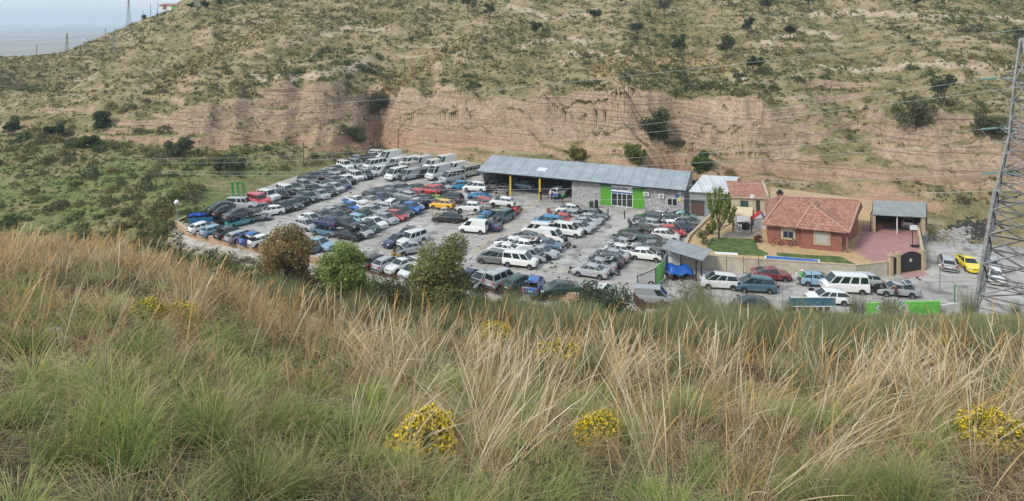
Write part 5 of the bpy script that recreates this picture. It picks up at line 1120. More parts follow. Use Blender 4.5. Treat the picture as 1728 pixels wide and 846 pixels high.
# broom bushes: upright sheaves of thin grey-green rods
def broom_mesh(name, n, h, r, cols, tips):
    az = rnd(n, 0, 6.283); rr = np.sqrt(rnd(n, 0, 1)) * r * .45
    bs = np.stack([np.cos(az) * rr, np.sin(az) * rr, np.full(n, -.1)], -1)
    a = strips(bs, az + rng.normal(0, .5, n), rnd(n, .55, 1.0) * h, np.abs(rng.normal(.16, .2, n)), rnd(n, -.1, .5), rnd(n, .012, .024), tints(n, cols), tints(n, tips), 4, taper=.75)
    m_ = n * 2; k = rng.integers(0, n, m_)      # side twigs start part-way up the rods
    Vp = a[0].reshape(n, 5, 2, 3).mean(2); f = rng.integers(2, 5, m_)
    b_ = strips(Vp[k, f - 1] * .5 + Vp[k, f] * .5, rnd(m_, 0, 6.283), rnd(m_, .15, .38) * h, rnd(m_, .1, .7), rnd(m_, -.2, .4), rnd(m_, .010, .018), tints(m_, cols), tints(m_, tips), 2, taper=.7)
    return np_mesh(name, *join([a, b_])[:2], PLANT, join([a, b_])[2])
bc, bt = [(.17, .195, .095), (.205, .215, .11), (.145, .17, .085)], [(.31, .335, .18), (.37, .365, .19), (.27, .295, .155)]
bc_old, bt_old = [(0.160, 0.203, 0.109), (0.203, 0.239, 0.131), (0.131, 0.174, 0.087)], [(0.290, 0.326, 0.189), (0.348, 0.362, 0.189), (0.246, 0.290, 0.174)]
BROOM = [broom_mesh("broom_rods", 230, 2.1, .9, bc, bt), broom_mesh("broom_rods", 260, 1.8, 1.1, bc, [(.25, .24, .12), (.22, .23, .12)]), broom_mesh("broom_rods", 200, 2.4, .8, bc, bt), broom_mesh("broom_rods", 240, 1.6, 1.2, [(.15, .13, .07), (.12, .13, .07)], [(.27, .23, .12), (.23, .22, .12)])]
def dup_plant(name, me, loc, s, label, cat, group, sz=None):
    o = link(name, me); o.location = loc; o.scale = (s, s, s * (sz or 1)); o.rotation_euler = (0, 0, random.uniform(0, 6.28)); tag(o, label, cat, group); return o
spots = []
tries = 0
while len(spots) < 420 and tries < 40000:
    tries += 1
    px = random.uniform(330, 1820); d = math.sqrt(random.uniform(9 ** 2, 61 ** 2))
    if px < 900 and d < 14: continue
    if px < 860 and (d < 20 or d > 34 or random.random() < .55): continue
    if px < 1060 and d > 44: continue
    if 640 < px < 800 and d > 24: continue
    x = (px - CX) / F * d
    if all((x - a) ** 2 + (d - b_) ** 2 > (.75 + d * .011) ** 2 for a, b_, _ in spots): spots.append((x, d, px))
for x, d, px in spots:
    # a bush must not hide what the photo shows behind it: keep its top under the yard's front edge
    z = float(ground_z(x, d)[0]); lim = np.interp(px, [330, 600, 860, 1000, 1100, 1160, 1200, 1260, 1450, 1600, 1700, 1800], [470, 490, 500, 522, 540, 512, 520, 528, 540, 550, 552, 540]) + random.choice((0, 0, 0, -10)) + random.uniform(-9, 16)
    hmax = (H - (lim - YH) * d / F) - z
    if hmax < .4: continue
    me = random.choice(BROOM); hh = min(random.uniform(.45, .8) if d < 14 else random.uniform(.8, 1.3) if d < 24 else random.uniform(1.2, 2.1), hmax); 
    dup_plant("broom_bush", me, (x, d, z), hh / 1.75, "grey green broom bush of thin upright rods on the near slope", "bush", "broom bushes on the near slope")
# taller broom clumps that stand up in front of the road
for px, top, d, lb, k in ((1168, 468, 57, "tall pale broom in front of the blue tarpaulin heap", 0), (1190, 478, 58, "tall broom standing right of the pale one by the road", 2), (1150, 490, 56, "bushy broom beside the rusty steel sheet", 1), (1447, 478, 59, "yellowish broom in front of the white minibus", 3), (1500, 487, 59, "orange brown broom above the painted emblem wall", 3), (1247, 500, 60, "thin broom in front of the dark roadside hatchback", 1), (1590, 515, 60, "broom at the end of the lime green wall", 0), (1632, 488, 60, "thin tall broom at the foot of the pylon", 2), (1330, 500, 59, "broom beside the blue tipper body", 1), (1715, 505, 58, "broom growing under the pylon legs", 0), (1380, 512, 58, "broom hanging over the blue tipper body", 3)):
    q = at(px, d, 0); z = float(ground_z(q.x, q.y)[0]); h = (H - (top - YH) * d / F) - z
    o = link("broom_bush", BROOM[k]); o.location = (q.x, q.y, z); o.scale = (h / 2.1 * .75, h / 2.1 * .75, h / 2.1); o.rotation_euler = (0, 0, random.uniform(0, 6)); tag(o, lb, "bush", "tall brooms by the road")

# small yellow-flowering bushes and a rock in the grass
def flower_bush(px, py, rpx, lb, full=.28):
    q = on_ground(px, py + rpx * .6, 1.5, 40); r = rpx / F * q.y * 1.15; q.z += r * .18
    n = 2600; v = rng.normal(size=(n, 3)); v /= np.linalg.norm(v, axis=1, keepdims=True); v *= (rnd(n, .35, 1) ** .5)[:, None]; v[:, 2] = np.abs(v[:, 2]) * .95; v *= (1 + .6 * vnoise(v[:, 0] * 3 + px, v[:, 1] * 2.5, 3))[:, None]
    lf = leaves(v * r, r * .06, (.20, .22, .05)); fl = v[(v[:, 2] > .05) & (np.linalg.norm(v, axis=1) > .72)]; fl = fl[:int(2600 * full)] * 1.05
    f2 = leaves(fl * r, r * .052, np.array([(.95, .70, .03)]).repeat(len(fl), 0), .3, 1.2, .9)
    rt = empty("flowering_bush", q); tag(rt, lb, "bush", "yellow flowering bushes in the grass")
    link("foliage", np_mesh("foliage", *lf[:2], PLANT, lf[2]), rt); fo = link("flowers", np_mesh("flowers", *f2[:2], PLANT, f2[2]), rt); fo["kind"] = "stuff"
    k = MB()
    for a in range(7): k.rod((0, 0, -.02), (r * .6 * math.cos(a), r * .6 * math.sin(a), r * .6), r * .02, 4)
    k.v = [tuple(Vector(p) + q) for p in k.v]; k.build("stem", BARK, rt)
for a in ((710, 733, 50, "round bright yellow flowering bush lowest in the grass", 1.0), (1012, 727, 38, "straggly yellow flowering bush among pale stalks", .6), (250, 532, 26, "low yellow flowers beside the pale rock slope", .2), (300, 540, 26, "small yellow bush right of the low yellow flowers"), (945, 605, 36, "yellow bush half hidden by golden stalks"), (1680, 735, 44, "wide yellow bush below the pylon", .45), (838, 562, 24, "distant yellow bush below the dark leafy tree"), (360, 690, 20, "tiny yellow flowers by the green tussock")): flower_bush(*a)
def rock_mesh(seed, m):
    bm = bmesh.new(); bmesh.ops.create_icosphere(bm, subdivisions=3, radius=1)
    for v in bm.verts:
        c = v.co; k = 1 + .35 * float(vnoise(c.x * 1.4 + seed, c.y * 1.4 + c.z * 1.1, seed)) + .12 * float(vnoise(c.x * 4 + seed, c.y * 4 + c.z * 3, seed + 3)); v.co = c * k
    me = bpy.data.meshes.new("rock"); bm.to_mesh(me); bm.free(); me.materials.append(m); return me
ROCKM = mat("pale_rock", (.48, .40, .33), .95, noise=.3, nscale=5, bump=.5, bscale=9)
for px, py, r, lb in ((88, 568, 17, "pale rounded rock lying in the grass on the slope"), (105, 582, 14, "flat pinkish stone just below the pale rock")):
    q = on_ground(px, py + 6, 2, 30); s = r / F * q.y; o = link("rock", rock_mesh(int(px), ROCKM)); o.location = q + Vector((0, 0, s * .35)); o.scale = (s, s * .8, s * .6); tag(o, lb, "rock")

# ------------------------------------------------------------------ trees
def tree(name, base, height, width, cols, leaf, n, label, cat="tree", group=None, lobes=9, shape=1.0, trunk=.0, seed=1, crown_low=.18, sparse=.0):
    """tapered trunk with limbs, and a crown of leaves in uneven lobes; heights in metres"""
    r_ = np.random.default_rng(seed); rt = empty(name, base); tag(rt, label, cat, group)
    g = MB(); tr_ = trunk or height * .022; B_ = Vector(base)
    zc = height * (crown_low + (1 - crown_low) * .5); rx = width / 2; rz = height * (1 - crown_low) / 2
    top = Vector((0, 0, height * .55)); 
    prev = Vector((0, 0, -.3)); k0 = tr_ * 1.3
    for i in range(4):
        nx = Vector((r_.normal() * tr_ * 1.2, r_.normal() * tr_ * 1.2, height * .16 * (i + 1))); g.rod(B_ + prev, B_ + nx, k0, 7, 0, k0 * .78); prev = nx; k0 *= .78
    cen = []
    for i in range(lobes):
        a = 2.4 * i + r_.uniform(0, .9); zz = r_.uniform(-.82, .82); rr = math.sqrt(max(.02, 1 - zz * zz)) * r_.uniform(.35, .72) * (1 if zz < .2 else shape)
        c = np.array([math.cos(a) * rr * rx, math.sin(a) * rr * rx, zc + zz * rz * .78]); cen.append((c, r_.uniform(.30, .5) * min(rx, rz)))
        st = Vector((0, 0, min(height * .6, max(height * .14, c[2] * .5)))); mid = st.lerp(Vector(c), .5) + Vector((0, 0, -.04 * height)); g.rod(B_ + st, B_ + mid, tr_ * .42, 5, 0, tr_ * .28); g.rod(B_ + mid, B_ + Vector(c), tr_ * .28, 5, 0, tr_ * .1)
    g.build("trunk", BARK, rt)
    cen.append((np.array([0, 0, zc]), .5 * min(rx, rz)))
    pts = []; tn = []
    w_ = np.array([c[1] ** 2 for c in cen]); w_ /= w_.sum()
    for (c, r2), cnt in zip(cen, (w_ * n).astype(int)):
        v = r_.normal(size=(cnt, 3)); v /= np.linalg.norm(v, axis=1, keepdims=True); rad = r_.uniform(.25, 1.12, cnt) ** .6
        k = 1 + .55 * vnoise(v[:, 0] * 2.2 + c[0], v[:, 1] * 2.2 + v[:, 2] * 2.6, seed)
        p = c + v * (rad * k * r2)[:, None] * np.array([1.12, 1.12, .92])
        if sparse: p = p[vnoise(p[:, 0] * 1.6, p[:, 2] * 1.6 + p[:, 1], seed + 5) > -.5 + sparse]
        pts.append(p); tn.append(np.array(cols)[r_.choice(len(cols), len(p))] * r_.uniform(.75, 1.25))
    lv = leaves(np.concatenate(pts), leaf, np.concatenate(tn), .35, .4); link("crown", np_mesh("crown", *lv[:2], PLANT, lv[2]), rt); return rt
def img_tree(px, top, d, wpx, *a, **k):
    q = at(px, d, 0); z = float(ground_z(q.x, q.y)[0]); h = (H - (top - YH) * d / F) - z; return tree("tree", (q.x, q.y, z - .1), h, wpx / F * d, *a, **k)
img_tree(485, 374, 62, 92, [(0.290, 0.224, 0.099), (0.370, 0.251, 0.112), (0.277, 0.172, 0.092), (0.224, 0.231, 0.099)], .12, 16000, "brownish autumn tree in front of the yard wall", seed=3, lobes=16, crown_low=.12)
img_tree(578, 404, 58, 98, [(0.264, 0.343, 0.099), (0.343, 0.409, 0.125), (0.198, 0.264, 0.079)], .12, 17000, "round bright green tree between the brown tree and the tall one", seed=11, lobes=17, crown_low=.22)
img_tree(746, 372, 56, 102, [(0.211, 0.244, 0.092), (0.271, 0.290, 0.112), (0.172, 0.205, 0.079), (0.304, 0.244, 0.112)], .115, 17000, "tall dark olive tree in front of the yard wall", seed=21, lobes=20, crown_low=.14)
img_tree(1008, 462, 60, 118, [(0.087, 0.116, 0.065), (0.123, 0.145, 0.087), (0.065, 0.087, 0.051)], .14, 9500, "grey green olive bush before the right end of the yard wall", seed=31, lobes=12, crown_low=.05)
img_tree(868, 492, 55, 60, [(0.109, 0.167, 0.043), (0.145, 0.203, 0.058)], .13, 3000, "small green bush below the blue wrecked car", seed=41, lobes=8, crown_low=.05)
for k, (px, top, d, wpx) in enumerate(((330, 425, 84, 60), (372, 432, 80, 70), (415, 436, 76, 66), (445, 440, 72, 60), (527, 452, 66, 70), (640, 462, 64, 76), (676, 466, 63, 70), (712, 472, 62, 60), (798, 482, 62, 60), (832, 494, 61, 66), (905, 503, 60, 60), (945, 506, 60, 70), (1062, 516, 62, 50), (975, 500, 61, 60), (610, 470, 60, 60), (470, 456, 66, 70), (770, 486, 60, 50), (560, 466, 61, 70))):
    img_tree(px, top, d, wpx, [[(.13, .15, .07), (.17, .18, .085), (.10, .125, .055)], [(.17, .165, .085), (.22, .19, .10), (.12, .125, .06)], [(.11, .15, .06), (.15, .185, .075)]][k % 3], .12, 1900, "grey green bush on the bank between the grass and the yard wall", "bush", "bushes on the bank below the yard wall", lobes=8, seed=600 + k, crown_low=.0)
img_tree(1160, 462, 63, 62, [(0.145, 0.123, 0.072), (0.189, 0.145, 0.087)], .08, 1500, "sparse brown bush in front of the blue tarpaulin", seed=45, lobes=8, crown_low=.1, sparse=.2)
# garden tree with upright leafy branches, and shrubs
q = W(1213, 404, GZ); rt = empty("garden_tree", q); tag(rt, "garden tree with upright leafy branches beside the white roofed shed", "tree")
g = MB(); lp = []; g.rod(q, q + Vector((0, 0, 1.6)), .13, 8, 0, .1)
rr = random.Random(4)
for k in range(18):
    a = rr.uniform(0, 6.28); r1 = rr.uniform(.3, 2.1); h = rr.uniform(4.2, 7.2) - r1 * .8; p0 = Vector((0, 0, rr.uniform(1.0, 1.7))); p1 = Vector((math.cos(a) * r1 * .8, math.sin(a) * r1 * .8, h * .55)); p2 = Vector((math.cos(a) * r1, math.sin(a) * r1, h))
    g.rod(q + p0, q + p1, .06, 5, 0, .045); g.rod(q + p1, q + p2, .045, 5, 0, .02)
    for t in np.linspace(.2, 1.02, 26):
        c = p1.lerp(p2, t); lp += [(c.x + rr.gauss(0, .15), c.y + rr.gauss(0, .15), c.z + rr.gauss(0, .1)) for _ in range(10)]
g.build("trunk", BARK, rt); lp = np.array(lp); lv = leaves(lp, .16, tints(len(lp), [(.17, .235, .05), (.25, .30, .08), (.40, .39, .15), (.12, .18, .04)]), .3, .3); link("crown", np_mesh("crown", *lv[:2], PLANT, lv[2]), rt)
for px, py, hh, ww, lb, sd in ((1187, 411, 1.9, 2.3, "rounded green shrub at the corner of the side garden wall", 61), (1199, 396, 1.5, 1.6, "small green shrub under the garden tree", 62), (1279, 409, .9, 1.2, "low red flowering shrub on the lawn edge", 63), (1258, 388, 1.0, 1.0, "small potted shrub beside the pergola", 64)):
    q = W(px, py, GZ); tree("garden_shrub", q, hh, ww, [(.06, .10, .03), (.12, .15, .05), (.20, .17, .07)] if sd != 63 else [(.10, .09, .04), (.25, .07, .06)], .10, 900, lb, "shrub", seed=sd, lobes=7, crown_low=.05)
# hillside trees: olives and a few rounder ones
oc = [(.065, .085, .05), (.085, .105, .065), (.05, .065, .038)]
OL = [(790, 31, 34, 30), (826, 34, 26, 24), (1003, 40, 25, 22), (1047, 12, 22, 16), (1121, 33, 29, 26), (1075, 68, 30, 22), (1147, 97, 34, 30), (1226, 101, 36, 32), (1227, 14, 24, 22), (1296, 26, 32, 24), (1365, 24, 30, 22), (1333, 68, 24, 16), (1548, 14, 18, 18), (1592, 178, 44, 42), (1272, 124, 26, 28), (1263, 60, 26, 20), (1722, 80, 32, 36), (905, 62, 22, 20)]
for i, (px, py, hp, wp) in enumerate(OL):
    q = on_ground(px, py, 100, 330); s = q.y / F
    lb = ["round dark olive tree highest on the slope above the reception roof", "leaning dark olive right of the round one near the small lattice mast", "small olive left of the twin hillside paths", "thin bare olive at the top edge", "olive with a bent trunk on the upper slope", "grey olive standing on a dark scrub band", "bushy olive above the ravine head", "broad olive at the end of the pale track above the ravine", "olive cut by the top edge above the broad olive", "dense olive at the top edge right of the ravine", "olive with clear trunk at the top edge", "small leaning bare tree on a pale bank", "tiny olive near the top right slope", "large dark olive above the bank behind the driveway", "round bush tree beside the pale track", "faint olive above the round bush tree", "dark olive behind the pylon top", "small dark olive in the middle of the slope"][i]
    tree("olive_tree", q, hp * s * 1.2, wp * s * 1.25, oc, .22, 1100, lb, "olive tree", "olive trees on the far hillside", lobes=7, seed=100 + i, crown_low=.34, trunk=.16)
for px, py, hp, wp, cols, lb, sd in ((1110, 243, 58, 66, [(0.043, 0.080, 0.026), (0.065, 0.102, 0.032), (0.036, 0.058, 0.022)], "big dark green bush in the ravine above the warehouse", 201), (1183, 293, 44, 34, [(0.087, 0.145, 0.043), (0.131, 0.174, 0.051)], "green tree at the foot of the ravine", 202), (1071, 274, 36, 44, [(0.160, 0.189, 0.051), (0.217, 0.217, 0.072)], "yellow green tree above the warehouse roof", 203), (975, 274, 28, 34, [(0.290, 0.246, 0.087), (0.217, 0.203, 0.065)], "yellowish tree left of the yellow green one above the roof", 204), (172, 218, 30, 34, [(0.043, 0.080, 0.029), (0.065, 0.102, 0.036)], "dark green bush under the near spur", 205), (92, 229, 22, 32, [(0.043, 0.080, 0.029), (0.065, 0.094, 0.036)], "dark rounded bush left of the spur bush", 206), (22, 222, 20, 30, [(0.051, 0.080, 0.036), (0.072, 0.102, 0.043)], "dark bush at the edge of the valley", 207), (1545, 234, 58, 66, [(0.102, 0.116, 0.058), (0.145, 0.145, 0.072)], "large grey green thicket on top of the bank above the carport", 208), (1673, 236, 50, 60, [(0.102, 0.116, 0.058), (0.145, 0.152, 0.072)], "thicket on the bank edge left of the pylon", 209), (596, 240, 34, 66, [(0.102, 0.123, 0.058), (0.131, 0.145, 0.065)], "grey green thicket at the mouth of the gully behind the vans", 210), (640, 205, 40, 40, [(0.072, 0.080, 0.043), (0.102, 0.102, 0.058)], "dark thicket in the gully above the vans", 211), (145, 250, 26, 44, [(0.087, 0.123, 0.043), (0.109, 0.145, 0.058)], "green thicket below the spur bush", 212), (385, 285, 28, 70, [(0.102, 0.123, 0.065), (0.131, 0.145, 0.072)], "long grey green thicket behind the green posts", 213), (300, 262, 34, 60, [(0.094, 0.116, 0.065), (0.123, 0.145, 0.072)], "grey green thicket on the shelf above the valley", 214)):
    q = on_ground(px, py, 95, 330); s = q.y / F; tree("thicket", q - Vector((0, 0, .3)), hp * s, wp * s, cols, .22, 2600, lb, "thicket", lobes=10, seed=sd, crown_low=.0)

# ------------------------------------------------------------------ hillside scrub
def shrub_pts(n, seed):
    r_ = np.random.default_rng(seed); v = r_.normal(size=(n, 3)); v /= np.linalg.norm(v, axis=1, keepdims=True); v *= (r_.uniform(.2, 1, n) ** .5)[:, None]; v[:, 2] = np.abs(v[:, 2]) * .95
    v *= (1 + .6 * vnoise(v[:, 0] * 2 + seed, v[:, 1] * 2, seed))[:, None]; return v
SCOL = [(.085, .105, .045), (.11, .125, .055), (.155, .15, .068), (.225, .19, .08), (.08, .115, .042), (.13, .11, .065)]
SH = []
for k in range(6):
    lv = leaves(shrub_pts(260, 300 + k), .13, SCOL[k], .35, .5, .7); SH.append(np_mesh("scrub_foliage", *lv[:2], PLANT, lv[2]))
def jgrid(sp, jit):
    gx, gy = np.meshgrid(np.arange(-235, 195, sp), np.arange(87, 280, sp * .95)); gx = gx.ravel() + rng.uniform(-jit, jit, gx.size) * sp; gy = gy.ravel() + rng.uniform(-jit, jit, gy.size) * sp
    q = gx / gy * F + CX; k = (q > -200) & (q < 1900) & (gy > 88); return q[k], gy[k]
s1, s2 = jgrid(1.5, .43), jgrid(4.6, .45)
npx = np.concatenate([s1[0], s2[0]]); nd_ = np.concatenate([s1[1], s2[1]]); isl = np.arange(len(npx)) >= len(s1[0])
left = npx < 335
dbase = np.interp(npx, KPX, NODES[:, 6, 0]); dbase = np.where(left, 88, dbase - 3)
x = (npx - CX) / F * nd_; z = ground_z(x, nd_); dzx = np.abs(ground_z(x, nd_ + 1.2) - ground_z(x, nd_ - 1.2)) / 2.4
nz = fbm(x / 14, nd_ / 14, 51, 3); nz2 = vnoise(x / 42, nd_ / 42, 61)
dens = np.where(isl, np.clip(.16 + 1.5 * nz + 1.0 * nz2, .03, .8), np.clip(.74 + .6 * nz + .4 * nz2, .2, 1)) * np.where(dzx > .55, .55, 1) * np.where((npx < 300) & (nd_ > 195), 1.3, 1) * np.where(left & (nd_ < 150) & isl, 2.2, 1) * (1 + 2.0 * np.exp(-((npx - 1185) / 55) ** 2) * (nd_ < 150) + 1.2 * np.exp(-((npx - 380) / 90) ** 2) * (nd_ < 165))
cross = ground_z(x + 1.5, nd_) - ground_z(x - 1.5, nd_); dens = dens * np.clip(1 - .55 * cross, .35, 1.8)
ok = (nd_ > dbase) & (rng.uniform(0, 1, len(npx)) < dens)
# leave the burnt tip and the garden clear
ok &= ~((npx > 1555) & (nd_ < 99))
x, y, z, npx, steepk = x[ok], nd_[ok], z[ok], npx[ok], dzx[ok] > .55
rad = np.where(isl[ok], rng.uniform(.75, 1.5, len(x)) * np.where((npx < 335) & (y < 150), 1.35, 1), rng.lognormal(-.62, .36, len(x))) * np.where(steepk, .62, 1); rad = np.clip(rad, .2, 2.1)
colk = np.clip((vnoise(x / 20, y / 20, 71) + .5 + rng.normal(0, .22, len(x))) * 6, 0, 5.99).astype(int)
colk = np.where((npx < 335) & (y < 150), rng.choice([1, 2, 2, 3, 4], len(x)), colk)
big = (rad / y); seen = (npx > -20) & (npx < 1745); order = np.argsort(-np.where(seen, big, 0))[:290]; isbig = np.zeros(len(x), bool); isbig[order] = True
for i in order:
    dup_plant("scrub_bush", SH[colk[i]], (x[i], y[i], z[i] - .05), rad[i], "low rounded scrub bush on the far hillside", "bush", "scrub bushes on the far hillside", random.uniform(.75, 1.15))
rest = np.where(~isbig)[0]; T = [shrub_pts(22, 400 + k) for k in range(8)]; allp, allc, alls = [], [], []
for k in range(8):
    idx = rest[k::8]; p = T[k][None] * rad[idx][:, None, None] + np.stack([x[idx], y[idx], z[idx]], -1)[:, None, :]
    allp.append(p.reshape(-1, 3)); allc.append(np.repeat(np.array(SCOL)[colk[idx]] * rng.uniform(.8, 1.25, (len(idx), 1)), 22, 0)); alls.append(np.repeat(rad[idx] * .30, 22))
lv = leaves(np.concatenate(allp), np.concatenate(alls), np.concatenate(allc), .3, .5, .7)
o = link("hillside_scrub", np_mesh("hillside_scrub", *lv[:2], PLANT, lv[2])); tag(o, "countless low scrub bushes dotted over the dry hillside", "scrub", kind="stuff")
# dry grass tufts over the hill so the ground does not read as bare
n = 90000; npx = rng.uniform(-200, 1900, n); dd = np.sqrt(rng.uniform(90 ** 2, 270 ** 2, n)); x = (npx - CX) / F * dd; dbase = np.interp(npx, KPX, NODES[:, 6, 0]); dbase = np.where(npx < 335, 88, dbase)
sl = np.abs(ground_z(x, dd + 1.2) - ground_z(x, dd - 1.2)) / 2.4
ok = (dd > dbase) & (sl < .6) & (rng.uniform(0, 1, n) < .35 + 1.0 * fbm(x / 9, dd / 9, 81, 3)) & ~((npx > 1555) & (dd < 99)); x, dd, npx = x[ok], dd[ok], npx[ok]; z = ground_z(x, dd)
# crests of the spurs carry a fringe of taller golden grass
for line in ([(60, 214), (110, 163), (160, 128), (200, 99), (240, 70), (280, 46), (345, 10)], [(262, 152), (300, 128), (360, 98), (400, 76), (450, 52), (492, 34)], [(640, 168), (690, 130), (740, 95), (800, 60)], [(1000, 118), (1080, 108), (1165, 104), (1235, 118)]):
    for (xa, ya), (xb, yb_) in zip(line[:-1], line[1:]):
        for t in rng.uniform(0, 1, int(abs(xb - xa) * 4)):
            if line[0][0] == 60:
                pq = xa + (xb - xa) * t; dq = float(np.interp(pq, KPX, NODES[:, 11, 0])) + rng.normal(-1, 4); q = Vector(((pq - CX) / F * dq, dq, float(ground_z((pq - CX) / F * dq, dq)[0])))
            else: q = on_ground(xa + (xb - xa) * t + rng.normal(0, 5), ya + (yb_ - ya) * t + rng.normal(0, 7), 110, 300); x = np.append(x, q.x); dd = np.append(dd, q.y); z = np.append(z, q.z + .12); npx = np.append(npx, 900)
p = np.stack([x, dd, z + .06], -1)
gt_ = np.where(((npx < 340) & (dd < 135))[:, None], tints(len(x), [(.08, .13, .03), (.12, .15, .04), (.17, .15, .06)]), tints(len(x), [(.34, .27, .14), (.42, .33, .18), (.20, .175, .085), (.11, .115, .05)]))
gold = npx == 900; gt_ = np.where(gold[:, None], tints(len(x), [(.42, .33, .15), (.34, .27, .12), (.48, .38, .2), (.22, .2, .09)]), gt_)
lv = leaves(p, rng.uniform(.22, .5, len(x)) * np.where(gold, 1.5, 1), gt_, .2, .2, .8); o = link("hill_grass", np_mesh("hill_grass", *lv[:2], PLANT, lv[2])); tag(o, "dry grass tufts scattered over the far hillside", "grass", kind="stuff")
# scrub at the foot of the yard wall
n = 1500; k = 0
px = np.concatenate([rng.uniform(230, 1110, 800), rng.uniform(-200, 1100, 700)]); df = np.interp(px, KPX, NODES[:, 3, 0]); dd = df - rng.uniform(.8, 14, n); dd = np.where(px < 335, rng.uniform(88, 100, n), dd); dd[800:] = rng.uniform(30, 88, 700); dd = np.where(np.arange(n) >= 800, np.minimum(dd, df - 1), dd); x = (px - CX) / F * dd; z = ground_z(x, dd); T = shrub_pts(70, 500)
P3 = []; C3 = []; S3 = []
for i in range(n):
    r = random.uniform(.5, 1.3); P3.append(T * r * np.array([1, 1, random.uniform(.6, 1.1)]) + np.array([x[i], dd[i], z[i] - .1])); C3.append(np.repeat(np.array([random.choice([(.11, .13, .055), (.14, .15, .07), (.20, .165, .085), (.09, .13, .05)])]), 70, 0)); S3.append(np.full(70, r * .17))
lv = leaves(np.concatenate(P3), np.concatenate(S3), np.concatenate(C3), .35, .5, .6); o = link("bank_scrub", np_mesh("bank_scrub", *lv[:2], PLANT, lv[2])); tag(o, "tangled scrub on the bank below the yard wall", "scrub", kind="stuff")
# ------------------------------------------------------------------ pylon and power lines
pb = at(1726, 60, 0); pz = float(ground_z(pb.x, pb.y)[0]); py_ = empty("power_pylon", (pb.x, pb.y, pz)); tag(py_, "tall grey steel lattice pylon standing on the near slope beside the road", "pylon")
prof = [(pz - .2, 4.55), (8.6, 3.55), (14.6, 2.45), (19.4, 1.22), (24.4, .72), (28.2, .10)]
def prad(z): return float(np.interp(z, [p[0] for p in prof], [p[1] for p in prof]))
def corner(z, k): a = R(90 * k + 4); r = prad(z); return Vector((pb.x + r * math.cos(a), pb.y + r * math.sin(a), z))
LEGM = mat("weathered_lattice_steel", (.30, .30, .29), .6, .25, noise=.45, nscale=2.5)
def angle_bar(g, a, bq, s):
    """an L-shaped steel section between two points"""
    a = Vector(a); bq = Vector(bq); d = (bq - a).normalized(); u = d.orthogonal().normalized(); v = d.cross(u); t = s * .18
    for e1, e2 in ((u, v), (v, u)):
        vs = []
        for p in (a, bq): vs += [p, p + e1 * s, p + e1 * s + e2 * t, p + e2 * t]
        g.add(vs, [(0, 1, 5, 4), (1, 2, 6, 5), (2, 3, 7, 6), (3, 0, 4, 7)])
for k in range(4):
    g = MB()
    for (z0, _), (z1, _) in zip(prof[:-1], prof[1:]): angle_bar(g, corner(z0, k), corner(z1, k), .30 if z0 < 14 else .17)
    g.build("leg", LEGM, py_)
lv = [pz, 5.2, 8.0, 10.6, 12.8, 14.6, 16.2, 17.8, 19.4, 21, 22.6, 24.4, 26.2]
g = MB()
for z0, z1 in zip(lv[:-1], lv[1:]):
    for k in range(4):
        a, bq, c, d = corner(z0, k), corner(z0, (k + 1) % 4), corner(z1, (k + 1) % 4), corner(z1, k)
        s = .13 if z0 < 14 else .075
        angle_bar(g, a, c, s); angle_bar(g, bq, d, s)
        if z0 > pz: angle_bar(g, a, bq, s)
        if z1 < 15:
            m_ = (a + bq + c + d) / 4
            angle_bar(g, a.lerp(d, .5), m_, s * .7); angle_bar(g, bq.lerp(c, .5), m_, s * .7)
g.build("bracing", LEGM, py_)
INS = mat("green_glass_insulator", (.22, .42, .37), .15, spec=.8)
CABLE = mat("aluminium_cable", (.52, .52, .52), .5, .3)
attach = []
for zi, (z, (m1, m2)) in enumerate(((24.2, (247, 235)), (19.5, (290, 279)), (15.3, (338, 320)))):
    for sgn, ym in ((-1, m1), (1, m2)):
        tip = Vector((pb.x, pb.y + sgn * 2.9, z + .15)); g = MB(); r = prad(z)
        for k in (-1, 1):
            angle_bar(g, (pb.x + k * r * .8, pb.y + sgn * r * .3, z), tip, .09); angle_bar(g, (pb.x + k * r * .6, pb.y + sgn * r * .3, z + 1.1), tip, .07)
        angle_bar(g, (pb.x - r * .4, pb.y + sgn * 1.6, z + .1), (pb.x + r * .4, pb.y + sgn * 1.6, z + .1), .06)
        g.build("crossarm", LEGM, py_)
        for side in (-1, 1):
            g = MB(); e = tip + Vector((side * 1.55, .25 if side < 0 else -.25, -.18))
            g.rod(tip, e, .02, 5)
            for k in range(9):
                t = .14 + .1 * k; c = tip.lerp(e, t); d = (e - tip).normalized(); g.rod(c - d * .045, c + d * .045, .07, 10, 0, .125)
            g.build("insulator", INS, py_)
            if side < 0: attach.append((e, ym, zi, sgn))
        g = MB(); a = tip + Vector((-1.55, .25, -.18)); bq = tip + Vector((1.55, -.25, -.18)); prev = a
        for k in range(1, 13):
            t = k / 12; q = a.lerp(bq, t) + Vector((0, 0, -1.2 * 4 * t * (1 - t))); g.rod(prev, q, .02, 5); prev = q
        g.build("jumper_loop", CABLE, py_)
def cable(a, bq, pmid, ymid, label, r=.015):
    """a hanging wire: straight in plan, sagging in height so that it passes the given height half-way"""
    t_ = (pmid - CX) / F; d = bq - a; tm = (t_ * a.y - a.x) / (d.x - t_ * d.y); q = a.lerp(bq, tm); zm = H - (ymid - YH) * q.y / F
    sag = (q.z - zm) / (4 * tm * (1 - tm)); g = MB(); prev = a; n = 48
    for k in range(1, n + 1):
        t = k / n; p = a.lerp(bq, t) + Vector((0, 0, -sag * 4 * t * (1 - t))); g.rod(prev, p, r, 5); prev = p
    tag(g.build("power_line", CABLE), label, "power line", "power lines crossing the valley")
nmz = ["upper", "middle", "lower"]
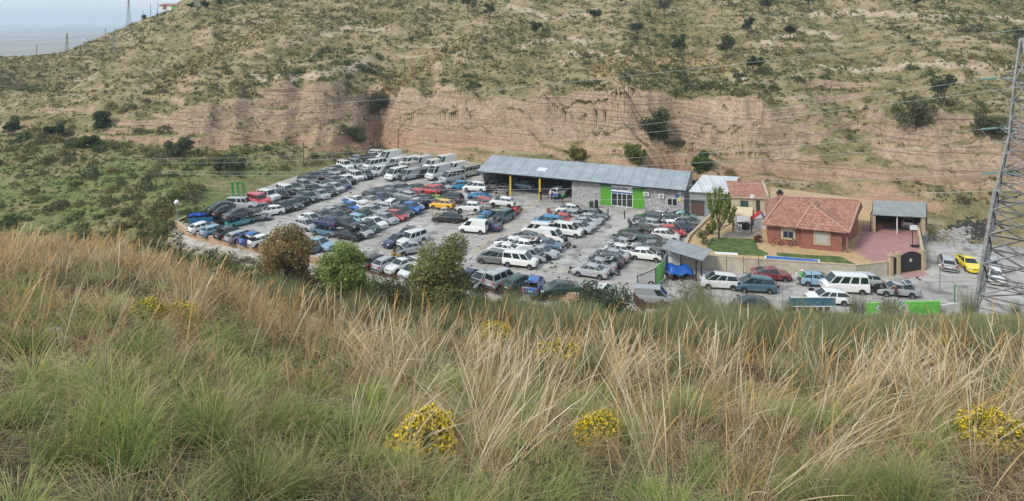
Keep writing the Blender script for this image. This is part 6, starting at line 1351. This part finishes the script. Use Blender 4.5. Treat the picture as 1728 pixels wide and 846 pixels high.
for k, (e, ym, zi, sgn) in enumerate(attach):
    cable(e, at(-330, 200, H - (185 + zi * 12 + (4 if sgn < 0 else 0) - YH) * 200 / F), 860, ym, f"{'near' if sgn < 0 else 'far'} wire of the {nmz[zi]} pair hung from the pylon")
cable(at(1990, 75, H + 1.0), at(-150, 210, H - (190 - YH) * 210 / F), 860, 149, "single thin wire crossing the hillside above the others", .02)

# masts, poles and buildings on the skyline
def pole(px, py, hpx, lb, kind="utility_pole", dmin=95, cross=True, r=.11, m=BARK):
    q = on_ground(px, py, dmin, 330); h = hpx / F * q.y; rt = empty(kind, q); tag(rt, lb, "pole"); g = MB(); g.rod(q + Vector((0, 0, -.3)), q + Vector((0, 0, h)), r, 7, 0, r * .7); g.build("post", m, rt)
    if cross:
        g = MB(); g.box(q + Vector((0, 0, h * .93)), (h * .22, .12, .12)); 
        for s in (-.1, 0, .1): g.rod(q + Vector((h * s, 0, h * .93)), q + Vector((h * s, 0, h * .93 + .35)), .06, 6)
        g.build("crossarm", m, rt)
    return rt
def mast(px, py, hpx, lb, w0, dmin=100, arms=True):
    q = on_ground(px, py, dmin, 330); h = hpx / F * q.y; rt = empty("lattice_mast", q); tag(rt, lb, "mast"); g = MB(); n = 9
    def cr(t, k): a = R(45 + 90 * k); r = w0 * (1 - .8 * t); return q + Vector((r * math.cos(a), r * math.sin(a), h * t))
    for i in range(n):
        for k in range(4): g.rod(cr(i / n, k), cr((i + 1) / n, k), .06, 4); g.rod(cr(i / n, k), cr((i + 1) / n, (k + 1) % 4), .04, 4)
    g.build("lattice", LEGM, rt)
    if arms:
        g = MB()
        for t in (.78, .9): g.box(q + Vector((0, 0, h * t)), (h * .26, .1, .1))
        g.build("crossarm", LEGM, rt)
mast(217, 27, 44, "lattice mast leaning against the sky on the left ridge", .9); mast(852, 26, 42, "pale lattice mast beside the two dark olives", 1.0); mast(335, 14, 26, "lattice mast beside the hilltop house", .8)
mast(191, 90, 36, "pale lattice mast on the second spur", .8); mast(113, 88, 32, "dark lattice mast on the second spur near the skyline", .7)
pole(62, 82, 16, "small pole with crossarm on the far left skyline"); pole(178, 40, 10, "short pole with crossarm left of the ridge mast"); pole(241, 18, 16, "thin pole on the skyline left of the hilltop house", cross=False); pole(254, 18, 22, "dark pole beside the hilltop house", cross=False); pole(266, 17, 20, "pole touching the hilltop house roof", cross=False); pole(683, 122, 26, "wooden pole standing on the slope above the gully", cross=False); pole(512, 282, 42, "leaning wooden pole behind the outer row of cars", cross=False); pole(630, 262, 40, "wooden pole at the bank behind the vans", cross=False); pole(672, 255, 38, "wooden pole at the bank right of the first one", cross=False)
q = on_ground(288, 17, 150, 330); hh = empty("hilltop_house", q); tag(hh, "small white hilltop house with reddish roof on the skyline", "house"); s = q.y / F
g = MB(); g.box(q + Vector((0, 0, 3.5 * s)), (30 * s, 4, 9 * s)); g.build("wall", WHITE, hh); g = MB(); g.slab([q + Vector((-16 * s, -2.4, 8.2 * s)), q + Vector((16 * s, -2.4, 8.2 * s)), q + Vector((16 * s, 2.4, 11 * s)), q + Vector((-16 * s, 2.4, 11 * s))], .2); g.build("roof", TILE, hh)
g = MB(); g.box(q + Vector((10 * s, -2.03, 3.2 * s)), (9 * s, .1, 6 * s)); g.build("green_shutter", GREENP, hh)
g = MB(); g.box(q + Vector((-6 * s, -2.03, 4 * s)), (6 * s, .1, 7 * s)); g.build("door", REDW, hh)
for px, py, hp, wp, lb, sd in ((345, 14, 14, 18, "round green tree beside the hilltop house", 71), (322, 14, 10, 16, "low green tree right of the hilltop house", 72), (371, 8, 8, 12, "small tree on the skyline right of the mast", 73), (243, 26, 7, 10, "tiny bush on the skyline below the ridge mast", 74)):
    q = on_ground(px, py, 150, 330); s = q.y / F; tree("hilltop_tree", q, hp * s, wp * s, [(.045, .085, .025), (.06, .10, .03)], .25, 900, lb, "tree", seed=sd, lobes=7, crown_low=.1)
# long white sheds far out on the plain
for k, (px, py, ln, wd) in enumerate(((43, 61, 300, 60), (20, 52, 330, 70), (100, 63, 170, 50))):
    p = W(px, py, -72); g = MB(); c = Vector((p.x, p.y, -72)); g.box(c + Vector((0, 0, 6)), (ln, wd, 8)); tag(g.build("distant_shed", CONCRETE), ["long white shed far out on the plain, the brightest of three", "long white shed on the plain nearest the horizon", "short white shed on the plain close to the ridge"][k], "shed", "white sheds on the far plain")

# ------------------------------------------------------------------ yard objects
def post(px, py, h, r, m, lb, nm="post", head=None):
    q = W(px, py); g = MB(); g.rod(q, q + Vector((0, 0, h)), r, 8); o = empty(nm, q); tag(o, lb, nm.replace("_", " ")); g.build("shaft", m, o)
    if head: k = MB(); head(k, q + Vector((0, 0, h))); k.build("head", head.m, o)
    return o
GP_ = mat("green_post_paint", (.02, .22, .06), .5)
for px, lb in ((396, "leftmost of the three tall green posts behind the car stack"), (405, "middle one of the three tall green posts behind the car stack"), (414, "rightmost of the three tall green posts behind the car stack")):
    q = W(px, 343); r_ = empty("green_post", q); tag(r_, lb, "post", "green posts behind the car stack"); g = MB(); g.box(q + Vector((-.25, 0, 1.6)), (.24, .2, 3.2), 0, 0, Matrix.Rotation(R(-6), 3, 'Y')); g.build("shaft", GP_, r_); g = MB(); g.box(q + Vector((-.42, 0, 3.25)), (.42, .26, .22)); g.build("cap", GP_, r_)
def hd(k, q): k.blob(q + Vector((0, 0, .2)), .36, 0, 12, 8)
hd.m = WHITE
post(298, 379, 3.0, .06, STEEL, "slim pole with a white round lamp at the corner of the yard", "lamp_post", hd)
def hd2(k, q): k.rod(q, q + Vector((0, 0, .12)), .12, 8)
hd2.m = WHITE
post(1586, 493, 2.9, .06, STEEL, "grey metal post with white cap beside the lime green wall", "bollard_post", hd2)
post(1611, 512, 1.9, .06, GP_, "short green post near the pylon foot", "green_post", None)
def hd3(k, q): k.rod(q, q + Vector((0, 0, .02)), .03, 6)
for px, py, lb in ((1310, 484, "slim barrier pole in a round base by the maroon coupe"), (1369.5, 489.5, "slim barrier pole in a round base before the pale blue hatchback")):
    q = W(px, py); r_ = empty("barrier_pole", q); tag(r_, lb, "barrier pole", "barrier poles on the roadside"); g = MB(); g.rod(q + Vector((0, 0, .12)), q + Vector((0, 0, 2.0)), .025, 6); g.build("pole", DARKSTEEL, r_); g = MB(); g.rod(q, q + Vector((0, 0, .14)), .36, 12, 0, .26); g.build("base", BLACK, r_)
for px, lb in ((1255, "rusty thin post before the garden wall"), (1280, "thin post with a crossed wire by the garden wall"), (1226, "thin post left of the rusty one by the garden wall")):
    q = W(px, 462); g = MB(); g.rod(q, q + Vector((0, 0, 2.1)), .03, 6); g.rod(q + Vector((-.5, 0, 1.5)), q + Vector((.5, 0, 1.55)), .015, 5); tag(g.build("thin_post", RUST), lb, "post")
# blue skip with a sheet over it
q = W(340, 378); sk = empty("waste_skip", q); tag(sk, "blue steel skip with darker blue sheet thrown over its rim", "skip"); SKM = mat("blue_skip_paint", (.02, .17, .36), .5, noise=.25, nscale=2)
ax, ay = Vector((math.cos(.25), math.sin(.25), 0)), Vector((-math.sin(.25), math.cos(.25), 0))
def sp(u, v, z): return q + ax * u + ay * v + Vector((0, 0, z))
g = MB(); 
for s in (-1, 1): g.add([sp(-1.1, s * .75, 0), sp(1.3, s * .75, 0), sp(1.8, s * .95, 1.15), sp(-1.7, s * .95, 1.15), sp(-1.1, s * .68, 0), sp(1.3, s * .68, 0), sp(1.74, s * .88, 1.15), sp(-1.64, s * .88, 1.15)], [(0, 1, 2, 3), (4, 5, 6, 7), (3, 2, 6, 7), (0, 3, 7, 4), (1, 2, 6, 5)])
g.add([sp(-1.1, -.75, 0), sp(-1.1, .75, 0), sp(-1.7, .95, 1.15), sp(-1.7, -.95, 1.15)], [(0, 1, 2, 3)]); g.add([sp(1.3, -.75, 0), sp(1.3, .75, 0), sp(1.8, .95, 1.15), sp(1.8, -.95, 1.15)], [(0, 1, 2, 3)]); g.add([sp(-1.1, -.75, .05), sp(1.3, -.75, .05), sp(1.3, .75, .05), sp(-1.1, .75, .05)], [(0, 1, 2, 3)]); g.build("tub", SKM, sk)
g = MB(); nx, ny = 10, 5; vs = []
for i in range(nx + 1):
    for k in range(ny + 1): u = -1.75 + 3.1 * i / nx; v = .15 + .95 * k / ny; vs.append(sp(u, v, 1.22 + .14 * math.sin(u * 5) * math.cos(v * 6) + .18 * (k / ny) - .5 * (k == ny)))
g.add(vs, [(i * (ny + 1) + k, (i + 1) * (ny + 1) + k, (i + 1) * (ny + 1) + k + 1, i * (ny + 1) + k + 1) for i in range(nx) for k in range(ny)]); g.build("sheet", mat("blue_plastic_sheet", (.012, .06, .36), .4), sk)
# blue tarpaulin heap under the canopy
q = W(1150, 470); th_ = empty("tarpaulin_heap", q); tag(th_, "bright blue tarpaulin draped over a heap of scrap under the canopy", "tarpaulin"); g = MB(); nx, ny = 16, 10; vs = []
for i in range(nx + 1):
    for k in range(ny + 1):
        u = -1.7 + 2.7 * i / nx; v = -1.0 + 2.0 * k / ny; e = max(abs(u + .2) / 1.75, abs(v - .1) / 1.15); vs.append(q + Vector((u, v, max(.25, 1.35 - .9 * max(0, e - .72) * 3 + .14 * math.sin(u * 4.2) + .1 * math.sin(v * 5 + u)) )))
g.add(vs, [(i * (ny + 1) + k, (i + 1) * (ny + 1) + k, (i + 1) * (ny + 1) + k + 1, i * (ny + 1) + k + 1) for i in range(nx) for k in range(ny)]); g.build("tarpaulin", mat("blue_tarpaulin", (.015, .10, .40), .4), th_, True)
g = MB(); rr = random.Random(8)
for k in range(26): g.box(q + Vector((rr.uniform(-1.7, 1.6), rr.uniform(-1.1, 1), rr.uniform(.1, .85))), (rr.uniform(.2, .8), rr.uniform(.2, .5), rr.uniform(.1, .5)), rr.uniform(0, 3), rr.choice((0, 1, 1)), Matrix.Rotation(rr.uniform(-.5, .5), 3, 'X'))
g.build("scrap", [RUST, BLACK], th_)
# curved rusty steel sheet, blue tipper body, painted green wall
q = W(1095, 522, -.2); g = MB(); n = 14; vs = []
for k in range(n + 1):
    a = -1.25 + 2.3 * k / n; vs += [q + Vector((-1.6 + 3.4 * k / n, -.6 * math.cos(a * 1.3), -.3 + 1.5 * (abs(k / n - .55) * 1.5) ** 2)), q + Vector((-1.6 + 3.4 * k / n, .35 - .6 * math.cos(a * 1.3), .65 + 1.5 * (abs(k / n - .55) * 1.5) ** 2))]
g.add(vs, [(2 * k, 2 * k + 2, 2 * k + 3, 2 * k + 1) for k in range(n)]); g.add([v + Vector((0, .03, 0)) for v in vs], [(2 * k, 2 * k + 1, 2 * k + 3, 2 * k + 2) for k in range(n)]); tag(g.build("rusty_sheet", RUST), "large curved rusty steel sheet leaning outside the entrance gate", "steel sheet")
tb = empty("tipper_body", at(1372, 64.8, .3)); tag(tb, "faded blue tipper body with pale rim on rusty beams", "tipper body"); tx0, tx1 = at(1336, 64.5, 0).x, at(1410, 64.5, 0).x; BLP = mat("faded_blue_steel", (.07, .19, .25), .6, noise=.4, nscale=2.5)
g = MB(); g.box(((tx0 + tx1) / 2, 64.6, 2.6), (tx1 - tx0, .1, .82)); g.box(((tx0 + tx1) / 2, 65.1, 2.5), (tx1 - tx0, .1, .6)); g.box((tx0, 64.85, 2.55), (.1, .5, .7)); g.box((tx1, 64.85, 2.55), (.1, .5, .7)); g.build("side_panel", BLP, tb)
g = MB(); g.box(((tx0 + tx1) / 2, 64.53, 3.03), (tx1 - tx0 + .2, .1, .08)); g.box(((tx0 + tx1) / 2, 64.53, 2.16), (tx1 - tx0 + .2, .1, .08)); g.build("rim", WHITE, tb)
g = MB()
for k in range(6): g.box((tx0 + .6 + k * (tx1 - tx0 - 1) / 5, 65.4, 1.1), (.2, .5, 2.05))
g.box(((tx0 + tx1) / 2, 65.0, 2.05), (tx1 - tx0, .6, .14)); g.build("beam", RUST, tb)
wl = empty("painted_wall", at(1525, 64.3, 0)); tag(wl, "bright lime green painted wall with a round grey gear emblem", "wall"); wx0, wx1 = at(1462, 64.3, 0).x, at(1590, 64.3, 0).x
LIME2 = mat("painted_green_wall", (.20, .60, .11), .7, noise=.35, nscale=1.1)
g = MB(); g.prism([(wx0, 64.2), (wx1, 64.6), (wx1, 64.8), (wx0, 64.4)], -1.2, 2.62); g.build("board", LIME2, wl)
def onwall(x, z, off=.03): t = (x - wx0) / (wx1 - wx0); return Vector((x, 64.2 + .4 * t - off, z))
ec = at(1506, 64.3, 0).x; ez_ = 1.45; g = MB(); g2 = MB(); n = 15
def disc(gg, r0, r1, a0, a1, off):
    k = 4; vs = []
    for i in range(k + 1):
        a = a0 + (a1 - a0) * i / k; vs += [onwall(ec + r0 * math.cos(a), ez_ + r0 * math.sin(a), off), onwall(ec + r1 * math.cos(a), ez_ + r1 * math.sin(a), off)]
    gg.add(vs, [(2 * i, 2 * i + 1, 2 * i + 3, 2 * i + 2) for i in range(k)])
for k in range(n): disc(g, .82, 1.75, 2 * math.pi * k / n, 2 * math.pi * (k + .72) / n, .012); disc(g2, .6, .82, 2 * math.pi * k / n, 2 * math.pi * (k + 1) / n, .016); disc(g, .0, .6, 2 * math.pi * k / n, 2 * math.pi * (k + 1) / n, .020)
for k in range(n): disc(g2, .95, 1.5, 2 * math.pi * (k + .2) / n, 2 * math.pi * (k + .42) / n, .02)
for u, v, s in ((-.2, .15, .2), (.15, -.1, .25), (-.05, -.25, .16), (.2, .25, .12)): a = onwall(ec + u, ez_ + v, .026); g2.add([a, a + Vector((s, 0, 0)), a + Vector((s * .8, 0, s)), a + Vector((-s * .2, 0, s * .9))], [(0, 1, 2, 3)])
emo = g.build("emblem", mat("emblem_white", (.62, .63, .62), .7, noise=.2), wl); g2.build("emblem_dark_marks", mat("emblem_dark", (.08, .08, .09), .7), emo)  # dark marks are part of the emblem's own paint
g = MB(); wall(Vector((wx1 + .1, 64.7, 0)), Vector((wx1 + 2.2, 65.2, 0)), -1.2, 2.2, .15, 0, g); tag(g.build("white_wall", WHITE), "short white wall joining the lime green wall by the pylon", "wall")

# loose engine parts and tyres on the ground
rr = random.Random(3)
for px, py, s, lb in ((960, 418, .8, "heap of engine parts in front of the white van without bonnet"), (1035, 464, .6, "dark engine parts on the ground before the silver saloon"), (968, 459, .6, "scrap parts lying left of the silver saloon"), (1053, 440, .4, "small dark part on the ground by the white hatchback"), (670, 433, .7, "yellowish foam and parts on the ground behind the silver hatchback"), (852, 438, .4, "small scrap piece beside the grey people carrier")):
    q = W(px, py); g = MB()
    for k in range(12): g.box(q + Vector((rr.uniform(-s, s), rr.uniform(-s, s) * .7, rr.uniform(.08, s * .7))), (rr.uniform(.1, .45), rr.uniform(.1, .4), rr.uniform(.1, .35)), rr.uniform(0, 3), rr.choice((0, 0, 1)), Matrix.Rotation(rr.uniform(-.7, .7), 3, 'X'))
    tag(g.build("scrap_parts", [ENG if px != 670 else mat("yellow_foam", (.40, .27, .07), .9), STEEL if px != 670 else RUST]), lb, "scrap parts")
g = MB()                                                       # small loose parts trodden into the lanes
for k in range(260):
    px, py = rr.choice(((rr.uniform(520, 800), rr.uniform(395, 455)), (rr.uniform(470, 740), rr.uniform(300, 400)), (rr.uniform(790, 960), rr.uniform(345, 470)), (rr.uniform(930, 1120), rr.uniform(380, 480)), (rr.uniform(1180, 1560), rr.uniform(468, 505))))
    q = W(px, py); s = rr.uniform(.06, .22); g.box(q + Vector((0, 0, s * .3)), (s * rr.uniform(.7, 2.2), s, s * .6), rr.uniform(0, 3), rr.choice((0, 0, 1, 2)), Matrix.Rotation(rr.uniform(-.5, .5), 3, 'X'))
tag(g.build("loose_parts", [BLACK, STEEL, RUST]), "small loose car parts and litter lying about the yard lanes", "litter", kind="stuff")
tr = empty("car_trailer", W(846, 332)); tag(tr, "bare silver car trailer frame beside the hangar opening", "trailer"); q0 = W(838, 336); dirn = (W(862, 318) - q0).normalized(); nn = Vector((-dirn.y, dirn.x, 0)); g = MB()
for s in (-.9, 0, .9): g.rod(q0 + nn * s + Vector((0, 0, .7)), q0 + nn * s + dirn * 5 + Vector((0, 0, 1.3)), .07, 6)
for k in range(5): g.rod(q0 - nn * .9 + dirn * k * 1.25 + Vector((0, 0, .7 + .15 * k)), q0 + nn * .9 + dirn * k * 1.25 + Vector((0, 0, .7 + .15 * k)), .06, 6)
g.build("frame", STEEL, tr)
for s in (-1, 1): g = MB(); c = q0 + dirn * 2.6 + nn * s; g.rod(c - nn * .1 + Vector((0, 0, .34)), c + nn * .1 + Vector((0, 0, .34)), .34, 12); g.build("wheel", BLACK, tr)

# garden furniture
pg = empty("pergola", W(1255, 385, GZ)); tag(pg, "small pergola with cream awning beside the garden tree", "pergola"); pc_ = [W(1237, 392, GZ), W(1268, 394, GZ), W(1271, 380, GZ), W(1242, 378, GZ)]
for p in pc_: g = MB(); g.box(p + Vector((0, 0, 1.15)), (.1, .1, 2.3)); g.build("post", DARKSTEEL, pg)
g = MB(); g.slab([p + Vector((0, 0, 2.42 - .12 * (i < 2))) for i, p in enumerate(pc_)], .06); g.build("awning", mat("cream_canvas", (.62, .52, .33), .8), pg)
q = sum(pc_, Vector()) / 4; tt = empty("garden_table", q); tag(tt, "dark garden table under the cream pergola", "table"); g = MB(); g.box(q + Vector((0, 0, .72)), (1.5, .9, .06)); g.build("tabletop", DARKSTEEL, tt)
for sx_ in (-1, 1):
    for sy_ in (-1, 1): g = MB(); g.box(q + Vector((sx_ * .65, sy_ * .35, .35)), (.06, .06, .7)); g.build("leg", DARKSTEEL, tt)
for k, (dx, dy, rz, lb) in enumerate(((-1.05, 0, 0, "dark garden chair on the tree side of the table"), (1.05, .1, math.pi, "dark garden chair on the house side of the table"), (0, -.8, math.pi / 2, "dark garden chair on the lawn side of the table"))):
    c = q + Vector((dx, dy, 0)); ch_ = empty("garden_chair", c); tag(ch_, lb, "chair", "garden chairs round the table"); M_ = Matrix.Rotation(rz, 3, 'Z')
    g = MB(); g.box(c + Vector((0, 0, .44)), (.48, .48, .05), rz); g.build("seat", DARKSTEEL, ch_); g = MB(); g.box(c + M_ @ Vector((-.23, 0, .72)), (.05, .46, .55), rz); g.build("backrest", DARKSTEEL, ch_)
    for sx_ in (-.2, .2):
        for sy_ in (-.2, .2): g = MB(); g.box(c + M_ @ Vector((sx_, sy_, .21)), (.04, .04, .42), rz); g.build("leg", DARKSTEEL, ch_)
q = W(1280, 372, GZ); sd = empty("garden_slide", q); tag(sd, "small red children's slide with blue steps on the patio", "slide"); g = MB(); g.slab([q + Vector((-1.1, -.3, .1)), q + Vector((-1.1, .3, .1)), q + Vector((.3, .3, 1.15)), q + Vector((.3, -.3, 1.15))][::-1], .06)
for s in (-.3, .3): g.slab([q + Vector((-1.1, s - .03, .28)), q + Vector((.3, s - .03, 1.35)), q + Vector((.3, s + .03, 1.35)), q + Vector((-1.1, s + .03, .28))], .22)
g.build("chute", mat("red_plastic", (.52, .05, .05), .4), sd); g = MB()
for k in range(4): g.box(q + Vector((.85 - .15 * k, 0, .15 + .28 * k)), (.2, .55, .06))
for s in (-.3, .3): g.rod(q + Vector((1.0, s, 0)), q + Vector((.35, s, 1.3)), .05, 6)
g.build("steps", mat("blue_plastic", (.03, .10, .42), .4), sd)
def bike(px, py, lb, c, z, s=1.0):
    q = W(px, py, z); r_ = empty("bicycle", q); tag(r_, lb, "bicycle"); m_ = mat("bicycle_paint", c, .4)
    for sx_ in (-.5, .5):
        g = MB(); cc = q + Vector((sx_ * s, 0, .32 * s))
        for k in range(14): a = 2 * math.pi * k / 14; b_ = 2 * math.pi * (k + 1) / 14; g.rod(cc + Vector((.31 * s * math.cos(a), 0, .31 * s * math.sin(a))), cc + Vector((.31 * s * math.cos(b_), 0, .31 * s * math.sin(b_))), .025, 5)
        for k in range(6): a = math.pi * k / 3; g.rod(cc, cc + Vector((.3 * s * math.cos(a), 0, .3 * s * math.sin(a))), .006, 4)
        g.build("wheel", BLACK, r_)
    g = MB(); A_ = q + Vector((-.5 * s, 0, .32 * s)); B_ = q + Vector((-.05 * s, 0, .3 * s)); C_ = q + Vector((-.2 * s, 0, .8 * s)); D_ = q + Vector((.36 * s, 0, .78 * s)); E_ = q + Vector((.5 * s, 0, .32 * s))
    for a, b_ in ((A_, B_), (A_, C_), (B_, C_), (B_, D_), (C_, D_), (D_, E_)): g.rod(a, b_, .022, 6)
    g.build("frame", m_, r_); g = MB(); g.box(C_ + Vector((0, 0, .1)), (.26, .12, .06)); g.build("saddle", BLACK, r_); g = MB(); g.rod(D_ + Vector((0, -.25, .15)), D_ + Vector((0, .25, .15)), .02, 6); g.rod(D_, D_ + Vector((0, 0, .15)), .02, 6); g.build("handlebar", DARKSTEEL, r_)
bike(1311, 415, "orange bicycle leaning at the red house wall below its left window", (.45, .14, .05), GZ); bike(1341, 416, "grey bicycle beside the orange one at the red house wall", (.25, .25, .25), GZ); bike(1250, 359, "small bicycle in front of the beige outhouse", (.30, .32, .36), GZ)
q = W(1545, 417, GZ); bh = empty("basketball_hoop", q); tag(bh, "black portable basketball post on the pink driveway", "basketball hoop"); g = MB(); g.box(q + Vector((0, 0, .1)), (1.0, .6, .2)); g.build("base", BLACK, bh); g = MB(); g.rod(q + Vector((-.35, 0, .2)), q + Vector((-.4, 0, 2.5)), .05, 8); g.build("pole", DARKSTEEL, bh); g = MB(); g.box(q + Vector((-.4, -.25, 2.5)), (.9, .05, .6)); g.build("backboard", ALU, bh)

# burnt rubbish tip behind the lot
n = 700; P_ = []; g = MB(); rr = random.Random(9); ASH = mat("white_ash", (.34, .33, .31), .95); CHAR = mat("charred_rubble", (.05, .047, .042), .95)
for k in range(n):
    u, v = rr.gauss(0, 1), rr.gauss(0, 1); px = 1632 + u * 22; py = 393 + v * 9 + (u * -3); q = on_ground(px, py, 86, 112); m_ = 0 if (u < .1 + rr.gauss(0, .4) and v > -.9) else 1; s = rr.uniform(.1, .42)
    g.box(q + Vector((0, 0, s * .15)), (s * rr.uniform(.6, 1.6), s * rr.uniform(.6, 1.6), s * .5), rr.uniform(0, 3), m_, Matrix.Rotation(rr.uniform(-.6, .6), 3, 'X'))
tag(g.build("burnt_debris", [ASH, CHAR]), "white ash and blackened rubbish burnt on the slope behind the lot", "debris", kind="stuff")
lw = empty("lot_fence", at(1572, 88.4, 0)); tag(lw, "low wire fence along the back of the car lot", "fence"); wires = MB()
for k in range(13):
    q = at(1572, 88.4, 0).lerp(at(1728, 86.6, 0), k / 12); g = MB(); g.rod(q, q + Vector((0, 0, 1.3)), .04, 6); g.build("post", STEEL, lw)
for z in (.4, .8, 1.25): wires.rod(at(1572, 88.4, z), at(1728, 86.6, z), .012, 4)
wires.build("wire", STEEL, lw)
# stones tumbled below the yard wall
g = MB(); 
for k in range(420):
    px = rr.uniform(285, 1060) if k > 160 else rr.uniform(285, 460); df = float(np.interp(px, KPX, NODES[:, 3, 0])); d = df - rr.uniform(.3, 3.2); x = (px - CX) / F * d
    s = rr.uniform(.12, .5); g.blob((x, d, float(ground_z(x, d)[0]) + s * .15), (s, s * .8, s * .55), 0, 6, 4, .2)
tag(g.build("rubble", mat("rubble_stone", (.42, .36, .30), .95, noise=.3, nscale=2)), "loose stones and rubble tipped below the yard wall", "rubble", kind="stuff")

# ------------------------------------------------------------------ people
def person(q, rz, shirt, trousers, label, lean=0.0, arm=.25, hat=None, h=1.74, arm2=None):
    s = h / 1.74; arm2 = arm if arm2 is None else arm2
    J = {'pelvis': (0, 0, .95), 'waist': (lean * .15, 0, 1.12), 'chest': (lean * .38, 0, 1.34), 'neck': (lean * .55, 0, 1.50), 'head': (lean * .68 + .02, 0, 1.62), 'crown': (lean * .7, 0, 1.70),
         'shl': (lean * .45, .19, 1.42), 'ell': (lean * .4 + arm * .5, .25, 1.16), 'hal': (lean * .4 + arm * 1.5, .22, .96 + arm * .35), 'fil': (lean * .4 + arm * 1.75, .20, .90 + arm * .4),
         'shr': (lean * .45, -.19, 1.42), 'elr': (lean * .4 + arm2 * .5, -.25, 1.16), 'har': (lean * .4 + arm2 * 1.5, -.22, .96 + arm2 * .35), 'fir': (lean * .4 + arm2 * 1.75, -.20, .90 + arm2 * .4),
         'hil': (0, .10, .90), 'knl': (.05, .12, .50), 'anl': (-.04, .12, .09), 'tol': (.13, .13, .04), 'hir': (0, -.10, .90), 'knr': (.02, -.12, .50), 'anr': (.02, -.12, .09), 'tor': (.19, -.13, .04)}
    RR = dict(pelvis=.145, waist=.13, chest=.155, neck=.058, head=.098, crown=.07, shl=.075, ell=.05, hal=.042, fil=.03, shr=.075, elr=.05, har=.042, fir=.03, hil=.10, knl=.068, anl=.05, tol=.038, hir=.10, knr=.068, anr=.05, tor=.038)
    E_ = [('pelvis', 'waist'), ('waist', 'chest'), ('chest', 'neck'), ('neck', 'head'), ('head', 'crown'), ('chest', 'shl'), ('shl', 'ell'), ('ell', 'hal'), ('hal', 'fil'), ('chest', 'shr'), ('shr', 'elr'), ('elr', 'har'), ('har', 'fir'), ('pelvis', 'hil'), ('hil', 'knl'), ('knl', 'anl'), ('anl', 'tol'), ('pelvis', 'hir'), ('hir', 'knr'), ('knr', 'anr'), ('anr', 'tor')]
    nm = list(J); me = bpy.data.meshes.new("tmp_body"); me.from_pydata([tuple(c * s for c in J[k]) for k in nm], [(nm.index(a), nm.index(b_)) for a, b_ in E_], []); o = bpy.data.objects.new("tmp_body", me); COL.objects.link(o)
    md = o.modifiers.new("skin", 'SKIN'); 
    for i, k in enumerate(nm): me.skin_vertices[0].data[i].radius = (RR[k] * s, RR[k] * s); me.skin_vertices[0].data[i].use_root = (k == 'pelvis')
    o.modifiers.new("sub", 'SUBSURF').levels = 1
    dg = bpy.context.evaluated_depsgraph_get(); mb = bpy.data.meshes.new_from_object(o.evaluated_get(dg)); bpy.data.objects.remove(o); mb.name = "person_body"
    mb.materials.clear()
    for m_ in (SKIN, mat("shirt", shirt, .85), mat("trousers", trousers, .85), SHOE, HAIR): mb.materials.append(m_)
    mi = []
    for p in mb.polygons:
        c = p.center / s; hand = abs(c.y) > .17 and c.z < 1.04 and c.x > .1 and c.z > .8
        mi.append(3 if c.z < .09 else 2 if c.z < .93 and not hand else 4 if (c.z > 1.64 or (c.z > 1.56 and c.x < lean * .65 - .02)) else 0 if (c.z > 1.47 or hand) else 1)
    mb.polygons.foreach_set("material_index", mi); mb.polygons.foreach_set("use_smooth", [True] * len(mi))
    b = link("person", mb); b.location = q; b.rotation_euler = (0, 0, rz); tag(b, label, "person")
    if hat: g = MB(); g.blob(Vector(((lean * .7) * s, 0, 1.70 * s)), (.125, .125, .09), 0, 10, 6); g.rod(Vector((lean * .7 * s, 0, 1.665 * s)), Vector((lean * .7 * s, 0, 1.68 * s)), .17, 12); o2 = link("cap", g.mesh("cap", hat), b)
    return b
SKIN = mat("skin", (.42, .24, .16), .6); SHOE = mat("shoes", (.02, .018, .016), .7); HAIR = mat("dark_hair", (.025, .018, .013), .7)
person(W(912.5, 339), R(-60), (.02, .02, .022), (.015, .016, .02), "person in black clothes standing by the yellow column", arm=.12)
person(W(931, 338.5), R(20), (.03, .03, .035), (.02, .02, .025), "person in dark clothes standing behind the one in blue", arm=.15)
person(W(937, 342), R(100), (.03, .16, .55), (.015, .016, .03), "person in bright blue top and dark trousers at the hangar opening", arm=.2)
person(W(949, 342), R(30), (.05, .36, .10), (.02, .02, .022), "person in green top bending forward at the hangar opening", lean=.35, arm=.3, hat=mat("straw_cap", (.5, .42, .22), .8))
person(W(1176, 364), R(-120), (.42, .04, .03), (.36, .035, .03), "person in red overalls standing by the brown garage door", arm=.12)
person(W(1351, 482), R(10), (.08, .40, .13), (.02, .02, .025), "person in green and white bending at the pale blue hatchback", lean=.3, arm=.38, hat=WHITE)
person(W(1344, 481), R(-15), (.62, .62, .60), (.34, .28, .20), "person in white shirt and tan trousers beside the pale blue hatchback", arm=.3)
person(W(1512, 508), R(90), (.10, .035, .03), (.02, .02, .022), "person in dark red top leaning at the silver coupe", lean=.25, arm=.3)

# ------------------------------------------------------------------ air
m = bpy.data.materials.new("haze_air"); m.use_nodes = True; N = m.node_tree.nodes; N.remove(N["Principled BSDF"])
pv = N.new("ShaderNodeVolumePrincipled"); pv.inputs["Color"].default_value = (.74, .86, 1, 1); pv.inputs["Density"].default_value = HAZE; pv.inputs["Anisotropy"].default_value = .2
m.node_tree.links.new(pv.outputs[0], N["Material Output"].inputs["Volume"])
g = MB(); g.prism([(-9500, -400), (9500, -400), (9500, 9300), (-9500, 9300)], -75, 90); tag(g.build("haze", m), "thin blue air over the valley and the far plain", "haze", kind="stuff")
